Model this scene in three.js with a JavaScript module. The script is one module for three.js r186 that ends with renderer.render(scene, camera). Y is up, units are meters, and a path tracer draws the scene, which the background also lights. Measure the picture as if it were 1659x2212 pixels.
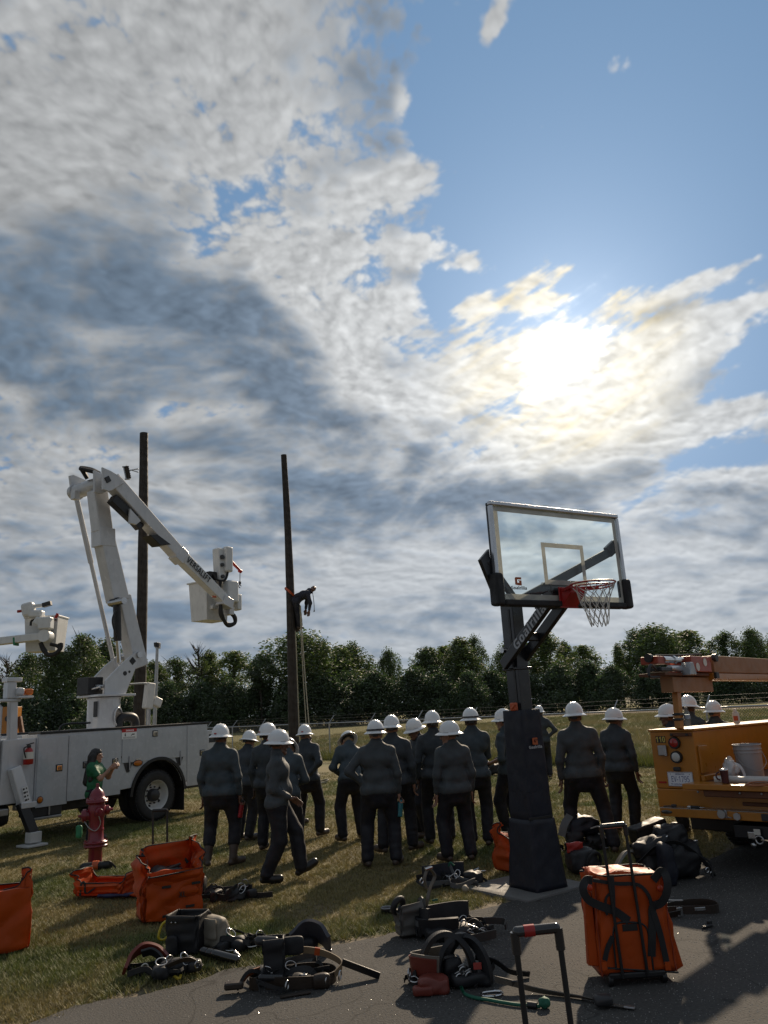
import * as THREE from 'three';
import { mergeGeometries, mergeVertices } from 'three/addons/utils/BufferGeometryUtils.js';
import { RoundedBoxGeometry } from 'three/addons/geometries/RoundedBoxGeometry.js';
import { FontLoader } from 'three/addons/loaders/FontLoader.js';
import { TextGeometry } from 'three/addons/geometries/TextGeometry.js';

// ------------------------------------------------------------------ camera, sky, sun, exposure
const scene = new THREE.Scene();
const EYE = 1.95, PITCH = THREE.MathUtils.degToRad(14.4025), ROLL = THREE.MathUtils.degToRad(3.3), FOV = 67.348;
const camera = new THREE.PerspectiveCamera(FOV, 768 / 1024, 0.1, 6000);
camera.position.set(0, EYE, 0);
camera.rotation.order = 'YXZ';
camera.rotation.set(PITCH, 0, -ROLL);
camera.updateMatrixWorld();
const SUN_DIR = new THREE.Vector3(0.2345, 0.4153, -0.8789).normalize();
const SKYW = 4096, SUN_POWER = 5, EXPOSURE = 1.08;

// ---- noise
function rng(seed) { let s = seed >>> 0; return () => { s = (s + 0x6d2b79f5) >>> 0; let t = Math.imul(s ^ (s >>> 15), 1 | s); t = (t + Math.imul(t ^ (t >>> 7), 61 | t)) ^ t; return ((t ^ (t >>> 14)) >>> 0) / 4294967296; }; }
const PERM = new Uint8Array(512), GX = new Float32Array(256), GY = new Float32Array(256);
{ const r = rng(11), p = [...Array(256).keys()]; for (let i = 255; i > 0; i--) { const j = Math.floor(r() * (i + 1)); [p[i], p[j]] = [p[j], p[i]]; } for (let i = 0; i < 512; i++) PERM[i] = p[i & 255]; for (let i = 0; i < 256; i++) { const a = r() * Math.PI * 2; GX[i] = Math.cos(a); GY[i] = Math.sin(a); } }
function noise2(x, y) {
  const xi = Math.floor(x), yi = Math.floor(y), fx = x - xi, fy = y - yi, u = fx * fx * fx * (fx * (fx * 6 - 15) + 10), v = fy * fy * fy * (fy * (fy * 6 - 15) + 10);
  const X = xi & 255, Y = yi & 255, a = PERM[PERM[X] + Y], b = PERM[PERM[X + 1 & 255] + Y], c = PERM[PERM[X] + (Y + 1 & 255)], d = PERM[PERM[X + 1 & 255] + (Y + 1 & 255)];
  const n0 = GX[a] * fx + GY[a] * fy, n1 = GX[b] * (fx - 1) + GY[b] * fy, n2 = GX[c] * fx + GY[c] * (fy - 1), n3 = GX[d] * (fx - 1) + GY[d] * (fy - 1);
  return (n0 + u * (n1 - n0) + v * (n2 - n0 + u * (n0 - n1 - n2 + n3))) * 1.5;
}
function fbm(x, y, oct, gain = 0.5, lac = 2.03) { let s = 0, a = 1, t = 0; for (let i = 0; i < oct; i++) { s += a * noise2(x + i * 17.3, y - i * 9.1); t += a; a *= gain; x *= lac; y *= lac; } return s / t; }
// rounded puffs: nearness to scattered points
function puffs(x, y, oct) {
  let s = 0, a = 1, t = 0;
  for (let o = 0; o < oct; o++) {
    const xi = Math.floor(x), yi = Math.floor(y); let m = 0, q = 0;
    for (let j = -1; j < 2; j++) for (let i = -1; i < 2; i++) { const h = PERM[(PERM[xi + i & 255] + yi + j) & 255], dx = xi + i + 0.5 + GX[h] * 0.42 - x, dy = yi + j + 0.5 + GY[h] * 0.42 - y, w = Math.max(0, 1 - (dx * dx + dy * dy) * 1.15), k = 0.55 + (h & 63) / 110; q = Math.max(q, w * w * k); m += w * w * w * k; }
    s += a * (0.6 * q + 0.32 * m - 0.42); t += a; a *= 0.55; x = x * 2.13 + 5.2; y = y * 2.13 + 1.7;
  }
  return s / t * 2;
}
const sstep = (a, b, x) => { const t = Math.min(1, Math.max(0, (x - a) / (b - a))); return t * t * (3 - 2 * t); };
const mix = (a, b, t) => a + (b - a) * t;

// ---- sky: clear air with a broken altocumulus deck, thin and bright round the sun
// banks of cloud (+) and clearings (-): azimuth, elevation, half sizes across and along (degrees), tilt (degrees), cover, heaviness
const BANKS = [
  [20.6, 42.2, 11.26, 7.85, -19, -1.2, -0.2],
  [27.9, 32.0, 7.07, 5.44, -18, -1.1, -0.2],
  [14.0, 35.2, 6.88, 5.08, -32, -1.0, -0.2],
  [6.5, 30.6, 4.50, 3.86, -7, -0.75, -0.2],
  [28.3, 21.4, 3.15, 2.57, -13, -0.7, 0],
  [31.0, 34.2, 5.13, 7.69, -21, -0.8, 0],
  [12.5, 40.6, 6.80, 5.66, -12, -0.75, 0],
  [-11.4, 36.2, 4.50, 1.35, 39, -0.3, 0],
  [22.8, 29.5, 7.33, 2.05, 0, -0.5, 0],
  [-6.8, 35.5, 2.77, 1.85, 1, -0.2, 0],
  [26.6, 15.4, 3.31, 1.47, -10, -0.45, 0],
  [3.6, 27.9, 2.64, 2.97, -5, -0.3, 0],
  [21.5, 26.0, 2.27, 1.51, -13, -0.3, 0],
  [-22.8, 42.9, 11.49, 6.13, 38, 0.38, -0.32],
  [-27.1, 34.9, 6.99, 5.38, 12, 0.4, -0.12],
  [-9.0, 42.3, 5.07, 7.32, 3, 0.1, -0.35],
  [-7.7, 32.8, 4.10, 1.89, -59, 0.3, -0.5],
  [-14.0, 28.1, 7.30, 3.49, -17, 0.6, 0.6],
  [-6.1, 23.4, 5.71, 2.02, -31, 0.5, 0.45],
  [-1.7, 16.1, 9.31, 2.07, -11, 0.6, 0.5],
  [10.3, 14.5, 6.40, 2.36, 9, 0.7, 0.55],
  [-24.1, 24.5, 6.56, 1.79, 6, 0.4, 0.25],
  [-18.4, 20.5, 7.01, 1.59, -7, 0.4, 0.3],
  [-26.6, 28.7, 3.98, 1.28, 9, 0.3, 0.15],
  [-1.8, 27.6, 1.66, 3.97, 7, 0.5, -0.6],
  [0.6, 23.2, 3.73, 2.03, -24, 0.4, -0.5],
  [-14.0, 16.6, 5.96, 1.32, 1, 0.3, -0.35],
  [-23.1, 15.7, 4.92, 1.23, 3, 0.3, -0.3],
  [-18.1, 7.4, 10.79, 1.59, -1, 0.4, 0.25],
  [2.2, 9.3, 6.86, 1.37, -4, 0.4, -0.3],
  [8.6, 4.8, 9.97, 1.00, 4, 0.3, -0.2],
  [21.8, 7.6, 7.96, 3.37, 2, 0.3, -0.15],
  [0.1, 32.6, 1.28, 3.83, -14, -0.5, 0],
  [2.5, 37.5, 3.60, 1.36, 10, 1.1, -0.6],
  [-3.4, 33.4, 3.56, 1.58, -2, 0.6, -0.5],
  [1.6, 29.2, 2.66, 1.72, -4, 1.1, -0.5],
  [4.0, 32.9, 2.78, 1.11, -6, 1.0, -0.6],
  [8.5, 31.6, 1.35, 0.95, -8, 1.0, -0.5],
  [8.5, 28.6, 1.46, 0.97, -8, 1.2, -0.5],
  [13.6, 29.9, 2.94, 0.63, 10, 1.2, -0.5],
  [13.7, 28.4, 1.98, 0.75, 5, 1.1, -0.5],
  [25.0, 27.3, 6.09, 0.70, 7, 1.1, -0.5],
  [23.8, 24.2, 2.84, 1.34, -3, 1.3, -0.5],
  [22.5, 28.3, 4.44, 0.59, 8, 0.5, -0.4],
  [27.8, 25.0, 3.20, 0.64, 0, 0.8, -0.4],
  [25.3, 18.2, 3.73, 0.89, 14, 1.0, -0.4],
  [25.8, 14.0, 3.52, 1.04, -9, 0.7, -0.4],
  [12.4, 45.8, 1.05, 2.78, -34, 1.3, -0.4],
  [21.9, 41.3, 1.18, 1.38, -19, 1.3, -0.4],
  [15.4, 39.5, 0.63, 0.78, -14, 1.25, -0.4],
  [17.2, 38.8, 0.63, 0.63, -15, 1.25, -0.4],
  [3.8, 42.3, 0.71, 1.28, -6, 0.45, -0.4],
  [14.2, 23.8, 3.56, 2.59, 11, 0.3, -0.5],
  [17.8, 19.6, 7.36, 1.28, 3, 0.55, -0.45],
  [6.1, 22.7, 4.71, 1.68, 22, 0.55, -0.5],
  [20.9, 22.5, 4.25, 1.35, 1, 0.6, -0.5],
  [16.3, 28.9, 5.28, 1.55, -1, -0.7, 0],
  [19.1, 25.9, 2.32, 0.97, 3, -0.4, 0],
  [10.3, 21.6, 3.75, 0.92, 13, -0.45, 0],
  [22.5, 16.2, 4.62, 0.96, 1, -0.35, 0],
  [25.6, 20.1, 4.44, 1.11, -2, -0.4, 0],
  [5.0, 19.1, 3.84, 1.28, 15, -0.3, 0],
  [24.8, 15.1, 4.88, 1.13, -2, -0.5, 0],
  [18.9, 13.5, 4.78, 0.88, 2, -0.3, 0],
  [26.7, 19.2, 3.30, 1.47, 0, -0.4, 0],
  [22.5, 12.0, 5.38, 0.69, 0, -0.35, 0],
  [16.9, 17.7, 6.47, 0.97, 2, 0.3, -0.3],
];
function paintSky() {
  const W = SKYW, H = SKYW / 2, data = new Float32Array(W * H * 4), D2R = Math.PI / 180;
  const SUNP = [SUN_DIR.x / (SUN_DIR.y + 0.24), -SUN_DIR.z / (SUN_DIR.y + 0.24)], SUNA = [Math.atan2(SUN_DIR.x, -SUN_DIR.z) / D2R, Math.asin(SUN_DIR.y) / D2R];
  const banks = BANKS.map(([az, el, a, b, tilt, amt, dark]) => ({ az, el, ia: 1 / a, ib: 1 / b, c: Math.cos(tilt * D2R), s: Math.sin(tilt * D2R), amt, dark, reach: 3 * Math.max(a, b) }));
  for (let row = H / 2; row < H; row++) {
    const el = ((row + 0.5) / H - 0.5) * Math.PI, dy = Math.sin(el), ce = Math.cos(el), elD = el / D2R;
    for (let col = 0; col < W; col++) {
      const ph = ((col + 0.5) / W - 0.5) * 2 * Math.PI, dx = Math.cos(ph) * ce, dz = Math.sin(ph) * ce;
      const az = Math.atan2(dx, -dz) / D2R, wide = Math.abs(az) > 60;  // far from the view every second texel is worked out, the rest repeat it
      if (wide && ((row & 1) || (col & 1))) { const o = (row * W + col) * 4, q = ((row & ~1) * W + (col & ~1)) * 4; if (data[q + 3]) { for (let c = 0; c < 4; c++) data[o + c] = data[q + c]; continue; } }
      const k = 1 / (dy + 0.24), px = dx * k, pz = -dz * k;
      // banks
      let bank = 0, heavy = 0;
      for (const b of banks) {
        const ex = (az - b.az) * ce; if (ex > b.reach || ex < -b.reach) continue;
        const ey = elD - b.el; if (ey > b.reach || ey < -b.reach) continue;
        const u = (ex * b.c + ey * b.s) * b.ia, v = (ey * b.c - ex * b.s) * b.ib, q = u * u + v * v;
        if (q < 9) { const w = Math.exp(-q); bank += b.amt * w; heavy += b.dark * w; }
      }
      const wx = fbm(px * 1.6 + 3, pz * 1.6, 2) * 0.08, wz = fbm(px * 1.6 - 7, pz * 1.6 + 5, 2) * 0.08;
      const big = fbm(px * 1.5 + wx + 20, pz * 1.5 + wz, 4, 0.55);
      const ax = px * 0.93 + pz * 0.36 + wx, az2 = pz * 0.93 - px * 0.36 + wz;
      const mid = fbm(ax * 5.0, az2 * 6.4, 6, 0.56);
      const jx = 0.016 * fbm(ax * 16 + 9, az2 * 16, 3, 0.6), jz = 0.016 * fbm(ax * 16, az2 * 16 + 7, 3, 0.6), puff = puffs((ax + jx) * 12, (az2 + jz) * 14, 3), cell = puffs((ax + jx * 0.6) * 38, (az2 + jz * 0.6) * 42, 3);
      // the same relief a little nearer the sun: slopes turned to it are bright
      const sx = SUNP[0] - px, sz = SUNP[1] - pz, sl = 0.013 / Math.max(0.05, Math.hypot(sx, sz)) * (0.6 + 0.5 * Math.hypot(px, pz)), bx = ax + (sx * 0.93 + sz * 0.36) * sl, bz = az2 + (sz * 0.93 - sx * 0.36) * sl;
      const rel = puff * 0.7 + mid * 1.2 - puffs((bx + jx) * 12, (bz + jz) * 14, 3) * 0.7 - fbm(bx * 5.0, bz * 6.4, 4, 0.56) * 1.2;
      const cs = Math.max(-1, Math.min(1, dx * SUN_DIR.x + dy * SUN_DIR.y + dz * SUN_DIR.z)), ang = Math.acos(cs) / D2R;
      const su = (az - SUNA[0]) * ce, sv = elD - SUNA[1], tu = su * 0.92 + sv * 0.39, tv = sv * 0.92 - su * 0.39, near = Math.exp(-Math.pow(ang / 13, 2));
      const streak = near > 0.02 ? fbm(tu * 0.22 + 5, tv * 1.15, 5, 0.55) : 0;
      const soft = 0.55 + 0.45 * sstep(-0.3, 0.3, fbm(px * 0.9 + 40, pz * 0.9, 2));
      const fp = 0.6 + 0.4 * sstep(3, 16, elD), fc = sstep(6, 24, elD) * 0.9 + 0.1, lowDeck = 0.12 * (1 - sstep(14, 30, elD));
      const d = 0.60 + lowDeck + bank + big * 0.34 + mid * 0.36 + (puff * 0.42 * fp + cell * 0.44 * fc) * soft * (1 - 0.35 * near) + streak * 0.95 * near;
      const k2 = 0.50 - 0.10 * Math.exp(-elD / 8) + heavy + big * 0.56 + mid * 0.74 + (puff * 0.30 * fp + cell * 0.12 * fc) * soft - 0.10 * near;
      // clear air
      const hz = Math.exp(-elD / 9), glow = Math.exp(-ang / 14), halo = Math.exp(-ang / 4.0);
      let r = 0.108 + 0.15 * hz + 0.32 * glow + 0.3 * halo, g = 0.215 + 0.14 * hz + 0.38 * glow + 0.3 * halo, bl = 0.38 + 0.11 * hz + 0.45 * glow + 0.3 * halo;
      // cloud: thin edges bright, thick hearts grey, brighter towards the sun
      const cover = sstep(0.16, 0.66, d), thick = sstep(0.22, 1.0, k2), fwd = Math.exp(-ang / 9), fw2 = Math.exp(-ang / 26);
      const lit = (0.275 + 0.13 * Math.exp(-elD / 11) + 0.42 * fw2 + 0.30 * fwd) * (1 + 0.42 * rel * fp + 0.22 * cell * soft * fc), deep = 1 + 0.5 * rel * fp + 0.10 * cell * soft * fc;
      let cr = mix(lit * 0.985, (0.108 + 0.07 * fw2 + 0.12 * fwd) * deep, thick), cg = mix(lit, (0.152 + 0.075 * fw2 + 0.10 * fwd) * deep, thick), cb = mix(lit * 1.0, (0.205 + 0.09 * fw2 + 0.08 * fwd) * deep, thick);
      const warm = Math.exp(-Math.pow((ang - 5.0) / 3.2, 2)) * (0.16 + 0.4 * Math.max(0, streak) + 0.2 * Math.max(0, mid));
      cr += warm * 0.75; cg += warm * 0.42; cb -= warm * 0.22;
      const a = cover * (0.95 - 0.22 * (1 - sstep(2, 22, elD)));
      r = mix(r, cr, a); g = mix(g, cg, a); bl = mix(bl, cb, a);
      const low = Math.exp(-elD / 4) * 0.5;
      r = mix(r, 0.36, low); g = mix(g, 0.39, low); bl = mix(bl, 0.42, low);
      // the sun's glare through thin cloud, its rim cut by the cloud
      const e = Math.max(0, Math.hypot(tu / 1.2, tv / 0.9) - (puff * 0.9 + streak * 2.4 + cell * 0.5) * sstep(0.5, 2.5, ang));
      const s = Math.exp(-Math.pow(e / 1.35, 2)) * 6 + Math.exp(-e / 1.25) * 0.45;
      r += s; g += s * 0.96; bl += s * 0.87;
      const o = (row * W + col) * 4; data[o] = Math.max(0.01, r); data[o + 1] = Math.max(0.01, g); data[o + 2] = Math.max(0.01, bl); data[o + 3] = 1;
    }
  }
  for (let row = 0; row < H / 2; row++) for (let col = 0; col < W; col++) { const o = (row * W + col) * 4; data[o] = 0.06; data[o + 1] = 0.06; data[o + 2] = 0.045; data[o + 3] = 1; }
  const t = new THREE.DataTexture(data, W, H, THREE.RGBAFormat, THREE.FloatType);
  t.mapping = THREE.EquirectangularReflectionMapping; t.magFilter = THREE.LinearFilter; t.minFilter = THREE.LinearFilter; t.needsUpdate = true;
  return t;
}
scene.background = paintSky(); scene.environment = scene.background;
scene.backgroundIntensity = 1; scene.environmentIntensity = 1;
const sun = new THREE.DirectionalLight(0xffe9cc, SUN_POWER);
sun.name = 'sun'; sun.position.copy(SUN_DIR).multiplyScalar(60); sun.target.position.set(0, 0, -12); scene.add(sun, sun.target);
sun.castShadow = true; sun.shadow.radius = 1.6; sun.shadow.mapSize.set(4096, 4096);
Object.assign(sun.shadow.camera, { left: -30, right: 30, top: 30, bottom: -30, near: 1, far: 140 });
const renderer = new THREE.WebGLRenderer({ antialias: true });
renderer.toneMapping = THREE.LinearToneMapping; renderer.toneMappingExposure = EXPOSURE; renderer.shadowMap.enabled = true;

// ------------------------------------------------------------------ helpers
const V3 = (x, y, z) => new THREE.Vector3(x, y, z), D2R = Math.PI / 180;
const UP3 = V3(0, 1, 0);
// a sight line of the camera (photograph measured 1659 x 2212), used to survey where things stand
const FL = 1106 / Math.tan(FOV * D2R / 2);
function sight(x, y) { return V3((x - 829.5) / FL, (1106 - y) / FL, -1).applyQuaternion(camera.quaternion).normalize(); }
function onGround(x, y, h = 0) { const d = sight(x, y), t = (h - EYE) / d.y; return V3(d.x * t, h, d.z * t); }
function atDepth(x, y, D) { const d = sight(x, y), t = D / -d.z; return V3(d.x * t, EYE + d.y * t, -D); }
// a standing frame: origin on the ground, local x turned by yaw; pt() gives the local point of a sight line on the plane local z = w (or x = u, or height h)
function frameAt(x, z, yaw) {
  const X = V3(Math.cos(yaw), 0, -Math.sin(yaw)), Z = V3(Math.sin(yaw), 0, Math.cos(yaw)), o = V3(x, 0, z), eye = V3(0, EYE, 0).sub(o);
  const loc = (p) => [p.dot(X), p.y, p.dot(Z)];
  return {
    o, yaw,
    z(q, w) { const d = sight(...q), t = (w - eye.dot(Z)) / d.dot(Z); return loc(eye.clone().addScaledVector(d, t)); },
    x(q, u) { const d = sight(...q), t = (u - eye.dot(X)) / d.dot(X); return loc(eye.clone().addScaledVector(d, t)); },
    y(q, h) { const d = sight(...q), t = (h - eye.y) / d.y; return loc(eye.clone().addScaledVector(d, t)); },
  };
}
const NAMES = new Map();
function numbered(name) { const n = NAMES.get(name) ?? 0; NAMES.set(name, n + 1); return n ? name + '_' + String(n).padStart(3, '0') : name; }
function tag(o, label, category, group, kind) { if (label) o.userData.label = label; if (category) o.userData.category = category; if (group) o.userData.group = group; if (kind) o.userData.kind = kind; return o; }
function thing(name, label, category, pos = [0, 0, 0], yaw = 0, group) {
  const o = new THREE.Group(); o.name = numbered(name); o.position.set(...pos); o.rotation.y = yaw; scene.add(o);
  return tag(o, label, category, group);
}
// ---- textures (grey values multiply a material's own colour)
function dataTex(n, f, srgb = false, m = n) {
  const d = new Uint8Array(n * m * 4);
  for (let y = 0; y < m; y++) for (let x = 0; x < n; x++) { const v = f(x / n, y / m), o = (y * n + x) * 4; if (typeof v === 'number') { d[o] = d[o + 1] = d[o + 2] = Math.max(0, Math.min(255, v * 255)); } else for (let c = 0; c < 3; c++) d[o + c] = Math.max(0, Math.min(255, v[c] * 255)); d[o + 3] = 255; }
  const t = new THREE.DataTexture(d, n, m); t.wrapS = t.wrapT = THREE.RepeatWrapping; t.magFilter = THREE.LinearFilter; t.minFilter = THREE.LinearMipmapLinearFilter; t.generateMipmaps = true; if (srgb) t.colorSpace = THREE.SRGBColorSpace; t.needsUpdate = true; return t;
}
// fbm that repeats over the unit square
function tileN(u, v, f, oct, seed = 0, gain = 0.5) {
  let s = 0, a = 1, t = 0;
  for (let i = 0; i < oct; i++) { const X = u * f, Y = v * f, k = (xx, yy) => noise2(xx + seed * 13.7 + i * 31, yy + seed * 5.3); const w = sstep(0, 1, u), w2 = sstep(0, 1, v); s += a * ((k(X, Y) * (1 - w) + k(X - f, Y) * w) * (1 - w2) + (k(X, Y - f) * (1 - w) + k(X - f, Y - f) * w) * w2); t += a; a *= gain; f *= 2; }
  return s / t;
}
const TEX = {
  mottle: dataTex(256, (u, v) => 0.88 + 0.22 * tileN(u, v, 4, 5, 1)),
  grime: dataTex(256, (u, v) => 0.90 + 0.16 * tileN(u, v, 3, 4, 2) - 0.22 * Math.max(0, tileN(u, v * 0.3 + 0.1, 12, 3, 3)) ),
  cloth: dataTex(256, (u, v) => 0.86 + 0.25 * tileN(u, v, 6, 4, 4) + 0.05 * Math.sin(u * 402) * Math.sin(v * 402)),
  fold: dataTex(256, (u, v) => 0.5 + 0.5 * Math.abs(tileN(u, v * 0.6, 3, 4, 5)) * 2 - 0.2),
  rough: dataTex(256, (u, v) => 0.8 + 0.4 * tileN(u, v, 8, 4, 6)),
  wood: dataTex(256, (u, v) => 0.72 + 0.35 * tileN(u, v * 0.12, 14, 4, 7) - 0.35 * (Math.abs(tileN(u, v * 0.06, 10, 2, 8)) < 0.03 ? 1 : 0) + 0.2 * tileN(u, v, 3, 3, 9)),
  grit: dataTex(512, (u, v) => 0.62 + 0.55 * tileN(u, v, 70, 3, 10, 0.75)),
  road: dataTex(640, (u, v) => { const c = Math.min(Math.abs(tileN(u, v, 2.2, 4, 21)), Math.abs(tileN(u, v, 3.1, 4, 22)) + 0.012), w = 0.004; return (0.58 + 0.45 * tileN(u, v, 190, 2, 10, 0.75) + 0.22 * tileN(u, v, 3, 4, 20) - 0.16 * Math.max(0, tileN(u, v, 6, 3, 23))) * (0.62 + 0.38 * sstep(w * 0.4, w * 1.6, c)); }),
  grain: dataTex(512, (u, v) => 0.5 + 0.9 * tileN(u, v, 60, 3, 11, 0.7)),
  vinyl: dataTex(256, (u, v) => 0.86 + 0.2 * tileN(u, v, 3, 4, 12) - 0.15 * Math.max(0, tileN(u, v, 9, 3, 13))),
};
const MATS = new Map();
function mat(r, g, b, o = {}) {
  const key = [r, g, b, JSON.stringify(o)].join();
  if (MATS.has(key)) return MATS.get(key);
  const m = new THREE.MeshPhysicalMaterial({ roughness: o.rough ?? 0.6, metalness: o.metal ?? 0 });
  m.color.setRGB(r, g, b);
  m.map = TEX[o.map ?? 'mottle']; if (o.map === null) m.map = null;
  m.roughnessMap = o.flat ? null : TEX.rough;
  if (o.bump) { m.bumpMap = TEX[o.bump]; m.bumpScale = o.bumpBy ?? 0.004; }
  if (o.coat) { m.clearcoat = o.coat; m.clearcoatRoughness = 0.15; }
  if (o.through) { m.transmission = o.through; m.thickness = 0; }
  if (o.sheen) { m.sheen = o.sheen; m.sheenColor.setRGB(r * 2, g * 2, b * 2); }
  if (o.vc) m.vertexColors = true;
  if (o.spec !== undefined) m.specularIntensity = o.spec;
  m.side = THREE.DoubleSide;
  MATS.set(key, m); return m;
}
const M = {
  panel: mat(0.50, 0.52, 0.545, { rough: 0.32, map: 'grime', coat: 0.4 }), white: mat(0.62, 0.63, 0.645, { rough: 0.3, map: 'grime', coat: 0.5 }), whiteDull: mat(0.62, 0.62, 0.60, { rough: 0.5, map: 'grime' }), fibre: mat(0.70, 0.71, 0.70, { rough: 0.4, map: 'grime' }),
  black: mat(0.012, 0.012, 0.013, { rough: 0.55 }), rubber: mat(0.018, 0.018, 0.019, { rough: 0.85, bump: 'grain', bumpBy: 0.002 }), dark: mat(0.03, 0.03, 0.032, { rough: 0.6 }),
  steel: mat(0.55, 0.55, 0.55, { rough: 0.35, metal: 1 }), galv: mat(0.42, 0.43, 0.44, { rough: 0.5, metal: 0.9 }), chrome: mat(0.75, 0.75, 0.75, { rough: 0.12, metal: 1 }), alu: mat(0.62, 0.63, 0.65, { rough: 0.38, metal: 0.9 }),
  yellow: mat(0.44, 0.168, 0.013, { rough: 0.42, map: 'grime', coat: 0.3 }), yellowOld: mat(0.34, 0.165, 0.07, { rough: 0.7, map: 'grime' }), rust: mat(0.14, 0.055, 0.025, { rough: 0.9, bump: 'grain', bumpBy: 0.002 }),
  red: mat(0.40, 0.02, 0.018, { rough: 0.4 }), orangeRed: mat(0.52, 0.09, 0.02, { rough: 0.5 }), amber: mat(0.75, 0.22, 0.01, { rough: 0.25, through: 0.35 }), redLens: mat(0.35, 0.012, 0.012, { rough: 0.2, coat: 0.6 }), clearLens: mat(0.55, 0.55, 0.52, { rough: 0.25, coat: 0.6 }),
  orange: mat(0.60, 0.088, 0.008, { rough: 0.7, spec: 0.45, map: 'vinyl', through: 0.28, bump: 'fold', bumpBy: 0.012 }), webbing: mat(0.014, 0.014, 0.015, { rough: 0.9, map: 'cloth', bump: 'grain', bumpBy: 0.001 }),
  leather: mat(0.032, 0.021, 0.014, { rough: 0.6, bump: 'grain', bumpBy: 0.001 }), khaki: mat(0.26, 0.23, 0.18, { rough: 0.9, map: 'cloth', bump: 'fold', bumpBy: 0.006 }), nylon: mat(0.011, 0.0115, 0.014, { rough: 0.75, map: 'cloth', bump: 'fold', bumpBy: 0.006 }),
  navyPad: mat(0.0045, 0.007, 0.017, { rough: 0.75, map: 'cloth', bump: 'fold', bumpBy: 0.008 }), poleWood: mat(0.040, 0.031, 0.024, { rough: 0.92, map: 'wood', bump: 'wood', bumpBy: 0.01 }), concrete: mat(0.20, 0.195, 0.185, { rough: 0.95, map: 'grit', bump: 'grain', bumpBy: 0.002 }),
  wire: mat(0.16, 0.165, 0.17, { rough: 0.8, metal: 0.2 }), greenRope: mat(0.012, 0.12, 0.07, { rough: 0.8, map: 'cloth' }), brick: mat(0.17, 0.028, 0.016, { rough: 0.6 }), cream: mat(0.72, 0.70, 0.62, { rough: 0.5 }), hydrant: mat(0.20, 0.012, 0.026, { rough: 0.45, map: 'grime', coat: 0.2 }),
};
// ---- geometry
function boxUV(g) {
  const p = g.attributes.position; if (!g.attributes.normal) g.computeVertexNormals(); const n = g.attributes.normal, uv = new Float32Array(p.count * 2);
  for (let i = 0; i < p.count; i++) { const ax = Math.abs(n.getX(i)), ay = Math.abs(n.getY(i)), az = Math.abs(n.getZ(i)); const [a, b] = ax >= ay && ax >= az ? [p.getZ(i), p.getY(i)] : ay >= az ? [p.getX(i), p.getZ(i)] : [p.getX(i), p.getY(i)]; uv[2 * i] = a; uv[2 * i + 1] = b; }
  g.setAttribute('uv', new THREE.BufferAttribute(uv, 2)); return g;
}
const bare = (g) => { const h = g.index ? g.toNonIndexed() : g; for (const k of Object.keys(h.attributes)) if (!['position', 'normal', 'uv', 'color'].includes(k)) h.deleteAttribute(k); if (!h.attributes.normal) h.computeVertexNormals(); if (!h.attributes.uv) boxUV(h); return h; };
const join = (list) => { const l = list.flat().map(bare); const col = l.some((g) => g.attributes.color); if (!col) return l.length === 1 ? l[0] : mergeGeometries(l); for (const g of l) if (!g.attributes.color) g.setAttribute('color', new THREE.BufferAttribute(new Float32Array(g.attributes.position.count * 3).fill(1), 3)); return mergeGeometries(l); };
function part(name, geom, m, parent, label, kind, keepUV) {
  let g = Array.isArray(geom) ? join(geom) : bare(geom); if (!keepUV) boxUV(g);
  const o = new THREE.Mesh(g, m); o.name = parent === scene ? numbered(name) : name; parent.add(o);
  if (label) o.userData.label = label; if (kind) o.userData.kind = kind; return o;
}
function box(w, h, d, x = 0, y = 0, z = 0, b = 0.012) { const r = Math.min(b, w * 0.3, h * 0.3, d * 0.3), g = new RoundedBoxGeometry(w, h, d, 1, r); g.translate(x, y, z); return g; }
function box2(a, b, bev) { return box(Math.abs(b[0] - a[0]), Math.abs(b[1] - a[1]), Math.abs(b[2] - a[2]), (a[0] + b[0]) / 2, (a[1] + b[1]) / 2, (a[2] + b[2]) / 2, bev); }
const vv = (p) => (p.isVector3 ? p.clone() : V3(...p));
function cyl(p, q, r0, r1 = r0, seg = 16) { p = vv(p); q = vv(q); const d = q.clone().sub(p), g = new THREE.CylinderGeometry(r1, r0, d.length(), seg); g.applyQuaternion(new THREE.Quaternion().setFromUnitVectors(UP3, d.clone().normalize())); g.translate(...p.add(q).multiplyScalar(0.5).toArray()); return g; }
function basisM(o, x, y, z) { return new THREE.Matrix4().makeBasis(x, y, z).setPosition(o); }
// a beam of rectangular section from p to q; side = direction of its width
function bar(p, q, w, h, side = [0, 0, 1], b = 0.01, w2 = w, h2 = h) {
  p = vv(p); q = vv(q); const d = q.clone().sub(p), L = d.length(), y = d.clone().normalize(), z = vv(side), x = y.clone().cross(z).normalize(); z.copy(x).cross(y).normalize();
  const g = box(h, L, w, 0, 0, 0, b);
  if (w2 !== w || h2 !== h) { const a = g.attributes.position; for (let i = 0; i < a.count; i++) { const t = a.getY(i) / L + 0.5; a.setX(i, a.getX(i) * mix(1, h2 / h, t)); a.setZ(i, a.getZ(i) * mix(1, w2 / w, t)); } g.computeVertexNormals(); }
  g.applyMatrix4(basisM(p.add(q).multiplyScalar(0.5), x, y, z)); return g;
}
function tube(pts, r, seg = 8, n = pts.length * 6, closed = false) { return new THREE.TubeGeometry(new THREE.CatmullRomCurve3(pts.map(vv), closed, 'centripetal'), n, r, seg, closed); }
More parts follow.
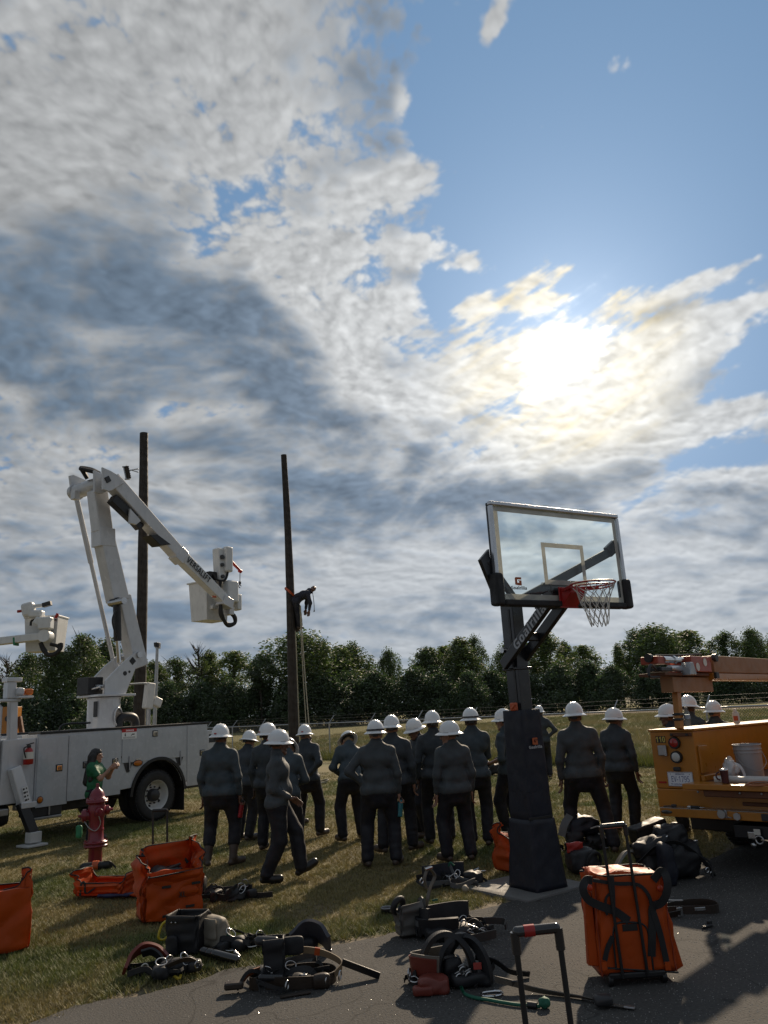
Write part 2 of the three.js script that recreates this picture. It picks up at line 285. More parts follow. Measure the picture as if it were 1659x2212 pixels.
// polygon [[x, y], ...] extruded along z from z0 to z1
function prism(poly, z0, z1, b = 0.008, holes = []) {
  const s = new THREE.Shape(poly.map(([x, y]) => new THREE.Vector2(x, y))); for (const h of holes) s.holes.push(new THREE.Path(h.map(([x, y]) => new THREE.Vector2(x, y))));
  const g = new THREE.ExtrudeGeometry(s, { depth: Math.abs(z1 - z0) - 2 * b, bevelEnabled: b > 0, bevelSize: b, bevelThickness: b, bevelOffset: -b, bevelSegments: 1, curveSegments: 24 }); g.translate(0, 0, Math.min(z0, z1) + b); return g;
}
function lathe(pr, seg = 28) { return new THREE.LatheGeometry(pr.map(([r, y]) => new THREE.Vector2(Math.max(r, 0.0004), y)), seg); }
function circlePts(cx, cy, r, n = 24, r2 = r) { return [...Array(n).keys()].map((i) => [cx + r * Math.cos(i / n * 2 * Math.PI), cy + r2 * Math.sin(i / n * 2 * Math.PI)]); }
// a flat strap that follows a curve; wide = direction of its width at every point (function of t or vector)
function ribbon(pts, width, thick, wide = [0, 1, 0], n = pts.length * 8, closed = false) {
  const c = new THREE.CatmullRomCurve3(pts.map(vv), closed, 'centripetal'), P = [], I = [], W = typeof wide === 'function' ? wide : () => vv(wide);
  for (let i = 0; i <= n; i++) {
    const t = i / n, p = c.getPointAt(closed ? t % 1 : t), T = c.getTangentAt(closed ? t % 1 : t), w0 = W(t), N = T.clone().cross(w0).normalize(), B = N.clone().cross(T).normalize(), w = typeof width === 'function' ? width(t) : width;
    for (const [a, b] of [[-1, -1], [1, -1], [1, 1], [-1, 1]]) P.push(...p.clone().addScaledVector(B, a * w / 2).addScaledVector(N, b * thick / 2).toArray());
  }
  for (let i = 0; i < n; i++) for (let k = 0; k < 4; k++) { const a = i * 4 + k, b = i * 4 + (k + 1) % 4, e = a + 4, f = b + 4; I.push(a, e, b, b, e, f); }
  if (!closed) { I.push(0, 1, 2, 0, 2, 3); const e = n * 4; I.push(e, e + 2, e + 1, e, e + 3, e + 2); }
  const g = new THREE.BufferGeometry(); g.setAttribute('position', new THREE.Float32BufferAttribute(P, 3)); g.setIndex(I); const h = g.toNonIndexed(); h.computeVertexNormals(); return h;
}
function ring(R, r, pos = [0, 0, 0], rot = [0, 0, 0], arc = Math.PI * 2) { const g = new THREE.TorusGeometry(R, r, 8, 24, arc); g.applyMatrix4(new THREE.Matrix4().makeRotationFromEuler(new THREE.Euler(...rot)).setPosition(...pos)); return g; }
function moved(g, pos, rot = [0, 0, 0], s = 1) { return g.applyMatrix4(new THREE.Matrix4().compose(V3(...pos), new THREE.Quaternion().setFromEuler(new THREE.Euler(...rot)), Array.isArray(s) ? V3(...s) : V3(s, s, s))); }
// push vertices about by smooth noise: dents, sag, wrinkles
function rumple(g, amp, freq, seed = 0) {
  const h = mergeVertices((g.deleteAttribute('uv'), g.deleteAttribute('normal'), g), 1e-4), p = h.attributes.position; h.computeVertexNormals(); const n = h.attributes.normal.clone();
  for (let i = 0; i < p.count; i++) { const x = p.getX(i), y = p.getY(i), z = p.getZ(i), d = amp * (noise2(x * freq + seed, y * freq + z * freq * 0.7) + 0.6 * noise2(z * freq * 2 + seed * 2.1, y * freq * 1.7 - x * freq)); p.setXYZ(i, x + n.getX(i) * d, y + n.getY(i) * d, z + n.getZ(i) * d); }
  h.computeVertexNormals(); return h;
}
// a soft pouch or bag: a subdivided rounded box, bulged and rumpled
function pouch(w, h, d, amp = 0.012, seed = 0, bulge = 0.15) {
  const g = new THREE.BoxGeometry(w, h, d, 8, 8, 6), p = g.attributes.position;
  for (let i = 0; i < p.count; i++) { let x = p.getX(i) / w * 2, y = p.getY(i) / h * 2, z = p.getZ(i) / d * 2; const k = 0.86; const l = Math.pow(Math.abs(x) ** 4 + Math.abs(y) ** 4 + Math.abs(z) ** 4, 0.25) / Math.max(Math.abs(x), Math.abs(y), Math.abs(z), 1e-6); const f = mix(1, 1 / l, k), b = 1 + bulge * (1 - x * x * 0.5 - y * y * 0.5); p.setXYZ(i, x * f * w / 2, y * f * h / 2, z * f * d / 2 * b); }
  return rumple(g, amp, 9, seed);
}
const FONT = await new FontLoader().loadAsync('fonts/droid/droid_sans_bold.typeface.json');
function lettering(text, size, depth = 0.004) { const g = new TextGeometry(text, { font: FONT, size, depth, curveSegments: 4, bevelEnabled: false }); g.computeBoundingBox(); const b = g.boundingBox; g.translate(-(b.min.x + b.max.x) / 2, -(b.min.y + b.max.y) / 2, 0); return g; }
const decal = (canvas) => { const t = new THREE.CanvasTexture(canvas); t.colorSpace = THREE.SRGBColorSpace; const m = new THREE.MeshStandardMaterial({ map: t, roughness: 0.5 }); return m; };

// ------------------------------------------------------------------ the setting: lawn, asphalt, field, pad
const EDGE = [[-40, 22], [-12, 1.2], [-6, -3.4], [-2.75, -5.85], [-2.45, -6.25], [-2.1, -6.38], [-1.78, -6.54], [-1.48, -6.86], [-1.1, -7.02], [-0.66, -7.38], [-0.24, -7.57], [0.25, -8.02], [0.6, -8.28], [1.0, -8.5], [1.9, -8.95], [2.6, -9.3], [3.4, -9.8], [3.75, -10.1], [5.05, -11.4], [12, -16.6], [40, -37]];
function edgeDist(x, z) {   // signed metres from the asphalt's edge, positive on the lawn
  let best = 1e9, sgn = 1;
  for (let i = 0; i + 1 < EDGE.length; i++) { const [ax, az] = EDGE[i], [bx, bz] = EDGE[i + 1], dx = bx - ax, dz = bz - az, t = Math.max(0, Math.min(1, ((x - ax) * dx + (z - az) * dz) / (dx * dx + dz * dz))), ex = x - ax - dx * t, ez = z - az - dz * t, q = ex * ex + ez * ez; if (q < best) { best = q; sgn = ex * dz - ez * dx > 0 ? 1 : -1; } }
  return Math.sqrt(best) * sgn;
}
// how green, how bare the lawn is at a spot
function lawnAt(x, z) {
  const e = edgeDist(x, z) + 0.25 * noise2(x * 2.2, z * 2.2), green = sstep(-0.25, 0.55, fbm(x * 0.35 + 4, z * 0.35, 3) + 0.45 * fbm(x * 1.7, z * 1.7 + 9, 3)), bare = Math.max(sstep(0.15, 0.6, fbm(x * 0.6 - 8, z * 0.6 + 2, 4) + 0.15 * noise2(x * 6, z * 6)) * 0.75, 1 - sstep(0.0, 0.42, e));
  return { green, bare, e };
}
{
  const earth = new THREE.MeshStandardMaterial({ roughness: 1 }); earth.color.setRGB(0.115, 0.098, 0.045); earth.map = TEX.mottle;
  const g = new THREE.CircleGeometry(1500, 96); g.rotateX(-Math.PI / 2); g.translate(0, -0.03, 0);
  tag(part('ground', g, earth, scene), null, null, null, 'structure');
  // the mown lawn with its dry, green and worn patches
  const x0 = -17, x1 = 17, z0 = -34, z1 = -2, N = 1400, d = new Uint8Array(N * N * 4);
  for (let j = 0; j < N; j++) for (let i = 0; i < N; i++) {
    const x = mix(x0, x1, (i + 0.5) / N), z = mix(z1, z0, (j + 0.5) / N), L = lawnAt(x, z), f = 0.8 + 0.5 * noise2(x * 28, z * 28) + 0.25 * noise2(x * 70, z * 60), s = 1 - sstep(-0.1, 0.3, L.e);
    const c = [0, 1, 2].map((k) => { const dry = [0.178, 0.146, 0.055][k], gr = [0.10, 0.122, 0.026][k], soil = [0.155, 0.115, 0.072][k], sand = [0.21, 0.175, 0.125][k]; return mix(mix(mix(dry, gr, L.green), soil, L.bare * 0.8), sand, s) * f; });
    const o = (j * N + i) * 4; for (let k = 0; k < 3; k++) { const v = Math.max(0, c[k]); d[o + k] = Math.min(255, 255 * (v <= 0.0031308 ? v * 12.92 : 1.055 * Math.pow(v, 1 / 2.4) - 0.055)); } d[o + 3] = 255;
  }
  const t = new THREE.DataTexture(d, N, N); t.colorSpace = THREE.SRGBColorSpace; t.magFilter = THREE.LinearFilter; t.needsUpdate = true;
  const lawnM = new THREE.MeshStandardMaterial({ map: t, roughness: 1, bumpMap: t, bumpScale: 0.02 });
  const nx = 120, lg = new THREE.PlaneGeometry(x1 - x0, z1 - z0 > 0 ? z1 - z0 : z0 - z1, nx, nx); lg.rotateX(-Math.PI / 2); lg.translate((x0 + x1) / 2, -0.006, (z0 + z1) / 2);
  const p = lg.attributes.position; for (let i = 0; i < p.count; i++) { const x = p.getX(i), z = p.getZ(i); p.setY(i, -0.012 - 0.012 + 0.014 * noise2(x * 0.9, z * 0.9)); }
  lg.computeVertexNormals();
  const lawn = new THREE.Mesh(lg, lawnM); lawn.name = 'lawn'; lawn.userData.kind = 'structure'; scene.add(lawn);
  // asphalt with a ragged edge
  const r = rng(5), poly = [];
  for (let i = 0; i + 1 < EDGE.length; i++) { const [ax, az] = EDGE[i], [bx, bz] = EDGE[i + 1], L = Math.hypot(bx - ax, bz - az), n = Math.max(1, Math.min(60, Math.round(L / 0.05))); for (let k = 0; k < n; k++) { const s = k / n, x = mix(ax, bx, s), z = mix(az, bz, s), j = L < 6 ? 0.05 * noise2(x * 4, z * 4) + 0.02 * (r() - 0.5) : 0; poly.push([x + j * 0.5, -(z + j)]); } }
  poly.push([40, 37], [40, -22]);
  const sh = new THREE.Shape(poly.map(([x, y]) => new THREE.Vector2(x, y))), ag = new THREE.ShapeGeometry(sh); ag.rotateX(-Math.PI / 2);
  const am = new THREE.MeshPhysicalMaterial({ roughness: 0.9, specularIntensity: 0.35 }); am.color.setRGB(0.112, 0.108, 0.102); const tm = TEX.road.clone(); tm.repeat.set(0.26, 0.26); am.map = tm; const bm = TEX.grain.clone(); bm.repeat.set(1.1, 1.1); am.bumpMap = bm; am.bumpScale = 0.005;
  tag(part('asphalt', ag, am, scene), null, null, null, 'structure');
  // stone chips in the asphalt that catch the low sun
  const chip = new THREE.OctahedronGeometry(0.0036, 0); chip.scale(1, 0.55, 1);
  const cm = new THREE.MeshStandardMaterial({ roughness: 0.12 }); cm.color.setRGB(0.30, 0.29, 0.27);
  const chips = new THREE.InstancedMesh(chip, cm, 16000), mtx = new THREE.Matrix4(), q = new THREE.Quaternion(), e = new THREE.Euler(); let n = 0;
  while (n < 16000) { const z = -2.5 - Math.pow(r(), 0.8) * 8, x = (r() * 2 - 1) * 0.62 * -z; if (edgeDist(x, z) > -0.06) continue; e.set(r() * 0.9 - 0.45, r() * 6, r() * 0.9 - 0.45); q.setFromEuler(e); const s = 0.5 + r() * 0.9; mtx.compose(V3(x, 0.001, z), q, V3(s, s, s)); chips.setMatrixAt(n++, mtx); }
  chips.name = 'gravel_chips'; tag(chips, 'tiny bright stone chips embedded in the asphalt', 'gravel', null, 'stuff'); scene.add(chips);
  // short grass
  const blade = []; for (let i = 0; i < 6; i++) { const a = r() * 6.28, h = 0.022 + r() * 0.03, l = 0.006 + r() * 0.03, w = 0.0028, bx = (r() - 0.5) * 0.04, bz = (r() - 0.5) * 0.04, c = Math.cos(a), s = Math.sin(a); blade.push(bx - s * w, 0, bz + c * w, bx + s * w, 0, bz - c * w, bx + c * l, h, bz + s * l); }
  const bg = new THREE.BufferGeometry(); bg.setAttribute('position', new THREE.Float32BufferAttribute(blade, 3)); bg.computeVertexNormals();
  const gm = new THREE.MeshPhysicalMaterial({ roughness: 0.8, transmission: 0.3, thickness: 0, side: THREE.DoubleSide });
  const COUNT = 210000, grass = new THREE.InstancedMesh(bg, gm, COUNT), col = new THREE.Color(); n = 0;
  while (n < COUNT) {
    const z = -5.6 - Math.pow(r(), 1.35) * 22, x = (r() * 2 - 1) * 0.58 * -z - 0.2; const L = lawnAt(x, z); if (L.e < 0.03 || r() < L.bare * 0.85) continue;
    e.set((r() - 0.5) * 0.5, r() * 6.28, (r() - 0.5) * 0.5); q.setFromEuler(e); const s = (0.6 + r() * 0.9) * (0.8 + 0.5 * L.green) * (1 - z / -120); mtx.compose(V3(x, -0.022, z), q, V3(s * 1.25, s, s * 1.25)); grass.setMatrixAt(n, mtx);
    const v = 0.75 + r() * 0.5, k = Math.min(1, Math.max(0, L.green * 1.1 + (r() - 0.5) * 0.6)); col.setRGB(mix(0.25, 0.11, k) * v, mix(0.205, 0.14, k) * v, mix(0.075, 0.026, k) * v); grass.setColorAt(n++, col);
  }
  grass.name = 'grass'; tag(grass, 'short dry and green grass blades of the lawn', 'grass', null, 'stuff'); scene.add(grass);
}
// ---- the fence line, and the field and dirt track beyond it
const FP0 = atDepth(710, 1540, 36), FP6 = atDepth(1519, 1493, 22.1), FDIR = V3(FP6.x - FP0.x, 0, FP6.z - FP0.z).normalize();
const fenceAt = (s, y = 0) => V3(FP0.x + FDIR.x * s, y, FP0.z + FDIR.z * s);
{
  const n = V3(FDIR.z, 0, -FDIR.x); if (n.z > 0) n.negate();  // away from the camera
  const strip = (name, k0, k1, rgb, y, tex) => {
    const nx = 60, nz = 14, g = new THREE.PlaneGeometry(1, 1, nx, nz), p = g.attributes.position; for (let i = 0; i < p.count; i++) { const u = p.getX(i) * 420, v = p.getY(i) + 0.5, w = mix(k0, k1, v), b = fenceAt(u).addScaledVector(n, w + 0.8 * noise2(u * 0.15, w)); p.setXYZ(i, b.x, y, b.z); }
    g.setIndex([...g.index.array].reverse()); g.computeVertexNormals(); const m = new THREE.MeshStandardMaterial({ roughness: 1 }); m.color.setRGB(...rgb); const t = TEX[tex].clone(); t.repeat.set(0.22, 0.22); m.map = t; m.bumpMap = t; m.bumpScale = 0.08; tag(part(name, g, m, scene), null, null, null, 'structure');
  };
  strip('field', -2, 150, [0.235, 0.21, 0.05], -0.022, 'grit');
  strip('dirt_verge', -0.7, 0.9, [0.085, 0.066, 0.042], -0.008, 'grit');
  strip('dirt_track', 60, 74, [0.26, 0.20, 0.13], -0.012, 'grit');
  // weeds along the fence and long grass in the field
  const r = rng(77), b = []; for (let i = 0; i < 9; i++) { const a = r() * 6.28, h = 0.12 + r() * 0.2, l = 0.03 + r() * 0.1, w = 0.008, c = Math.cos(a), s = Math.sin(a), bx = (r() - 0.5) * 0.12, bz = (r() - 0.5) * 0.12; b.push(bx - s * w, 0, bz + c * w, bx + s * w, 0, bz - c * w, bx + c * l, h, bz + s * l); }
  const bg = new THREE.BufferGeometry(); bg.setAttribute('position', new THREE.Float32BufferAttribute(b, 3)); bg.computeVertexNormals();
  const gm = new THREE.MeshPhysicalMaterial({ roughness: 0.8, transmission: 0.35, thickness: 0, side: THREE.DoubleSide }), C = 60000, im = new THREE.InstancedMesh(bg, gm, C), m = new THREE.Matrix4(), q = new THREE.Quaternion(), e = new THREE.Euler(), col = new THREE.Color();
  for (let i = 0; i < C; i++) { const s = -30 + r() * 75, k = r() < 0.18 ? -0.9 + r() * 1.6 : Math.pow(r(), 1.6) * 55 + 0.6, p = fenceAt(s).addScaledVector(n, k), g = sstep(-0.3, 0.4, fbm(p.x * 0.1, p.z * 0.1, 3)); e.set(0, r() * 6.28, 0); q.setFromEuler(e); const z = 0.6 + r() * 0.8; m.compose(V3(p.x, -0.02, p.z), q, V3(z * 1.6, z * (k < 0.7 ? 1 : 0.6), z * 1.6)); im.setMatrixAt(i, m); const v = 0.7 + r() * 0.5; col.setRGB(mix(0.27, 0.14, g) * v, mix(0.23, 0.165, g) * v, mix(0.07, 0.03, g) * v); im.setColorAt(i, col); }
  im.name = 'field_grass'; tag(im, 'long yellow green grass of the field beyond the chain link fence', 'grass', null, 'stuff'); scene.add(im);
}
{ // concrete footing of the hoop
  const pad = thing('concrete_pad', 'pale square concrete footing under the basketball hoop post', 'concrete pad', [1.31, 0, -9.13], -0.92);
  part('slab', rumple(new THREE.BoxGeometry(0.98, 0.06, 0.98, 10, 2, 10), 0.004, 5), M.concrete, pad).position.y = -0.012;
}
// ---- chain link fence
{
  const s0 = -34, s1 = 42, H = 1.5, step = FP0.clone().setY(0).distanceTo(FP6.clone().setY(0)) / 6;
  const f = thing('chain_link_fence', 'long chain link fence with barbed wire arms between lawn and field', 'fence', fenceAt(0).toArray(), Math.atan2(-FDIR.z, FDIR.x));
  const away = -1;  // local -z points away from the camera
  const n = Math.round((s1 - s0) / step);
  for (let i = Math.ceil(s0 / step); i * step < s1; i++) {
    const x = i * step, post = part('post', [cyl([x, 0, 0], [x, H + 0.04, 0], 0.03, 0.03, 10), bar([x, H, 0], [x, H + 0.34, away * 0.30], 0.035, 0.02, [1, 0, 0])], M.galv, f); void post;
  }
  part('top_rail', cyl([s0, H, 0], [s1, H, 0], 0.024, 0.024, 8), M.galv, f);
  part('bottom_wire', cyl([s0, 0.06, 0.01], [s1, 0.06, 0.01], 0.004, 0.004, 4), M.galv, f);
  for (const k of [0.25, 0.6, 0.95]) { const pts = []; for (let x = s0; x <= s1; x += step / 2) pts.push([x, H + 0.34 * k - (Math.round((x - s0) / (step / 2)) % 2 ? 0.012 : 0), away * 0.30 * k]); part('barbed_wire', tube(pts, 0.0035, 4, pts.length), M.wire, f); }
  const P = [], w = 0.0058, pitch = 0.075, hh = H - 0.07;
  for (let x = s0 - hh; x < s1; x += pitch) for (const dir of [1, -1]) {
    const xa = dir > 0 ? x : x + hh, xb = dir > 0 ? x + hh : x, z = dir * 0.004; if (Math.min(xa, xb) < s0 || Math.max(xa, xb) > s1) continue;
    const a = [xa, 0.06], b = [xb, 0.06 + hh]; P.push(a[0] - w, a[1], z, a[0] + w, a[1], z, b[0] + w, b[1], z, a[0] - w, a[1], z, b[0] + w, b[1], z, b[0] - w, b[1], z);
  }
  const g = new THREE.BufferGeometry(); g.setAttribute('position', new THREE.Float32BufferAttribute(P, 3)); g.computeVertexNormals();
  part('wire_mesh', g, M.wire, f, null, 'stuff');
}
// ---- tapered round posts along a curve
function taper(pts, rad, seg = 14, n = 40, rough = 0) {
  const c = new THREE.CatmullRomCurve3(pts.map(vv), false, 'centripetal'), g = new THREE.TubeGeometry(c, n, 1, seg, false), p = g.attributes.position;
  for (let i = 0; i <= n; i++) { const t = i / n, o = c.getPointAt(t), R = typeof rad === 'function' ? rad(t) : mix(rad[0], rad[1], t); for (let k = 0; k <= seg; k++) { const a = i * (seg + 1) + k, v = V3(p.getX(a), p.getY(a), p.getZ(a)).sub(o); const ang = k % seg; v.multiplyScalar(R * (1 + rough * noise2(ang * 1.9 + 3, t * 9))); v.add(o); p.setXYZ(a, v.x, v.y, v.z); } }
  g.computeVertexNormals();
  const cap = (t, s) => { const o = c.getPointAt(t), d = c.getTangentAt(t), R = typeof rad === 'function' ? rad(t) : mix(rad[0], rad[1], t), h = new THREE.CircleGeometry(R, seg); h.applyQuaternion(new THREE.Quaternion().setFromUnitVectors(V3(0, 0, 1), d.multiplyScalar(s))); h.translate(o.x, o.y, o.z); return h; };
  return join([g, cap(0, -1), cap(1, 1)]);
}
function woodPole(name, label, pts, D, r0, r1) {
  const W = pts.map(([x, y]) => atDepth(x, y, D)), b = W[0].clone(), bottom = W[0].clone().lerp(W[1], -W[0].y / (W[1].y - W[0].y)); bottom.y = -0.3;
  const o = thing(name, label, 'utility pole', [b.x, 0, b.z]); const L = [bottom, ...W].map((p) => p.sub(V3(b.x, 0, b.z)));
  part('pole_shaft', taper(L, [r0, r1], 16, 40, 0.06), M.poleWood, o); return o;
}
const poleA = woodPole('utility_pole', 'thick weathered wooden pole behind the white boom, bracket near its top', [[302, 1520], [308, 1250], [311, 936]], 20, 0.165, 0.112);
woodPole('utility_pole', 'bare wooden pole with a training dummy strapped to its right side', [[633, 1500], [629, 1350], [622, 1150], [613, 983]], 22, 0.165, 0.088);
{ // fused cutout on its bracket, part of the first pole
  const q = (x, y) => { const p = atDepth(x * 0.3307, 905.2 + y * 0.3307, 20); return [p.x - poleA.position.x, p.y, p.z - poleA.position.z]; };
  const c = part('bracket', [bar(q(905, 325), q(840, 337), 0.03, 0.03), bar(q(905, 348), q(850, 332), 0.025, 0.025)], M.galv, poleA);
  part('insulator', [0, 1, 2, 3, 4, 5, 6].map((i) => { const a = q(826 + i * 2.5, 312 + i * 11.5); return cyl(a, [a[0] + 0.008, a[1] - 0.035, a[2]], 0.07, 0.05, 12); }), M.dark, c);
  part('fuse_tube', [cyl(q(810, 320), q(826, 392), 0.025), box(0.16, 0.04, 0.05, ...q(818, 312)), box(0.14, 0.04, 0.05, ...q(832, 392)), bar(q(826, 300), q(824, 318), 0.02, 0.02)], M.galv, c);
}
{ // flood light post behind the truck
  const q = (x, y) => { const p = atDepth(x * 0.3307, 905.2 + y * 0.3307, 27); return p; };
  const b = atDepth(332, 1540, 27), o = thing('light_post', 'thin grey flood light post behind the white truck', 'light post', [b.x, 0, b.z]), l = (x, y) => q(x, y).sub(o.position);
  const top = l(1028, 1475); part('post_shaft', cyl([0, 0, 0], top, 0.075, 0.05, 10), M.galv, o);
  const arm = part('cross_arm', bar(l(1012, 1490), l(1048, 1494), 0.06, 0.06), M.galv, o);
  part('flood_lamp', [bar(l(1020, 1460), l(1022, 1487), 0.2, 0.12), bar(l(1036, 1462), l(1034, 1492), 0.2, 0.1)], M.dark, arm);
}
// ---- trees
const leafM = [[0.088, 0.130, 0.034], [0.055, 0.092, 0.032], [0.125, 0.170, 0.042]].map((c) => { const m = new THREE.MeshPhysicalMaterial({ roughness: 0.75, transmission: 0.5, thickness: 0, side: THREE.DoubleSide, vertexColors: true }); m.color.setRGB(...c); return m; });
const barkM = mat(0.06, 0.048, 0.036, { rough: 0.95, map: 'wood' });
// a crown of leaf-sized faces gathered in clumps; unit height, spread about the trunk
function crownGeo(seed, { clumps, perClump, leaf, width, base, top = 1, flat = 1, clumpR = 0.1, pointed = 1 }) {
  const r = rng(seed), P = [], C = [], N = [], lim = [];
  for (let i = 0; i < 5; i++) lim.push([r() * 6.28, r() * 0.5 + 0.2]);
  for (let k = 0; k < clumps; k++) {
    const t = Math.pow(r(), 0.85), h = mix(base, top - clumpR * 0.6, t), prof = Math.sin(Math.PI * Math.pow(mix(0.12, 0.97, t), pointed)), a = r() * 6.28, lob = 0.72 + 0.28 * Math.sin(a * 2 + seed) + 0.18 * Math.sin(a * 3 + seed * 2.3 + t * 5), rad = width * prof * lob * Math.sqrt(r() * 0.8 + 0.2);
    const cx = Math.cos(a) * rad, cz = Math.sin(a) * rad, R = clumpR * (0.55 + r() * 0.8), tone = 0.55 + r() * 0.9;
    for (let i = 0; i < perClump; i++) {
      const u = r() * 2 - 1, b = r() * 6.28, s = Math.sqrt(1 - u * u), q = Math.pow(r(), 0.4) * R, x = cx + s * Math.cos(b) * q, y = h + u * q * flat, z = cz + s * Math.sin(b) * q, L = leaf * (0.6 + r() * 0.8);
      const ax = V3(r() - 0.5, (r() - 0.5) * 0.8, r() - 0.5).normalize(), bx = V3(r() - 0.5, r() - 0.5, r() - 0.5).cross(ax).normalize(), tv = tone * (0.8 + r() * 0.4);
      const v = [V3(x, y, z).addScaledVector(ax, -L), V3(x, y, z).addScaledVector(bx, L * 0.55), V3(x, y, z).addScaledVector(ax, L), V3(x, y, z).addScaledVector(bx, -L * 0.55)];
      for (const n of [0, 1, 2, 0, 2, 3]) { P.push(v[n].x, v[n].y, v[n].z); C.push(tv, tv * (0.96 + 0.08 * tone), tv * 0.9); }
    }
  }
  const g = new THREE.BufferGeometry(); g.setAttribute('position', new THREE.Float32BufferAttribute(P, 3)); g.setAttribute('color', new THREE.Float32BufferAttribute(C, 3)); g.computeVertexNormals(); return g;
}
function trunkGeo(seed, base, width, thin = 1, bareTop = false) {
  const r = rng(seed), L = [taper([[0, -0.03, 0], [0.01 * (r() - 0.5), 0.3, 0], [0.04 * (r() - 0.5), 0.62, 0.02], [0.05 * (r() - 0.5), 0.95, 0]], (t) => 0.022 * thin * (1 - 0.85 * t), 7, 12)];
  const n = bareTop ? 46 : 16; for (let i = 0; i < n; i++) { const y = mix(base * 0.9, 0.9, r()), a = r() * 6.28, l = width * (0.4 + 0.6 * r()) * (1.15 - y * 0.7), up = l * (0.5 + r() * 0.9); const m = [Math.cos(a) * l * 0.5, y + up * 0.4, Math.sin(a) * l * 0.5], e = [Math.cos(a + 0.2) * l, y + up, Math.sin(a + 0.2) * l]; L.push(taper([[0, y, 0], m, e], (t) => 0.008 * thin * (1 - 0.9 * t), 5, 5)); if (bareTop) for (let k = 0; k < 4; k++) { const b = a + (r() - 0.5) * 1.8, q = l * 0.6; L.push(taper([m, [m[0] + Math.cos(b) * q * 0.5, m[1] + q * 0.6, m[2] + Math.sin(b) * q * 0.5], [m[0] + Math.cos(b) * q, m[1] + q * 1.1, m[2] + Math.sin(b) * q]], (t) => 0.0035 * thin * (1 - 0.9 * t), 4, 4)); } }
  return join(L);
}
const KINDS = {
  broad: [1, 2, 3].map((s) => ({ c: crownGeo(s * 31, { clumps: 150, perClump: 85, leaf: 0.0115, width: [0.36, 0.44, 0.30][s - 1], base: [0.22, 0.16, 0.3][s - 1], clumpR: [0.085, 0.07, 0.10][s - 1], pointed: [1, 0.8, 1.25][s - 1] }), t: trunkGeo(s, 0.25, 0.3), m: 0 })),
  tall: [4, 5].map((s) => ({ c: crownGeo(s * 37, { clumps: 130, perClump: 75, leaf: 0.0105, width: 0.20 + 0.05 * (s - 4), base: 0.16, clumpR: 0.065, pointed: 0.72 + 0.2 * (s - 4) }), t: trunkGeo(s, 0.2, 0.18), m: 2 })),
  pine: [6].map((s) => ({ c: crownGeo(s * 41, { clumps: 50, perClump: 80, leaf: 0.013, width: 0.26, base: 0.55, clumpR: 0.085, flat: 0.55 }), t: trunkGeo(s, 0.5, 0.22), m: 1 })),
  bush: [7, 8].map((s) => ({ c: crownGeo(s * 43, { clumps: 130, perClump: 90, leaf: 0.022, width: 0.62, base: 0.02, clumpR: 0.17, pointed: 0.7 }), t: trunkGeo(s, 0.1, 0.4, 0.8), m: 1 })),
  near: [9, 10].map((s) => ({ c: crownGeo(s * 47, { clumps: 190, perClump: 90, leaf: 0.0105, width: 0.36, base: 0.12, clumpR: 0.075 }), t: trunkGeo(s, 0.15, 0.33), m: 0 })),
  bare: [11].map((s) => ({ c: crownGeo(s * 53, { clumps: 26, perClump: 26, leaf: 0.011, width: 0.2, base: 0.25, clumpR: 0.05 }), t: trunkGeo(s, 0.3, 0.26, 0.8, true), m: 2 })),
};
const ORD = ['leftmost', 'second', 'third', 'fourth', 'fifth', 'sixth', 'seventh', 'eighth', 'ninth', 'tenth', 'eleventh', 'twelfth', 'thirteenth', 'fourteenth', 'fifteenth', 'sixteenth', 'seventeenth', 'eighteenth', 'nineteenth', 'twentieth', 'twenty-first', 'twenty-second', 'twenty-third', 'twenty-fourth', 'twenty-fifth', 'twenty-sixth', 'twenty-seventh', 'twenty-eighth'];
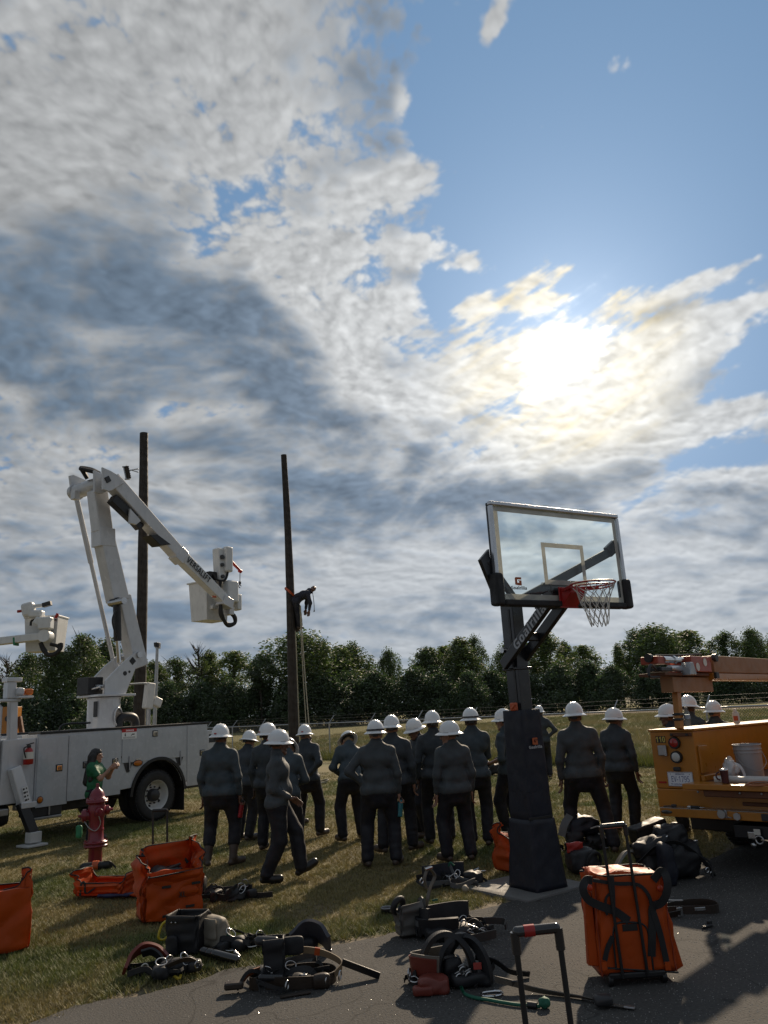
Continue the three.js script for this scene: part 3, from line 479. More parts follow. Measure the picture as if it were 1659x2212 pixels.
{
  const protos = new Map(), counts = {}, r = rng(99);
  const LOOK = { broad: ['broadleaf_tree', 'round dark green broadleaf', 'tree'], tall: ['slender_tree', 'slender light green', 'tree'], pine: ['pine_tree', 'dark flat-topped pine', 'tree'], bush: ['roadside_bush', 'dense dark green', 'bush'], near: ['leafy_tree', 'near leafy green', 'tree'], bare: ['bare_tree', 'half-bare thin twiggy', 'tree'] };
  const TREES = [ // x of the top, y of the top, distance, kind, spread
    [-40, 1425, 70, 'near', 1], [8, 1412, 66, 'bare', 1], [55, 1412, 72, 'near', 0.9], [112, 1398, 68, 'near', 0.95], [172, 1374, 70, 'near', 1.05], [228, 1384, 74, 'near', 1], [280, 1404, 78, 'near', 0.9],
    [330, 1432, 118, 'broad', 1], [378, 1424, 126, 'broad', 1], [427, 1386, 120, 'bare', 1.1], [452, 1408, 124, 'tall', 1.2], [508, 1405, 122, 'tall', 1.3], [566, 1409, 114, 'pine', 1.05], [650, 1367, 118, 'broad', 1.08], [690, 1404, 130, 'broad', 0.9],
    [738, 1398, 124, 'tall', 1.3], [765, 1391, 128, 'broad', 1], [846, 1404, 128, 'broad', 0.9], [930, 1402, 129, 'broad', 1], [968, 1394, 134, 'tall', 1.2], [1004, 1379, 129, 'tall', 1.3], [1034, 1375, 133, 'broad', 0.8], [1104, 1392, 135, 'broad', 1],
    [1146, 1388, 131, 'tall', 1.3], [1192, 1364, 128, 'tall', 1.5], [1232, 1388, 134, 'broad', 0.9], [1272, 1392, 136, 'tall', 1.3], [1348, 1392, 136, 'tall', 1.2], [1388, 1362, 132, 'broad', 0.85], [1428, 1352, 128, 'broad', 1.15], [1470, 1376, 138, 'broad', 0.8], [1502, 1360, 136, 'tall', 1.5], [1584, 1366, 136, 'broad', 0.9], [1642, 1358, 134, 'broad', 1.1], [1700, 1366, 136, 'broad', 1],
  ];
  for (let i = 0; i < 22; i++) TREES.push([310 + i * 64 + (r() - 0.5) * 30, 1474 - i * 2.4 + (r() - 0.5) * 22, 112 + r() * 8, 'bush', 1 + r() * 0.3]);
  for (let i = 0; i < 5; i++) TREES.push([20 + i * 66 + (r() - 0.5) * 20, 1500 + (r() - 0.5) * 20, 62 + r() * 4, 'bush', 1.1]);
  TREES.sort((a, b) => a[0] - b[0]);
  for (const [x, y, D, kind, wide] of TREES) {
    const top = atDepth(x, y, D), foot = atDepth(x, 1540 - (x - 850) * 0.0577, D), n = counts[kind] = (counts[kind] ?? -1) + 1, set = KINDS[kind], v = n % set.length, key = kind + v, [nm, look, cat] = LOOK[kind];
    let o = protos.get(key);
    if (!o) { o = thing(nm, '', cat); part('trunk', set[v].t, barkM, o, null, null); part('crown', set[v].c, leafM[set[v].m], o); protos.set(key, o); } else { o = o.clone(); o.name = numbered(nm); scene.add(o); }
    const H = top.y + 0.2; o.position.set(foot.x, -0.03, -D); o.rotation.y = r() * 6.28; const wd = wide * (D > 80 && kind !== 'bush' ? 0.75 + r() * 0.85 : 1); o.scale.set(H * wd, H, H * wd);
    const where = D < 80 ? 'behind the white truck' : 'along the far treeline';
    o.userData = { label: `${look} ${cat}, ${ORD[n]} of its kind from the left ${where}`, category: cat, group: `${look} ${cat}${cat === 'bush' ? 'es' : 's'} beyond the field` };
  }
}

// ------------------------------------------------------------------ the basketball hoop
const K5 = (x, y) => [(1850 + x * 0.4521) / 1.8228, (1900 + y * 0.4521) / 1.8228], K6 = (x, y) => [1042.4 + x * 0.26455, 1453.8 + y * 0.26455];
{
  const F = frameAt(1.903, -8.199, 0.548), h = thing('basketball_hoop', 'tall black basketball hoop with glass backboard and padded post', 'basketball hoop', F.o.toArray(), F.yaw);
  const W = 1.89, B = -W / 2, top = 3.99, bot = 2.93, z0 = 0, zb = -0.05, PZ = -0.98, navy = M.navyPad, blk = mat(0.014, 0.015, 0.019, { rough: 0.4, coat: 0.2 });
  // backboard: frame, glass, printed white lines, target square
  const fr = part('backboard_frame', [box2([B, top - 0.045, zb], [-B, top, z0 + 0.004]), box2([B, bot, zb], [B + 0.045, top - 0.045, z0 + 0.003]), box2([-B - 0.045, bot, zb], [-B, top - 0.045, z0 + 0.003])], M.alu, h);
  part('back_rail', [box2([B + 0.004, top - 0.05, zb - 0.03], [-B - 0.004, top - 0.01, zb - 0.001]), box2([B + 0.004, bot, zb - 0.03], [B + 0.03, top - 0.05, zb - 0.001]), box2([-B - 0.03, bot, zb - 0.03], [-B - 0.004, top - 0.05, zb - 0.001])], blk, fr);
  const gm = new THREE.MeshPhysicalMaterial({ roughness: 0.03, transmission: 1, thickness: 0, ior: 1.5 }); gm.color.setRGB(0.88, 0.95, 0.93);
  const pane = part('glass', new THREE.PlaneGeometry(W - 0.09, top - bot - 0.05).translate(0, (top + bot) / 2, -0.02), gm, h);
  const ln = 0.05, x1 = -B - 0.055, y1 = top - 0.055, y0 = bot + 0.02, pz = -0.017, pt = 0.003, white = mat(0.78, 0.76, 0.70, { rough: 0.9, through: 0.55 });
  part('border_line', [box2([-x1, y1 - ln, pz], [x1, y1, pz + pt]), box2([-x1, y0, pz], [-x1 + ln, y1 - ln - 0.0005, pz + pt]), box2([x1 - ln, y0, pz], [x1, y1 - ln - 0.0005, pz + pt]), box2([-x1 + ln + 0.0005, y0, pz], [x1 - ln - 0.0005, y0 + ln + 0.02, pz + pt])], white, pane);
  const sq0 = F.z(K5(625, 517), 0), sq1 = F.z(K5(990, 547), 0), sqb = F.z(K5(668, 900), 0); const a = sq0[0], b = sq1[0], t = (sq0[1] + sq1[1]) / 2, u = sqb[1] + 0.02;
  part('target_square', [box2([a, t - ln, pz], [b, t, pz + pt]), box2([a, u, pz], [a + ln, t - ln - 0.0005, pz + pt]), box2([b - ln, u, pz], [b, t - ln - 0.0005, pz + pt]), box2([a + ln + 0.0005, u, pz], [b - ln - 0.0005, u + ln, pz + pt])], white, pane);
  // maker's mark: a square cornered G over its name
  const mark = (parent, cx, cy, z, s, rot, word, text) => {
    const G = [[-0.5, -0.42], [-0.5, 0.38], [-0.36, 0.5], [0.5, 0.5], [0.5, 0.22], [-0.16, 0.22], [-0.16, -0.18], [0.14, -0.18], [0.14, 0.02], [0.0, 0.02], [0.0, 0.12], [0.5, 0.12], [0.5, -0.5], [-0.02, -0.5]].map(([x, y]) => [x * s, y * s]);
    const g = part('logo_letter', prism(G, 0, 0.003, 0), mat(0.45, 0.09, 0.012, { rough: 0.5 }), parent); g.position.set(cx, cy, z); if (rot) g.rotation.set(...rot);
    const w = part('logo_word', lettering('Goalrilla', s * 0.40, 0.003), text, parent); w.position.set(cx, cy - s * 0.80, z); w.scale.x = 1.12; if (rot) w.rotation.set(...rot); void word;
  };
  { const c = F.z(K5(428, 858), 0); mark(pane, c[0], c[1], pz + 0.004, 0.085, null, '', M.black); }
  // padding along the lower edge and corners
  part('corner_pad', box2([B - 0.035, bot - 0.035, zb - 0.05], [B + 0.075, bot + 0.30, 0.035], 0.03), M.rubber, h); part('corner_pad', box2([-B - 0.075, bot - 0.035, zb - 0.05], [-B + 0.035, bot + 0.30, 0.035], 0.03), M.rubber, h);
  part('edge_pad', box2([B + 0.076, bot - 0.035, zb - 0.045], [-B - 0.076, bot + 0.03, 0.03], 0.02), M.rubber, h);
  // rim and net
  const ry = 3.085, rc = 0.15 + 0.23, R = 0.2286;
  const mount = part('rim_mount', [prism([[-0.13, ry - 0.20], [0.13, ry - 0.20], [0.13, ry + 0.02], [-0.13, ry + 0.02]], 0.004, 0.02, 0.004), moved(prism([[0, ry - 0.19], [0.15, ry - 0.06], [0.15, ry + 0.0], [0, ry + 0.01]], -0.11, 0.11, 0.008), [0, 0, 0.02], [0, -Math.PI / 2, 0])], M.red, h);
  part('rim', [ring(R, 0.0095, [0, ry, rc], [Math.PI / 2, 0, 0]), ring(R * 0.93, 0.008, [0, ry - 0.028, rc - 0.02], [Math.PI / 2, 0, 0], Math.PI * 2), bar([-0.09, ry - 0.02, 0.02], [-0.19, ry - 0.012, rc - 0.1], 0.02, 0.035), bar([0.09, ry - 0.02, 0.02], [0.19, ry - 0.012, rc - 0.1], 0.02, 0.035)], M.red, mount);
  const N = 12, rows = 6, cords = []; const P = (i, r) => { const a2 = (i + (r % 2) * 0.5) / N * Math.PI * 2, k = r / rows, rad = R * (1 - 0.64 * Math.pow(k, 0.62)) * (1 + 0.04 * Math.sin(i * 2.3 + r)), y = ry - 0.01 - 0.42 * k + 0.012 * Math.sin(i * 1.7 + r * 2); return [Math.cos(a2) * rad + 0.03 * k, y, rc + Math.sin(a2) * rad]; };
  for (let r = 0; r < rows; r++) for (let i = 0; i < N; i++) for (const d of [0, 1]) { const j = r % 2 ? i + d : i - d; const p = P(i, r), q = P((j + N) % N, r + 1); cords.push(tube([p, [(p[0] + q[0]) / 2, (p[1] + q[1]) / 2 - 0.008, (p[2] + q[2]) / 2], q], 0.0042, 5, 4)); }
  part('net', cords, mat(0.62, 0.61, 0.58, { rough: 0.9 }), mount);
  // board support arms seen through the glass and the post
  part('support_arm', [bar([-0.62, bot + 0.02, -0.09], [0.86, top - 0.42, -0.10], 0.05, 0.10, [0, 0, 1]), bar([0.80, top - 0.44, -0.10], [0.93, top - 0.34, -0.075], 0.06, 0.13, [0, 0, 1])], blk, h);
  part('support_arm', bar([-0.97, top - 0.62, -0.09], [-0.62, bot + 0.02, -0.10], 0.05, 0.07, [0, 0, 1]), blk, h);
  part('side_gusset', prism([[B - 0.13, top - 0.62], [B + 0.0, top - 0.50], [B + 0.02, top - 0.98]], -0.12, -0.07), blk, h);
  part('center_bracket', box2([-0.16, bot + 0.02, -0.22], [0.16, bot + 0.26, -0.055]), blk, h);
  const post = part('post', [bar([0.045, 0.05, PZ], [0.045, 3.08, PZ], 0.215, 0.165, [0, 0, 1], 0.012), box(0.24, 0.03, 0.26, 0.045, 2.32, PZ)], blk, h);
  part('post_seam', bar([-0.041, 0.6, PZ + 0.04], [-0.041, 3.0, PZ + 0.04], 0.03, 0.006, [0, 0, 1], 0.001), M.dark, post);
  // the slanted parallel arms, the near one lettered
  const aq = (x, y, u) => F.x(K5(x, y), u), armA0 = aq(292, 1595, -0.115), armA1 = aq(655, 1085, -0.115);
  const lengthen = (p, q, k) => [p[0], p[1] + (q[1] - p[1]) * k, p[2] + (q[2] - p[2]) * k], tipA = lengthen(armA0, armA1, 1.18), mirror = ([x, y, z]) => [-x, y, z];
  const near = part('extension_arm', bar(armA0, tipA, 0.06, 0.125, [1, 0, 0]), blk, h); part('extension_arm', bar(mirror(armA0), mirror(tipA), 0.06, 0.125, [1, 0, 0]), blk, h);
  { const c = aq(530, 1345, 0), m = lengthen(armA0, armA1, 0.62); part('cross_tube', box(0.168, 0.09, 0.09, 0, c[1], c[2]), blk, h); part('top_plate', box(0.30, 0.08, 0.34, 0, bot + 0.03, -0.2), blk, h); part('pivot_pin', cyl([-0.155, lengthen(armA0, armA1, 0.3)[1], PZ], [0.155, lengthen(armA0, armA1, 0.3)[1], PZ], 0.03), M.steel, h); void m; }
  { const w = part('arm_lettering', lettering('Goalrilla', 0.105, 0.003), mat(0.42, 0.44, 0.47, { rough: 0.5 }), near); const A = V3(...armA0), Bv = V3(...armA1), d = Bv.clone().sub(A).normalize(), zx = V3(-1, 0, 0), up = zx.clone().cross(d); w.matrixAutoUpdate = false; w.matrix.copy(basisM(A.clone().lerp(Bv, 0.68).add(V3(-0.032, 0, 0)), d, up, zx)); w.matrix.scale(V3(1.15, 1, 1)); w.matrix.decompose(w.position, w.quaternion, w.scale); w.matrixAutoUpdate = true; }
  // wrapped pads
  const padBox = (w0, d0, w1, d1, y0, y1, seed) => { const g = new THREE.BoxGeometry(1, 1, 1, 10, 14, 10), p = g.attributes.position; for (let i = 0; i < p.count; i++) { const t = p.getY(i) + 0.5, x = p.getX(i) * mix(w0, w1, t), z = p.getZ(i) * mix(d0, d1, t), k = Math.max(Math.abs(p.getX(i)), Math.abs(p.getZ(i))) > 0.49 && Math.min(Math.abs(p.getX(i)), Math.abs(p.getZ(i))) > 0.42 ? 0.97 : 1; p.setXYZ(i, x * k, mix(y0, y1, t), z * k + PZ + 0.02); if (true) p.setX(i, p.getX(i) + 0.025); } return rumple(g, 0.007, 6, seed); };
  const pad = part('post_pad', padBox(0.33, 0.35, 0.29, 0.31, 0.70, 1.86, 3), navy, h);
  part('base_pad', padBox(0.445, 0.465, 0.345, 0.365, 0.015, 0.715, 7), navy, h);
  part('pad_seam', [bar([-0.165, 0.73, PZ + 0.20], [0.165, 0.73, PZ + 0.20], 0.03, 0.012, [0, 1, 0])], M.black, pad);
  mark(pad, 0.03, 1.52, PZ + 0.196, 0.075, [-0.02, 0, 0], '', mat(0.5, 0.5, 0.5, { rough: 0.5 }));
  part('crank_box', [box(0.06, 0.09, 0.08, -0.10, 1.90, PZ + 0.05), cyl([-0.13, 1.88, PZ + 0.05], [-0.13, 1.93, PZ + 0.12], 0.012)], M.orangeRed, h);
}

// ------------------------------------------------------------------ the white bucket truck
const K1 = (x, y) => [x * 0.3307, 905.2 + y * 0.3307], K2 = (x, y) => [x * 0.2976, 1399 + y * 0.2976], K7 = (x, y) => [1316.7 + x * 0.2356, 1371.5 + y * 0.2356];
{
  const F = frameAt(-4.244, -17.907, Math.atan2(0.8288, 0.5595)), t = thing('bucket_truck', 'white utility bucket truck with raised folding boom, parked on the grass', 'bucket truck', F.o.toArray(), F.yaw);
  // local x runs to the truck's tail (0) from its front (negative), z = 0 is the side towards the camera
  const S = (x, y, w = 0) => F.z(K2(x, y), w), Q = (x, y, w) => F.z(K1(x, y), w), L = 4.11, T = 1.865, Bt = 0.62, WX = -1.35, WY = 0.5;
  // body side with its wheel arch
  const arch = []; for (let i = 0; i <= 20; i++) { const a = Math.PI * (1 - i / 20); arch.push([WX + Math.cos(a) * 0.66, Math.max(Bt, WY + Math.sin(a) * 0.70)]); }
  const outline = [[-L, Bt], ...arch.filter(([, y]) => y > Bt).map((p) => p), [0, Bt], [0, T], [-L, T]];
  const body = part('service_body', [prism(outline, -0.52, 0, 0.01), prism(outline, -2.35, -1.83, 0.01), box2([-L, 0.85, -1.83], [0, 0.95, -0.52]), box2([-L, 0.95, -1.829], [-L + 0.06, T - 0.05, -0.521]), box2([-0.05, 0.95, -1.829], [0, 1.35, -0.521])], M.panel, t);
  part('fender_liner', [(() => { const a = []; for (let i = 0; i <= 20; i++) { const k = Math.PI * i / 20; a.push([WX - Math.cos(k) * 0.652, Math.max(Bt + 0.004, WY + Math.sin(k) * 0.692), -0.27]); } return ribbon(a, 0.49, 0.012, [0, 0, 1], 40); })(), box2([WX - 0.655, Bt + 0.005, -0.56], [WX + 0.655, 1.22, -0.528])], M.black, body);
  part('top_rail', [box2([-L + 0.05, T, -0.40], [0.06, T + 0.045, 0.02]), box2([-L + 0.05, T, -2.35], [0.06, T + 0.045, -1.95])], M.black, body);
  part('fender_flare', (() => { const a = []; for (let i = 0; i <= 24; i++) { const k = Math.PI * (0.02 + 0.96 * i / 24); a.push([WX - Math.cos(k) * 0.69, WY + Math.sin(k) * 0.73, -0.02]); } return ribbon(a, 0.10, 0.06, [0, 0, 1], 40); })(), M.black, t);
  // compartment doors with latches
  const door = (x0, y0, x1, y1, inset = 0.012) => { const a = S(x0, y0), b = S(x1, y1); return part('compartment_door', box2([a[0] + inset, b[1], 0.0005], [b[0] - inset, a[1], 0.014], 0.006), M.panel, t); };
  const latch = (x, y, d) => { const c = S(x, y); const g = part('door_latch', [box(0.135, 0.125, 0.012, c[0], c[1], 0.018, 0.006)], M.black, d); part('latch_paddle', [box(0.10, 0.088, 0.012, c[0], c[1], 0.026, 0.004)], M.chrome, g); part('latch_slot', [box(0.02, 0.06, 0.006, c[0] - 0.012, c[1] - 0.006, 0.034, 0.002), box(0.02, 0.06, 0.006, c[0] + 0.025, c[1] - 0.006, 0.034, 0.002)], M.dark, g); };
  const d1 = door(275, 655, 485, 1132), d2 = door(490, 635, 695, 1085), d3 = door(700, 618, 872, 1062), d4 = door(885, 605, 1348, 790), d5 = door(1355, 565, 1502, 985);
  latch(425, 872, d1); latch(620, 850, d2); latch(832, 827, d3); latch(1122, 623, d4); latch(1463, 762, d5);
  // danger sign
  { const cv = document.createElement('canvas'); cv.width = 180; cv.height = 100; const c = cv.getContext('2d'); c.fillStyle = '#e8e8e4'; c.fillRect(0, 0, 180, 100); c.fillStyle = '#b01818'; c.fillRect(0, 0, 180, 34); c.fillStyle = '#fff'; c.font = 'bold 24px sans-serif'; c.textAlign = 'center'; c.fillText('DANGER', 96, 26); c.fillStyle = '#222'; for (let i = 0; i < 3; i++) c.fillRect(14, 80 + i * 6, 150, 2); c.beginPath(); c.arc(40, 50, 6, 0, 7); c.fill(); c.fillRect(34, 56, 14, 16); c.fillRect(120, 52, 34, 10); c.fillRect(110, 62, 10, 8); const p = S(935, 625); const g = new THREE.BoxGeometry(0.36, 0.2, 0.003); const o = new THREE.Mesh(g, decal(cv)); o.name = 'danger_sign'; o.position.set(p[0], p[1], 0.017); d4.add(o); }
  for (const [x, y, m, rx, ry] of [[997, 838, M.amber, 0.11, 0.055], [286, 1105, M.amber, 0.055, 0.055], [1482, 948, M.redLens, 0.045, 0.045]]) { const c = S(x, y), g = new THREE.SphereGeometry(1, 16, 10); g.scale(rx, ry, 0.022); g.translate(c[0], c[1], 0.016); const k = part('marker_lamp', g, m, t); part('lamp_ring', moved(new THREE.TorusGeometry(1, 0.12, 6, 20), [c[0], c[1], 0.016], [0, 0, 0], [rx * 1.02, ry * 1.02, 0.08]), M.black, k); }
  { const c = S(1000, 808); part('name_plate', box(0.12, 0.04, 0.01, c[0], c[1], 0.018, 0.004), M.steel, t); }
  for (const [x, y] of [[928, 845], [1300, 800]]) { const c = S(x, y), tri = [[-0.17, 0.16], [0.17, 0.16], [0.03, -0.16], [-0.03, -0.16]].map(([a, b]) => [c[0] + a, c[1] + b]); part('step_pocket', prism(tri, 0.0008, 0.01, 0.002), M.dark, t); part('step_bracket', bar([c[0] + 0.02, c[1] + 0.15, 0.02], [c[0] + 0.02, c[1] - 0.12, 0.03], 0.03, 0.03), M.galv, t); }
  // rear wheel pair
  const wheel = part('wheel', (() => { const g = lathe([[0.30, -0.30], [0.44, -0.30], [0.485, -0.27], [0.5, -0.22], [0.5, -0.08], [0.485, -0.03], [0.44, 0], [0.30, -0.005], [0.29, -0.05]], 40); g.rotateX(Math.PI / 2); return [g, moved(g.clone(), [0, 0, -0.34])]; })(), M.rubber, t); wheel.position.set(WX, WY, -0.05);
  const tread = []; for (let i = 0; i < 44; i++) { const a = i / 44 * Math.PI * 2; tread.push(moved(box(0.05, 0.02, 0.09, 0, 0.498, -0.07, 0.003), [0, 0, 0], [0, 0, a]), moved(box(0.05, 0.02, 0.09, 0, 0.498, -0.20, 0.003), [0, 0, 0], [0, 0, a + 0.07])); } part('tread_blocks', tread, M.rubber, wheel, null, 'stuff');
  const rim = part('rim', (() => { const g = lathe([[0.30, 0.0], [0.285, -0.01], [0.265, -0.06], [0.24, -0.13], [0.20, -0.15], [0.12, -0.15], [0.0, -0.15]], 40); g.rotateX(Math.PI / 2); return g; })(), M.whiteDull, wheel);
  part('hub', (() => { const g = lathe([[0.13, -0.15], [0.125, -0.06], [0.10, -0.02], [0.0, -0.015]], 24); g.rotateX(Math.PI / 2); const l = [g]; for (let i = 0; i < 10; i++) { const a = i / 10 * 6.283; l.push(cyl([Math.cos(a) * 0.165, Math.sin(a) * 0.165, -0.15], [Math.cos(a) * 0.165, Math.sin(a) * 0.165, -0.11], 0.017, 0.015, 6)); } return l; })(), M.dark, wheel); void rim;
  for (let i = 0; i < 5; i++) { const a = i / 5 * 6.283 + 0.6; part('hand_hole', moved(new THREE.CylinderGeometry(0.03, 0.03, 0.01, 12), [Math.cos(a) * 0.222, Math.sin(a) * 0.222, -0.136], [Math.PI / 2, 0, 0]), M.black, wheel); }
  part('mud_flap', box2([WX + 0.70, 0.12, -0.55], [WX + 0.72, Bt + 0.12, -0.03]), M.rubber, t); part('chassis', [box2([-7.2, 0.62, -1.55], [-0.3, 0.84, -1.38]), box2([-7.2, 0.62, -0.97], [-0.3, 0.84, -0.80]), cyl([WX, 0.5, -2.2], [WX, 0.5, -0.3], 0.09), box2([-3.4, 0.42, -1.9], [-2.2, 0.85, -0.55])], M.black, t);
  part('tail_bar', [box2([-0.6, 0.50, -1.9], [0.75, 0.56, -0.45]), box2([-0.06, 0.5, -0.6], [0.0, 0.62, -0.5])], M.black, t);
  part('wheel', (() => { const g = lathe([[0.0, -0.25], [0.44, -0.30], [0.5, -0.22], [0.5, -0.08], [0.44, 0], [0.0, -0.1]], 32); g.rotateX(Math.PI / 2); return moved(g, [WX, WY, -1.9]); })(), M.rubber, t);
  { const a = S(1508, 600, -0.25), b = S(1555, 770, -0.25); const k = part('tail_box', box2([0.012, b[1], -0.5], [b[0] * 0.9, a[1], -0.12]), M.white, t); part('tail_window', box2([b[0] * 0.35, b[1] + 0.26, -0.119], [b[0] * 0.86, b[1] + 0.44, -0.114], 0.004), M.dark, k); }
  // front outrigger, light mast, extinguisher, step box, cab
  { const p = S(110, 380, -0.02), q = S(108, 850, -0.02), a = S(95, 870, 0.02), b = S(190, 1150, 0.12), c = S(190, 1165, 0.12), d = S(242, 1345, 0.25), e = S(242, 1412, 0.27);
    part('mast', [bar([q[0], 0.9, -0.1], [p[0], p[1], -0.1], 0.12, 0.14)], M.white, t); const st = S(88, 235, -0.1); const head = part('mast_lamp', [box(0.29, 0.08, 0.2, st[0], st[1], -0.1, 0.02), box(0.17, 0.30, 0.16, st[0] - 0.03, st[1] - 0.18, -0.1, 0.02), box(0.42, 0.05, 0.16, st[0] - 0.06, st[1] - 0.36, -0.1, 0.02)], M.white, t);
    const bc = S(195, 322, 0); part('beacon_base', [box(0.28, 0.04, 0.2, bc[0] - 0.06, bc[1] - 0.09, 0, 0.015), box(0.14, 0.14, 0.14, bc[0] - 0.14, bc[1] + 0.01, 0, 0.04)], M.white, head); part('beacon_lens', box(0.14, 0.11, 0.14, bc[0] + 0.02, bc[1], 0, 0.025), M.amber, head);
    const o = part('outrigger', [bar([a[0], a[1], 0.05], [b[0] - 0.02, b[1], 0.12], 0.16, 0.20, [0, 0, 1], 0.02), box(0.28, 0.1, 0.2, b[0], b[1] + 0.02, 0.12)], M.white, t); part('outrigger_leg', bar([c[0] - 0.1, c[1] + 0.1, 0.12], [d[0], d[1], 0.24], 0.13, 0.16, [0, 0, 1]), M.dark, o); part('outrigger_foot', [box2([d[0] - 0.10, 0.06, 0.16], [d[0] + 0.11, d[1] + 0.02, 0.34]), box2([e[0] - 0.19, 0.0, 0.06], [e[0] + 0.19, 0.04, 0.42], 0.01)], M.whiteDull, o);
    const cv = document.createElement('canvas'); cv.width = 64; cv.height = 100; const x = cv.getContext('2d'); x.fillStyle = '#d8d8d8'; x.fillRect(0, 0, 64, 100); x.fillStyle = '#333'; for (let i = 0; i < 4; i++) { x.fillRect(6, 8 + i * 23, 20 + (i % 2) * 8, 12); x.fillRect(38, 10 + i * 23, 14, 9); } const lb = S(178, 1065, 0.14), m = new THREE.Mesh(new THREE.BoxGeometry(0.11, 0.28, 0.003), decal(cv)); m.name = 'pictogram_label'; m.position.set(lb[0] + 0.0, lb[1], 0.192); m.rotation.z = 0.26; o.add(m); }
  { const a = S(210, 735, 0.08), b = S(210, 850, 0.08), ex = part('fire_extinguisher', lathe([[0, b[1]], [0.085, b[1] + 0.01], [0.085, a[1] - 0.08], [0.06, a[1] - 0.01], [0.03, a[1] + 0.02], [0, a[1] + 0.02]], 20).translate(a[0], 0, 0.08), M.red, t); part('extinguisher_valve', [box(0.06, 0.06, 0.05, a[0], a[1] + 0.04, 0.08), bar([a[0] - 0.05, a[1] + 0.07, 0.08], [a[0] + 0.09, a[1] + 0.1, 0.08], 0.03, 0.02), tube([[a[0] - 0.02, a[1] + 0.05, 0.12], [a[0] - 0.12, a[1] + 0.02, 0.13], [a[0] - 0.09, a[1] - 0.15, 0.14]], 0.012)], M.black, ex); part('extinguisher_label', cyl([a[0], b[1] + 0.10, 0.08], [a[0], b[1] + 0.22, 0.08], 0.0865, 0.0865, 20), M.cream, ex); part('front_panel', box2([-L - 0.62, Bt + 0.1, -0.5], [-L - 0.003, T - 0.06, -0.03]), M.white, t); }
  { const a = S(240, 1150), b = S(455, 1205); const k = part('step_box', [box2([a[0], b[1], -0.45], [b[0], Bt - 0.012, -0.03])], M.dark, t); part('step_tread', box2([a[0] + 0.05, b[1] - 0.05, -0.4], [b[0], b[1] - 0.002, -0.02]), M.galv, k); part('toggle_latch', box(0.03, 0.16, 0.02, mix(a[0], b[0], 0.55), (b[1] + Bt) / 2, -0.015, 0.004), M.galv, k); }
  { const c0 = S(44, 380, 0), cab = [[-8.6, 0.62], [c0[0] - 0.05, 0.62], [c0[0], 0.8], [c0[0], c0[1] - 0.12], [c0[0] - 0.12, c0[1]], [-7.0, c0[1] + 0.02], [-7.6, 1.95], [-8.6, 1.75]]; part('cab', prism(cab, -2.25, -0.05, 0.04), M.white, t); part('running_board', box2([c0[0] - 1.3, 0.55, -0.2], [c0[0] + 0.12, 0.66, 0.1]), M.galv, t); part('front_wheel', moved((() => { const g = lathe([[0.0, -0.25], [0.44, -0.30], [0.5, -0.22], [0.5, -0.08], [0.44, 0], [0.0, -0.1]], 32); g.rotateX(Math.PI / 2); return g; })(), [-7.0, 0.5, -0.05]), M.rubber, t); part('fuel_tank', box2([-6.2, 0.35, -0.6], [c0[0] + 0.3, 0.72, -0.12], 0.1), M.black, t); }
  part('cargo_hoop', (() => { const a = S(855, 560, -0.9), b = S(985, 560, -0.9), m = S(920, 500, -0.9); return [tube([[a[0], T - 0.1, -0.9], [a[0] + 0.05, m[1] - 0.05, -0.9], [m[0], m[1], -0.9], [b[0] - 0.05, m[1] - 0.06, -0.9], [b[0], T - 0.1, -0.9]], 0.1, 10)]; })(), M.black, t);
  { const a = S(430, 585, -0.3), b = S(655, 570, -0.3); part('hose_rail', tube([[a[0], T + 0.01, -0.3], [a[0] + 0.04, T + 0.13, -0.3], [b[0], T + 0.16, -0.3]], 0.02), M.black, t); }
  // pedestal and turret
  const wC = -1.2, pc = S(753, 460, wC);
  const ped = part('pedestal', [lathe([[0.34, 0.9], [0.34, 2.50], [0.36, 2.51], [0.36, 2.545], [0.0, 2.55]], 36).translate(pc[0], 0, wC)], M.white, t);
  for (const yy of [2.12, 1.66]) { const tan = (g) => g.rotateY(0.42).translate(pc[0] + 0.14, yy, wC + 0.312), g = new THREE.CylinderGeometry(1, 1, 0.02, 28); g.rotateX(Math.PI / 2); g.scale(0.15, 0.185, 1); part('access_opening', tan(g), M.dark, ped); const rr = new THREE.TorusGeometry(1, 0.1, 8, 28); rr.scale(0.155, 0.19, 0.2); part('opening_rim', tan(rr), M.white, ped); }
  { const e = S(672, 447, wC + 0.25), g = box(0.02, 0.32, 0.13, pc[0] - 0.315, e[1], wC + 0.14, 0.004); part('decal_plate', g, M.dark, ped); }
  part('turret_plate', box2([pc[0] - 0.42, 2.55, wC - 0.38], [pc[0] + 0.52, 2.60, wC + 0.40]), M.white, t);
  { const a = S(622, 215, wC), b = S(690, 345, wC); part('valve_box', [box2([a[0], 2.605, wC - 0.30], [b[0] + 0.12, a[1], wC + 0.1])], M.black, t); const v = []; for (let i = 0; i < 5; i++) v.push(cyl([a[0] + 0.1 + i * 0.09, 2.72 + (i % 2) * 0.07, wC + 0.1], [a[0] + 0.16 + i * 0.09, 2.76, wC + 0.28], 0.03)); part('valve_spools', v, M.steel, t); }
  const yoke = [[760, 345], [908, 345], [1018, 62], [1008, 30], [988, 28], [880, 118], [765, 240]].map(([x, y]) => S(x, y, wC + 0.30).slice(0, 2)), yoke2 = [[650, 268], [800, 340], [960, 330], [1000, 60], [960, 60], [870, 100], [800, 110]].map(([x, y]) => S(x, y, wC - 0.26).slice(0, 2));
  const yk = part('turret_yoke', [prism(yoke, wC + 0.26, wC + 0.31), prism(yoke.map((p) => p), wC - 0.31, wC - 0.26)], M.white, t); void yoke2;
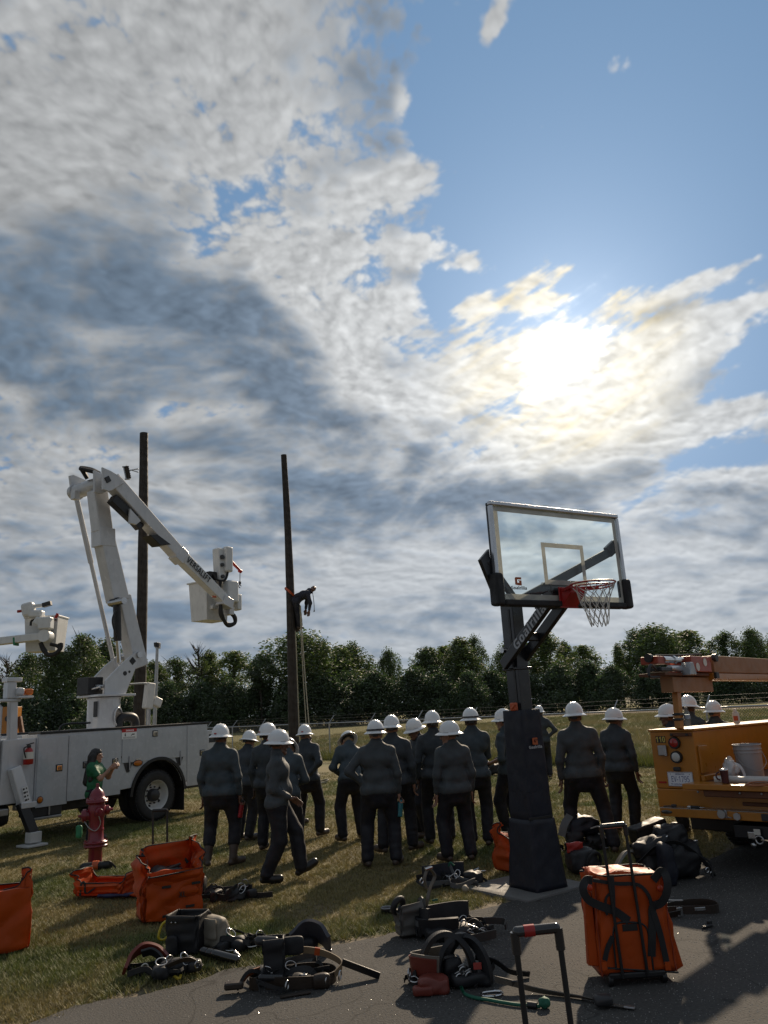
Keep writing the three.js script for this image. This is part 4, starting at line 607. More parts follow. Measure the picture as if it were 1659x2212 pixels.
  { const c = S(905, 187, wC + 0.3), d = S(937, 175, wC + 0.3), e = S(960, 97, wC + 0.3); part('yoke_hole', [moved(new THREE.CylinderGeometry(0.05, 0.05, 0.006, 14), [c[0], c[1], wC + 0.312], [Math.PI / 2, 0, 0]), moved(new THREE.CylinderGeometry(0.028, 0.028, 0.006, 14), [d[0], d[1], wC + 0.312], [Math.PI / 2, 0, 0])], M.dark, yk); part('yoke_badge', moved(box(0.13, 0.13, 0.006, 0, 0, 0, 0.002), [e[0], e[1], wC + 0.312], [0, 0, 0.78]), M.black, yk); const pv = S(1005, 52, wC + 0.3); part('pivot_pin', moved(new THREE.CylinderGeometry(0.07, 0.07, 0.72, 18), [pv[0], pv[1], wC], [Math.PI / 2, 0, 0]), M.steel, yk); }
  // lower boom, its lift cylinder and the levelling tube
  const lbT = Q(635, 470, -1.12), lbM = Q(668, 735, -1.12), lbE = Q(770, 1190, -1.12), lbB = Q(885, 1620, -1.12);
  const low = part('lower_boom', [bar(lbT, lbM, 0.30, 0.36, [0, 0, 1], 0.02, 0.31, 0.37), bar(lbM, lbE, 0.32, 0.37, [0, 0, 1], 0.02, 0.32, 0.42), bar([lbE[0] + 0.08, lbE[1] + 0.12, lbE[2]], [lbB[0] + 0.06, lbB[1], lbB[2]], 0.30, 0.33, [0, 0, 1], 0.02, 0.34, 0.36), bar([lbM[0] + 0.02, lbM[1] + 0.06, lbM[2]], [lbM[0] + 0.05, lbM[1] - 0.35, lbM[2]], 0.34, 0.40, [0, 0, 1])], M.white, t);
  { const a = Q(763, 1195, -0.95), b = Q(768, 1450, -0.95), c = Q(778, 1590, -0.95); part('lift_cylinder', [cyl(a, b, 0.085), cyl([a[0], a[1], -1.1], [a[0], a[1], -0.90], 0.10), tube([[a[0] - 0.1, a[1] - 0.2, -0.85], [a[0] - 0.17, (a[1] + b[1]) / 2, -0.85], [b[0] - 0.07, b[1], -0.86]], 0.02)], M.black, t); part('cylinder_rod', cyl(b, c, 0.045), M.chrome, t); part('boom_pin', moved(new THREE.CylinderGeometry(0.075, 0.075, 0.5, 18), [...Q(765, 1195, -0.9)], [Math.PI / 2, 0, 0]), M.steel, low); }
  { const a = Q(503, 530, -1.5), b = Q(595, 940, -1.5), c = Q(735, 1560, -1.5), d = Q(765, 1640, -1.5); part('leveling_tube', [cyl(b, a, 0.062, 0.058), cyl(c, b, 0.046, 0.046), cyl(d, c, 0.10, 0.05)], M.white, t); const k = Q(605, 775, -1.45), m = Q(660, 775, -1.25); part('tube_bracket', [bar(k, m, 0.03, 0.05), bar([k[0], k[1] + 0.08, k[2]], [m[0] + 0.1, m[1] + 0.05, m[2]], 0.03, 0.05), bar([k[0], k[1] - 0.09, k[2]], [m[0] + 0.1, m[1] - 0.09, m[2]], 0.03, 0.05)], M.white, t); }
  // elbow shaft and hoses
  const el = Q(590, 440, -1.4); part('elbow_shaft', [cyl([el[0], el[1] - 0.02, -2.05], [el[0], el[1] - 0.02, -0.70], 0.17, 0.17, 24), cyl([el[0], el[1] - 0.02, -1.95], [el[0], el[1] - 0.02, -1.90], 0.2, 0.2, 24)], M.white, t);
  { const pl = [[455, 370], [480, 365], [560, 400], [560, 480], [500, 510], [470, 490]].map(([x, y]) => F.z(K1(x, y), -2.0).slice(0, 2)); part('link_plate', prism(pl, -2.06, -1.98), M.white, t); const r = Q(492, 505, -1.6); part('rod_clevis', [box(0.14, 0.2, 0.16, r[0], r[1] + 0.02, -1.6)], M.white, t); const h = []; for (let i = 0; i < 4; i++) h.push(tube([Q(570, 390, -1.5 + i * 0.1), Q(545 - i * 4, 330, -1.5 + i * 0.1), Q(530, 318 + i * 3, -1.4 + i * 0.1), Q(600, 330 + i * 4, -1.15 + i * 0.06), Q(650, 355, -1.0 + i * 0.05)], 0.045, 8, 24)); part('hose_bundle', h, M.rubber, t, null, 'stuff'); }
  // upper boom
  const u0 = Q(720, 395, -0.62), u1 = Q(1165, 888, -0.62), u2 = Q(1475, 1195, -0.62), plate = [[660, 318], [715, 342], [765, 372], [800, 420], [720, 470], [700, 474], [662, 462]].map(([x, y]) => Q(x, y, -0.5).slice(0, 2));
  const up = part('upper_boom', [bar(u0, u1, 0.30, 0.34, [0, 0, 1], 0.02, 0.27, 0.30), prism(plate, -0.80, -0.74), prism(plate, -0.50, -0.44)], M.white, t);
  part('boom_tip', [bar([u1[0] - 0.14, u1[1] + 0.11, u1[2]], u2, 0.25, 0.29, [0, 0, 1], 0.02, 0.21, 0.24)], M.fibre, up);
  part('boom_collar', bar(Q(1145, 870, -0.62), Q(1190, 915, -0.62), 0.29, 0.34, [0, 0, 1]), M.white, up);
  { const a = Q(690, 372, -0.44), b = Q(745, 380, -0.44); part('boom_pin', [moved(box(0.13, 0.13, 0.03, 0, 0, 0), [a[0] + 0.05, a[1] - 0.07, -0.43], [0, 0, 0.6])], M.dark, up); void b; }
  { const a = Q(728, 520, -0.62), b = Q(870, 655, -0.62), c = Q(905, 668, -0.62), d = Q(1075, 815, -0.62); part('boom_cylinder', [bar(a, b, 0.20, 0.20), cyl(b, [c[0] + 0.1, c[1] - 0.1, c[2]], 0.06), bar([b[0], b[1] - 0.05, b[2]], [c[0] + 0.02, c[1] - 0.16, c[2]], 0.16, 0.13)], M.black, up); part('boom_bracket', prism([[850, 585], [905, 645], [920, 665], [890, 690], [845, 680]].map(([x, y]) => Q(x, y, -0.45).slice(0, 2)), -0.50, -0.44), M.white, up); part('boom_guard', prism([[950, 765], [1000, 760], [1088, 826], [1020, 832]].map(([x, y]) => Q(x, y, -0.62).slice(0, 2)), -0.78, -0.46), M.black, up); void d; }
  { const c = Q(1300, 985, -0.48), d = V3(u2[0] - u1[0], u2[1] - u1[1], 0).normalize(), w = part('boom_lettering', lettering('VERSALIFT', 0.15, 0.003), M.black, up); w.position.set(c[0], c[1], -0.482); w.rotation.z = Math.atan2(d.y, d.x); w.scale.x = 0.82; }
  // bucket, jib and winch at the tip
  const bw = -1.25, bA = F.z(K1(1240, 1080), bw), bB = F.z(K1(1490, 1300), bw), bc = [(bA[0] + bB[0]) / 2, (bA[1] + bB[1]) / 2 - 0.02];
  const tub = (() => { const g = new THREE.BoxGeometry(0.78, 0.98, 0.64, 4, 6, 4), p = g.attributes.position; for (let i = 0; i < p.count; i++) { const k = mix(0.88, 1.03, p.getY(i) / 0.98 + 0.5); p.setX(i, p.getX(i) * k); p.setZ(i, p.getZ(i) * k); } g.computeVertexNormals(); return g; })();
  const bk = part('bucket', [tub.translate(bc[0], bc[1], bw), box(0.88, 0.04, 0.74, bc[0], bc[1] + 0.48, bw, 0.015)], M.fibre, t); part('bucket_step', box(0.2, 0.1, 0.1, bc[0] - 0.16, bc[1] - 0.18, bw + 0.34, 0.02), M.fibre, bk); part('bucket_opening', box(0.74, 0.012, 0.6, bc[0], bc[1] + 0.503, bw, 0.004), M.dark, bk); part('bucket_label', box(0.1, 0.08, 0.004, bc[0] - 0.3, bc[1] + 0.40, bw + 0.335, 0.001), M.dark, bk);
  { const a = Q(1425, 845, -0.85), b = Q(1440, 1060, -0.85), jib = part('jib', [bar([a[0] + 0.02, a[1], -0.85], [b[0], b[1], -0.85], 0.24, 0.26, [0, 0, 1], 0.04), box2([a[0] + 0.08, a[1] - 0.62, -0.8], [a[0] + 0.32, a[1] + 0.05, -0.62], 0.06)], M.fibre, t); part('jib_knob', [cyl([a[0], a[1] - 0.25, -0.72], [a[0], a[1] - 0.25, -0.68], 0.06), cyl([a[0], a[1] - 0.45, -0.72], [a[0], a[1] - 0.45, -0.68], 0.05), cyl([a[0] + 0.02, a[1] - 0.75, -0.74], [a[0] + 0.02, a[1] - 0.75, -0.68], 0.05)], M.dark, jib);
    const r0 = Q(1485, 905, -0.8), r1 = Q(1568, 990, -0.8), hk = Q(1567, 1070, -0.8); part('winch_arm', [cyl(r0, r1, 0.05, 0.03), cyl([r1[0] - 0.03, r1[1], r1[2]], [r1[0] + 0.04, r1[1] - 0.02, r1[2]], 0.05)], M.red, jib); part('winch_line', [cyl(r1, hk, 0.010, 0.010, 6), box(0.06, 0.08, 0.05, hk[0], hk[1], hk[2], 0.015), ring(0.04, 0.012, [hk[0], hk[1] - 0.09, hk[2]], [0, 0, 0], 5)], M.dark, jib);
    part('control_cover', [box2([b[0] + 0.05, b[1] - 0.55, -0.86], [b[0] + 0.42, b[1] + 0.02, -0.60], 0.06), box2([b[0] + 0.42, b[1] - 0.72, -0.9], [b[0] + 0.58, b[1] - 0.3, -0.66], 0.04)], M.fibre, t); part('tip_bracket', [bar(Q(1440, 1180, -0.62), Q(1500, 1215, -0.62), 0.28, 0.24), box(0.16, 0.2, 0.22, ...Q(1495, 1255, -0.7))], M.white, up);
    const hs = []; for (let i = 0; i < 3; i++) hs.push(tube([Q(1440, 1215, -0.7 + i * 0.05), Q(1442 + i * 4, 1280, -0.7 + i * 0.05), Q(1490, 1340 + i * 5, -0.68), Q(1535, 1330, -0.66), Q(1535 - i * 4, 1290, -0.66), Q(1500, 1262, -0.7)], 0.045, 8, 28)); part('hose_loop', hs, M.rubber, up, null, 'stuff'); const h2 = [tube([Q(1370, 1040, -0.8), Q(1385, 1010, -0.8), Q(1420, 1050, -0.75), Q(1470, 1050, -0.72), Q(1490, 980, -0.7), Q(1488, 930, -0.72)], 0.03), tube([Q(1400, 1060, -0.8), Q(1430, 1110, -0.75), Q(1440, 1060, -0.7)], 0.04), box(0.3, 0.2, 0.16, ...Q(1385, 1025, -0.9))]; part('control_hose', h2, M.rubber, t); part('red_mark', box(0.12, 0.05, 0.03, ...Q(1400, 1160, -0.47)), M.orangeRed, up); }
  // tail camera arm behind the body
  { const a = S(940, 265, -2.0), b = S(1095, 265, -2.0), c = S(1080, 350, -2.0), d = S(1135, 395, -2.0); part('tail_post', [cyl([c[0], 0.95, -2.0], [c[0], c[1] - 0.1, -2.0], 0.05), tube([[a[0], a[1], -2.0], [b[0] - 0.1, b[1] + 0.01, -2.0], [b[0] + 0.05, b[1] - 0.05, -2.0], [b[0] + 0.08, b[1] - 0.3, -2.0]], 0.025)], M.galv, t); part('flood_light', [moved(box(0.24, 0.62, 0.16, 0, 0, 0, 0.04), [c[0], c[1], -2.0], [0, 0, -0.12]), moved(box(0.24, 0.22, 0.16, 0, 0, 0, 0.03), [d[0], d[1], -2.0], [0, 0, -0.4])], M.whiteDull, t); }
}
{ // the bucket and boom end of a second truck that stands out of the picture to the left
  const D = 21, q = (x, y, dd = 0) => atDepth(x * 0.3307, 905.2 + y * 0.3307, D + dd), base = q(-120, 1500); base.y = 0;
  const o = thing('aerial_bucket', 'white bucket on a level boom reaching in from the left edge', 'aerial bucket', base.toArray()), P = (x, y, dd) => q(x, y, dd).sub(base).toArray();
  const bm = part('boom', [bar(P(-700, 1530), P(330, 1415), 0.24, 0.20, [0, 0, 1], 0.02)], M.fibre, o); part('boom_band', bar(P(98, 1455), P(110, 1453), 0.25, 0.212, [0, 0, 1], 0.004), mat(0.02, 0.22, 0.10), bm); part('boom_end', moved(new THREE.CylinderGeometry(0.17, 0.17, 0.3, 18), P(300, 1418), [Math.PI / 2, 0, 0]), M.fibre, bm);
  const c = P(300, 1410, 0.55), tub = new THREE.BoxGeometry(0.92, 0.94, 0.66, 4, 6, 4), p = tub.attributes.position; for (let i = 0; i < p.count; i++) { const k = mix(0.88, 1.02, p.getY(i) / 0.94 + 0.5); p.setX(i, p.getX(i) * k); p.setZ(i, p.getZ(i) * k); } tub.computeVertexNormals();
  const bk = part('bucket', [tub.translate(...c), box(0.98, 0.05, 0.72, c[0], c[1] + 0.47, c[2], 0.02)], M.fibre, o); part('bucket_pads', [box(0.1, 0.26, 0.02, c[0] + 0.25, c[1] + 0.05, c[2] + 0.34), box(0.3, 0.05, 0.02, c[0] + 0.28, c[1] + 0.36, c[2] + 0.345)], M.dark, bk);
  const j = part('jib', [bar(P(180, 1200), P(195, 1290), 0.28, 0.34, [0, 0, 1], 0.1), bar(P(190, 1275), P(285, 1275), 0.28, 0.22, [0, 0, 1], 0.09), bar(P(215, 1225), P(300, 1215), 0.09, 0.09)], M.fibre, o); part('jib_handle', [bar(P(280, 1218), P(335, 1202), 0.13, 0.12)], M.dark, j); part('jib_lever', [cyl(P(115, 1257), P(165, 1250), 0.04), cyl(P(362, 1300), P(378, 1270), 0.04)], M.red, j);
  part('bucket_mount', [bar(P(235, 1310), P(330, 1370), 0.3, 0.24, [0, 0, 1], 0.06), box(0.35, 0.34, 0.3, ...P(300, 1335, -0.05), 0.05)], M.fibre, o);
  part('hose_loop', [0, 1, 2].map((i) => tube([P(265, 1462), P(285, 1500 + i * 6), P(320, 1540), P(365, 1530), P(398, 1490), P(400 - i * 5, 1465)], 0.06, 8, 24)), M.rubber, bk, null, 'stuff'); part('control_hose', [tube([P(200, 1350), P(205, 1320), P(225, 1310)], 0.03), tube([P(330, 1470), P(370, 1480), P(395, 1500)], 0.05)], M.rubber, bk);
}
{ // yellow digger arm seen between the mast and the cab
  const q = (x, y) => atDepth(...K2(x, y), 24), b = q(80, 520); b.y = 0; const P = (x, y) => q(x, y).sub(b).toArray();
  const o = thing('digger_arm', 'yellow digger arm showing between white truck cab and light mast', 'digger arm', b.toArray()); part('arm_plate', [bar(P(62, 700), P(85, 430), 0.3, 0.5, [0, 0, 1]), bar(P(88, 440), P(50, 520), 0.2, 0.1)], M.yellow, o); part('arm_rod', bar(P(172, 700), P(140, 500), 0.12, 0.12), M.rust, o); part('arm_pin', moved(new THREE.CylinderGeometry(0.09, 0.09, 0.34, 12), P(75, 515), [Math.PI / 2, 0, 0]), M.dark, o);
}

// ------------------------------------------------------------------ people
// surface of a distance field by surface nets; blocks far from the surface are skipped
function netMesh(f, lo, hi, cell) {
  const n = lo.map((v, i) => Math.ceil((hi[i] - v) / cell) + 2), [nx, ny, nz] = n, F = new Float32Array(nx * ny * nz), B = 4, id = (i, j, k) => (k * ny + j) * nx + i;
  for (let k0 = 0; k0 < nz; k0 += B) for (let j0 = 0; j0 < ny; j0 += B) for (let i0 = 0; i0 < nx; i0 += B) {
    const c = f(lo[0] + (i0 + 1.5) * cell, lo[1] + (j0 + 1.5) * cell, lo[2] + (k0 + 1.5) * cell), far = Math.abs(c) > cell * 5.2;
    for (let k = k0; k < Math.min(k0 + B, nz); k++) for (let j = j0; j < Math.min(j0 + B, ny); j++) for (let i = i0; i < Math.min(i0 + B, nx); i++) F[id(i, j, k)] = far ? c : f(lo[0] + i * cell, lo[1] + j * cell, lo[2] + k * cell);
  }
  const V = [], map = new Int32Array(nx * ny * nz).fill(-1), I = [];
  for (let k = 0; k < nz - 1; k++) for (let j = 0; j < ny - 1; j++) for (let i = 0; i < nx - 1; i++) {
    let m = 0; const c = []; for (let b = 0; b < 8; b++) { const v = F[id(i + (b & 1), j + ((b >> 1) & 1), k + (b >> 2))]; c.push(v); if (v < 0) m |= 1 << b; }
    if (m === 0 || m === 255) continue;
    let x = 0, y = 0, z = 0, w = 0;
    for (let a = 0; a < 8; a++) for (const e of [1, 2, 4]) { if (a & e) continue; const b = a | e; if ((c[a] < 0) === (c[b] < 0)) continue; const t = c[a] / (c[a] - c[b]); x += (a & 1) + (e === 1 ? t : 0); y += ((a >> 1) & 1) + (e === 2 ? t : 0); z += (a >> 2) + (e === 4 ? t : 0); w++; }
    map[id(i, j, k)] = V.length / 3; V.push(lo[0] + (i + x / w) * cell, lo[1] + (j + y / w) * cell, lo[2] + (k + z / w) * cell);
  }
  for (let k = 1; k < nz - 1; k++) for (let j = 1; j < ny - 1; j++) for (let i = 1; i < nx - 1; i++) {
    const s = F[id(i, j, k)] < 0, quad = (a, b, c, d, flip) => { if (a < 0 || b < 0 || c < 0 || d < 0) return; if (flip) I.push(a, b, c, a, c, d); else I.push(a, c, b, a, d, c); };
    if (s !== F[id(i + 1, j, k)] < 0) quad(map[id(i, j - 1, k - 1)], map[id(i, j, k - 1)], map[id(i, j, k)], map[id(i, j - 1, k)], s);
    if (s !== F[id(i, j + 1, k)] < 0) quad(map[id(i - 1, j, k - 1)], map[id(i, j, k - 1)], map[id(i, j, k)], map[id(i - 1, j, k)], !s);
    if (s !== F[id(i, j, k + 1)] < 0) quad(map[id(i - 1, j - 1, k)], map[id(i, j - 1, k)], map[id(i, j, k)], map[id(i - 1, j, k)], s);
  }
  const g = new THREE.BufferGeometry(); g.setAttribute('position', new THREE.Float32BufferAttribute(V, 3)); g.setIndex(I); g.computeVertexNormals(); return g;
}
const smin = (a, b, k) => { const h = Math.max(k - Math.abs(a - b), 0) / k; return Math.min(a, b) - h * h * k * 0.25; };
// bone: [ax, ay, az, bx, by, bz, ra, rb]
const bone = (a, b, ra, rb = ra) => [a.x, a.y, a.z, b.x, b.y, b.z, ra, rb];
function boneField(bones, k, grow = 0) {
  const B = bones.map((b) => { const dx = b[3] - b[0], dy = b[4] - b[1], dz = b[5] - b[2]; return [...b, dx, dy, dz, 1 / Math.max(dx * dx + dy * dy + dz * dz, 1e-9)]; });
  return (x, y, z) => { let d = 1e3; for (const b of B) { const px = x - b[0], py = y - b[1], pz = z - b[2], t = Math.max(0, Math.min(1, (px * b[8] + py * b[9] + pz * b[10]) * b[11])), ex = px - b[8] * t, ey = py - b[9] * t, ez = pz - b[10] * t; d = smin(d, Math.sqrt(ex * ex + ey * ey + ez * ez) - b[6] - (b[7] - b[6]) * t, k); } return d - grow; };
}
function bounds(bones, pad) { const lo = [1e9, 1e9, 1e9], hi = [-1e9, -1e9, -1e9]; for (const b of bones) for (let i = 0; i < 3; i++) { const r = Math.max(b[6], b[7]) + pad; lo[i] = Math.min(lo[i], b[i] - r, b[i + 3] - r); hi[i] = Math.max(hi[i], b[i] + r, b[i + 3] + r); } return [lo, hi]; }
// two bones from a to c of lengths l1, l2, bent towards pole
function bend(a, c, l1, l2, pole) { const d = c.clone().sub(a), L = Math.min(d.length(), (l1 + l2) * 0.995), u = d.normalize(), x = (l1 * l1 - l2 * l2 + L * L) / (2 * L), h = Math.sqrt(Math.max(0, l1 * l1 - x * x)), p = pole.clone().addScaledVector(u, -pole.dot(u)).normalize(); return a.clone().addScaledVector(u, x).addScaledVector(p, h); }
// a head with a face, centred between the ears, looking along +z
const HEAD = (() => {
  const S = (x, y, z, cx, cy, cz, rx, ry, rz) => { const a = (x - cx) / rx, b = (y - cy) / ry, c = (z - cz) / rz, l = Math.sqrt(a * a + b * b + c * c); return (l - 1) * Math.min(rx, ry, rz); };
  const nose = boneField([bone(V3(0, 0.012, 0.098), V3(0, -0.024, 0.118), 0.009, 0.0135), bone(V3(-0.012, -0.028, 0.102), V3(0.012, -0.028, 0.102), 0.009)], 0.01), ears = boneField([bone(V3(0.076, 0.018, -0.002), V3(0.073, -0.03, 0.004), 0.013, 0.010), bone(V3(-0.076, 0.018, -0.002), V3(-0.073, -0.03, 0.004), 0.013, 0.010)], 0.005), lips = boneField([bone(V3(-0.018, -0.058, 0.094), V3(0.018, -0.058, 0.094), 0.0085)], 0.01), brow = boneField([bone(V3(-0.045, 0.03, 0.078), V3(0.045, 0.03, 0.078), 0.018)], 0.01), chin = boneField([bone(V3(0, -0.098, 0.07), V3(0, -0.094, 0.074), 0.022), bone(V3(-0.048, -0.07, 0.02), V3(-0.02, -0.098, 0.066), 0.022), bone(V3(0.048, -0.07, 0.02), V3(0.02, -0.098, 0.066), 0.022)], 0.02);
  const f = (x, y, z) => { let d = S(x, y, z, 0, 0.035, -0.01, 0.076, 0.088, 0.098); d = smin(d, S(x, y, z, 0, -0.03, 0.03, 0.062, 0.078, 0.068), 0.03); d = smin(d, chin(x, y, z), 0.02); d = smin(d, brow(x, y, z), 0.02); d = smin(d, nose(x, y, z), 0.008); d = smin(d, lips(x, y, z), 0.008); d = smin(d, ears(x, y, z), 0.006); for (const s of [-1, 1]) d = Math.max(d, -(Math.hypot(x - s * 0.031, y - 0.008, z - 0.108) - 0.017)); return smin(d, boneField([bone(V3(0, -0.05, -0.02), V3(0, -0.16, -0.03), 0.052, 0.056)], 0.02)(x, y, z), 0.02); };
  const g = netMesh(f, [-0.1, -0.17, -0.12], [0.1, 0.135, 0.14], 0.0062), p = g.attributes.position, c = new Float32Array(p.count * 3);
  for (let i = 0; i < p.count; i++) { const x = Math.abs(p.getX(i)), y = p.getY(i), z = p.getZ(i); let k = 1; if (z > 0.06 && Math.abs(y + 0.058) < 0.008 && x < 0.026) k = 0.72; if (z > 0.05 && Math.hypot(x - 0.031, (y - 0.008) * 1.6) < 0.014) k = 0.3; if (z > 0.05 && Math.abs(y - 0.034) < 0.007 && x > 0.012 && x < 0.05) k = 0.35; c[3 * i] = k; c[3 * i + 1] = k * 0.98; c[3 * i + 2] = k * 0.96; }
  g.setAttribute('color', new THREE.BufferAttribute(c, 3)); return g;
})();
// a right hand hanging from the wrist at the origin, fingers down, palm towards -x (the thigh); curl bends the fingers
function handGeo(curl) {
  const B = [bone(V3(0, 0.02, 0), V3(0, -0.03, 0), 0.026, 0.027)];
  for (let i = 0; i < 4; i++) { const z = 0.033 - i * 0.021, L = [0.042, 0.047, 0.044, 0.034][i]; B.push(bone(V3(0, -0.02, z * 0.7), V3(0, -0.082, z), 0.0135, 0.0115)); let p = V3(0, -0.085, z), a = curl * 0.5; for (let k = 0; k < 3; k++) { const l = L * [1, 0.66, 0.52][k], q = p.clone().add(V3(-Math.sin(a) * l, -Math.cos(a) * l, 0)); B.push(bone(p, q, 0.0098 - k * 0.001, 0.009 - k * 0.001)); p = q; a += curl; } }
  let p = V3(-0.004, -0.028, 0.026), q = V3(-0.016, -0.058, 0.050); B.push(bone(p, q, 0.0135, 0.0115)); B.push(bone(q, V3(-0.026 - curl * 0.012, -0.086, 0.052 - curl * 0.012), 0.011, 0.009));
  const [lo, hi] = bounds(B, 0.012); return netMesh(boneField(B, 0.008), lo, hi, 0.0062);
}
const HAND = { loose: handGeo(0.45), grip: handGeo(1.15) };
const SKIN = { light: [0.34, 0.18, 0.12], tan: [0.24, 0.125, 0.08], brown: [0.13, 0.065, 0.04], dark: [0.06, 0.032, 0.022] };
const bodyMat = (k) => mat(...SKIN[k], { rough: 0.55, vc: true, map: null });
const SHIRTS = { slate: mat(0.042, 0.060, 0.072, { rough: 0.9, map: 'cloth', bump: 'fold', bumpBy: 0.006 }), char: mat(0.034, 0.044, 0.054, { rough: 0.9, map: 'cloth', bump: 'fold', bumpBy: 0.006 }), warm: mat(0.050, 0.060, 0.067, { rough: 0.9, map: 'cloth', bump: 'fold', bumpBy: 0.006 }), green: mat(0.009, 0.13, 0.052, { rough: 0.85, map: 'cloth', bump: 'fold', bumpBy: 0.008 }), navy: mat(0.022, 0.026, 0.042, { rough: 0.9, map: 'cloth', bump: 'fold', bumpBy: 0.01 }) };
const TROUSERS = mat(0.006, 0.007, 0.013, { rough: 0.9, map: 'cloth', bump: 'fold', bumpBy: 0.012 }), BOOT = mat(0.06, 0.042, 0.03, { rough: 0.6, bump: 'grain', bumpBy: 0.001 }), BOOTBLACK = mat(0.014, 0.013, 0.013, { rough: 0.45 }), HAIR = { black: mat(0.012, 0.010, 0.009, { rough: 0.6 }), brown: mat(0.06, 0.035, 0.02, { rough: 0.6 }), fair: mat(0.24, 0.15, 0.07, { rough: 0.6 }), grey: mat(0.16, 0.15, 0.14, { rough: 0.6 }) };
// full brim hard hat; origin at the head's centre
const HATGEO = (() => {
  const shell = new THREE.SphereGeometry(1, 40, 16, 0, Math.PI * 2, 0, Math.PI * 0.5), p = shell.attributes.position;
  for (let i = 0; i < p.count; i++) { const x = p.getX(i), y = p.getY(i), z = p.getZ(i); let k = 1; for (const c of [-0.26, 0, 0.26]) k += 0.045 * Math.exp(-Math.pow((x - c) / 0.055, 2)) * sstep(0.25, 0.6, y); p.setXYZ(i, x * 0.112 * k, 0.052 + Math.pow(y, 0.9) * 0.142 * k, z * 0.138 * k - 0.008); }
  shell.computeVertexNormals();
  const rings = [[1.0, 0.054], [1.12, 0.046], [1.31, 0.032], [1.365, 0.026], [1.36, 0.019], [1.29, 0.024], [1.08, 0.040], [0.94, 0.048]], seg = 48, P = [], I = [];
  rings.forEach(([k, y], j) => { for (let i = 0; i <= seg; i++) { const a = i / seg * Math.PI * 2, c = Math.cos(a), s = Math.sin(a), f = s > 0 ? 1.05 : 1; P.push(c * 0.112 * k, y - 0.006 * c * c + (s < 0 ? 0.004 : 0), s * 0.138 * k * f - 0.008); } if (j) for (let i = 0; i < seg; i++) { const a = (j - 1) * (seg + 1) + i, b = a + seg + 1; I.push(a, b, a + 1, b, b + 1, a + 1); } });
  const brim = new THREE.BufferGeometry(); brim.setAttribute('position', new THREE.Float32BufferAttribute(P, 3)); brim.setIndex(I); brim.computeVertexNormals();
  const band = new THREE.CylinderGeometry(1, 0.98, 0.034, 32, 1, true); band.scale(0.090, 1, 0.112); band.translate(0, 0.028, -0.010);
  const ratchet = box(0.07, 0.045, 0.018, 0, 0.008, -0.122, 0.006);
  const strap = []; { const t = []; for (let i = 0; i < 33; i++) { const a = i / 32 * Math.PI * 2; t.push([Math.cos(a) * 0.1185, 0.070, Math.sin(a) * 0.1455 - 0.008]); } strap.push(ribbon(t.slice(0, 32), 0.021, 0.003, [0, 1, 0], 48, true)); }
  const badge = new THREE.SphereGeometry(1, 12, 8); badge.scale(0.021, 0.010, 0.004); badge.translate(0, 0.072, -0.149);
  return { shell, brim, band: join([band, ratchet]), strap: join(strap), badge };
})();
const HATM = { shell: mat(0.78, 0.79, 0.79, { rough: 0.28, coat: 0.5, map: 'grime' }), band: M.black, strap: M.black, badge: M.red };
function hardHat(parent, pos, quat, o = {}) {
  const h = part('hard_hat', HATGEO.shell.clone(), HATM.shell, parent); h.position.copy(pos); h.quaternion.copy(quat); h.scale.setScalar(o.scale ?? 1.04);
  part('brim', HATGEO.brim.clone(), HATM.shell, h); part('headband', HATGEO.band.clone(), HATM.band, h);
  if (o.strap) part('hat_strap', HATGEO.strap.clone(), HATM.strap, h, 'black strap round the hat');
  if (o.badge) part('badge', HATGEO.badge.clone(), HATM.badge, h);
  return h;
}
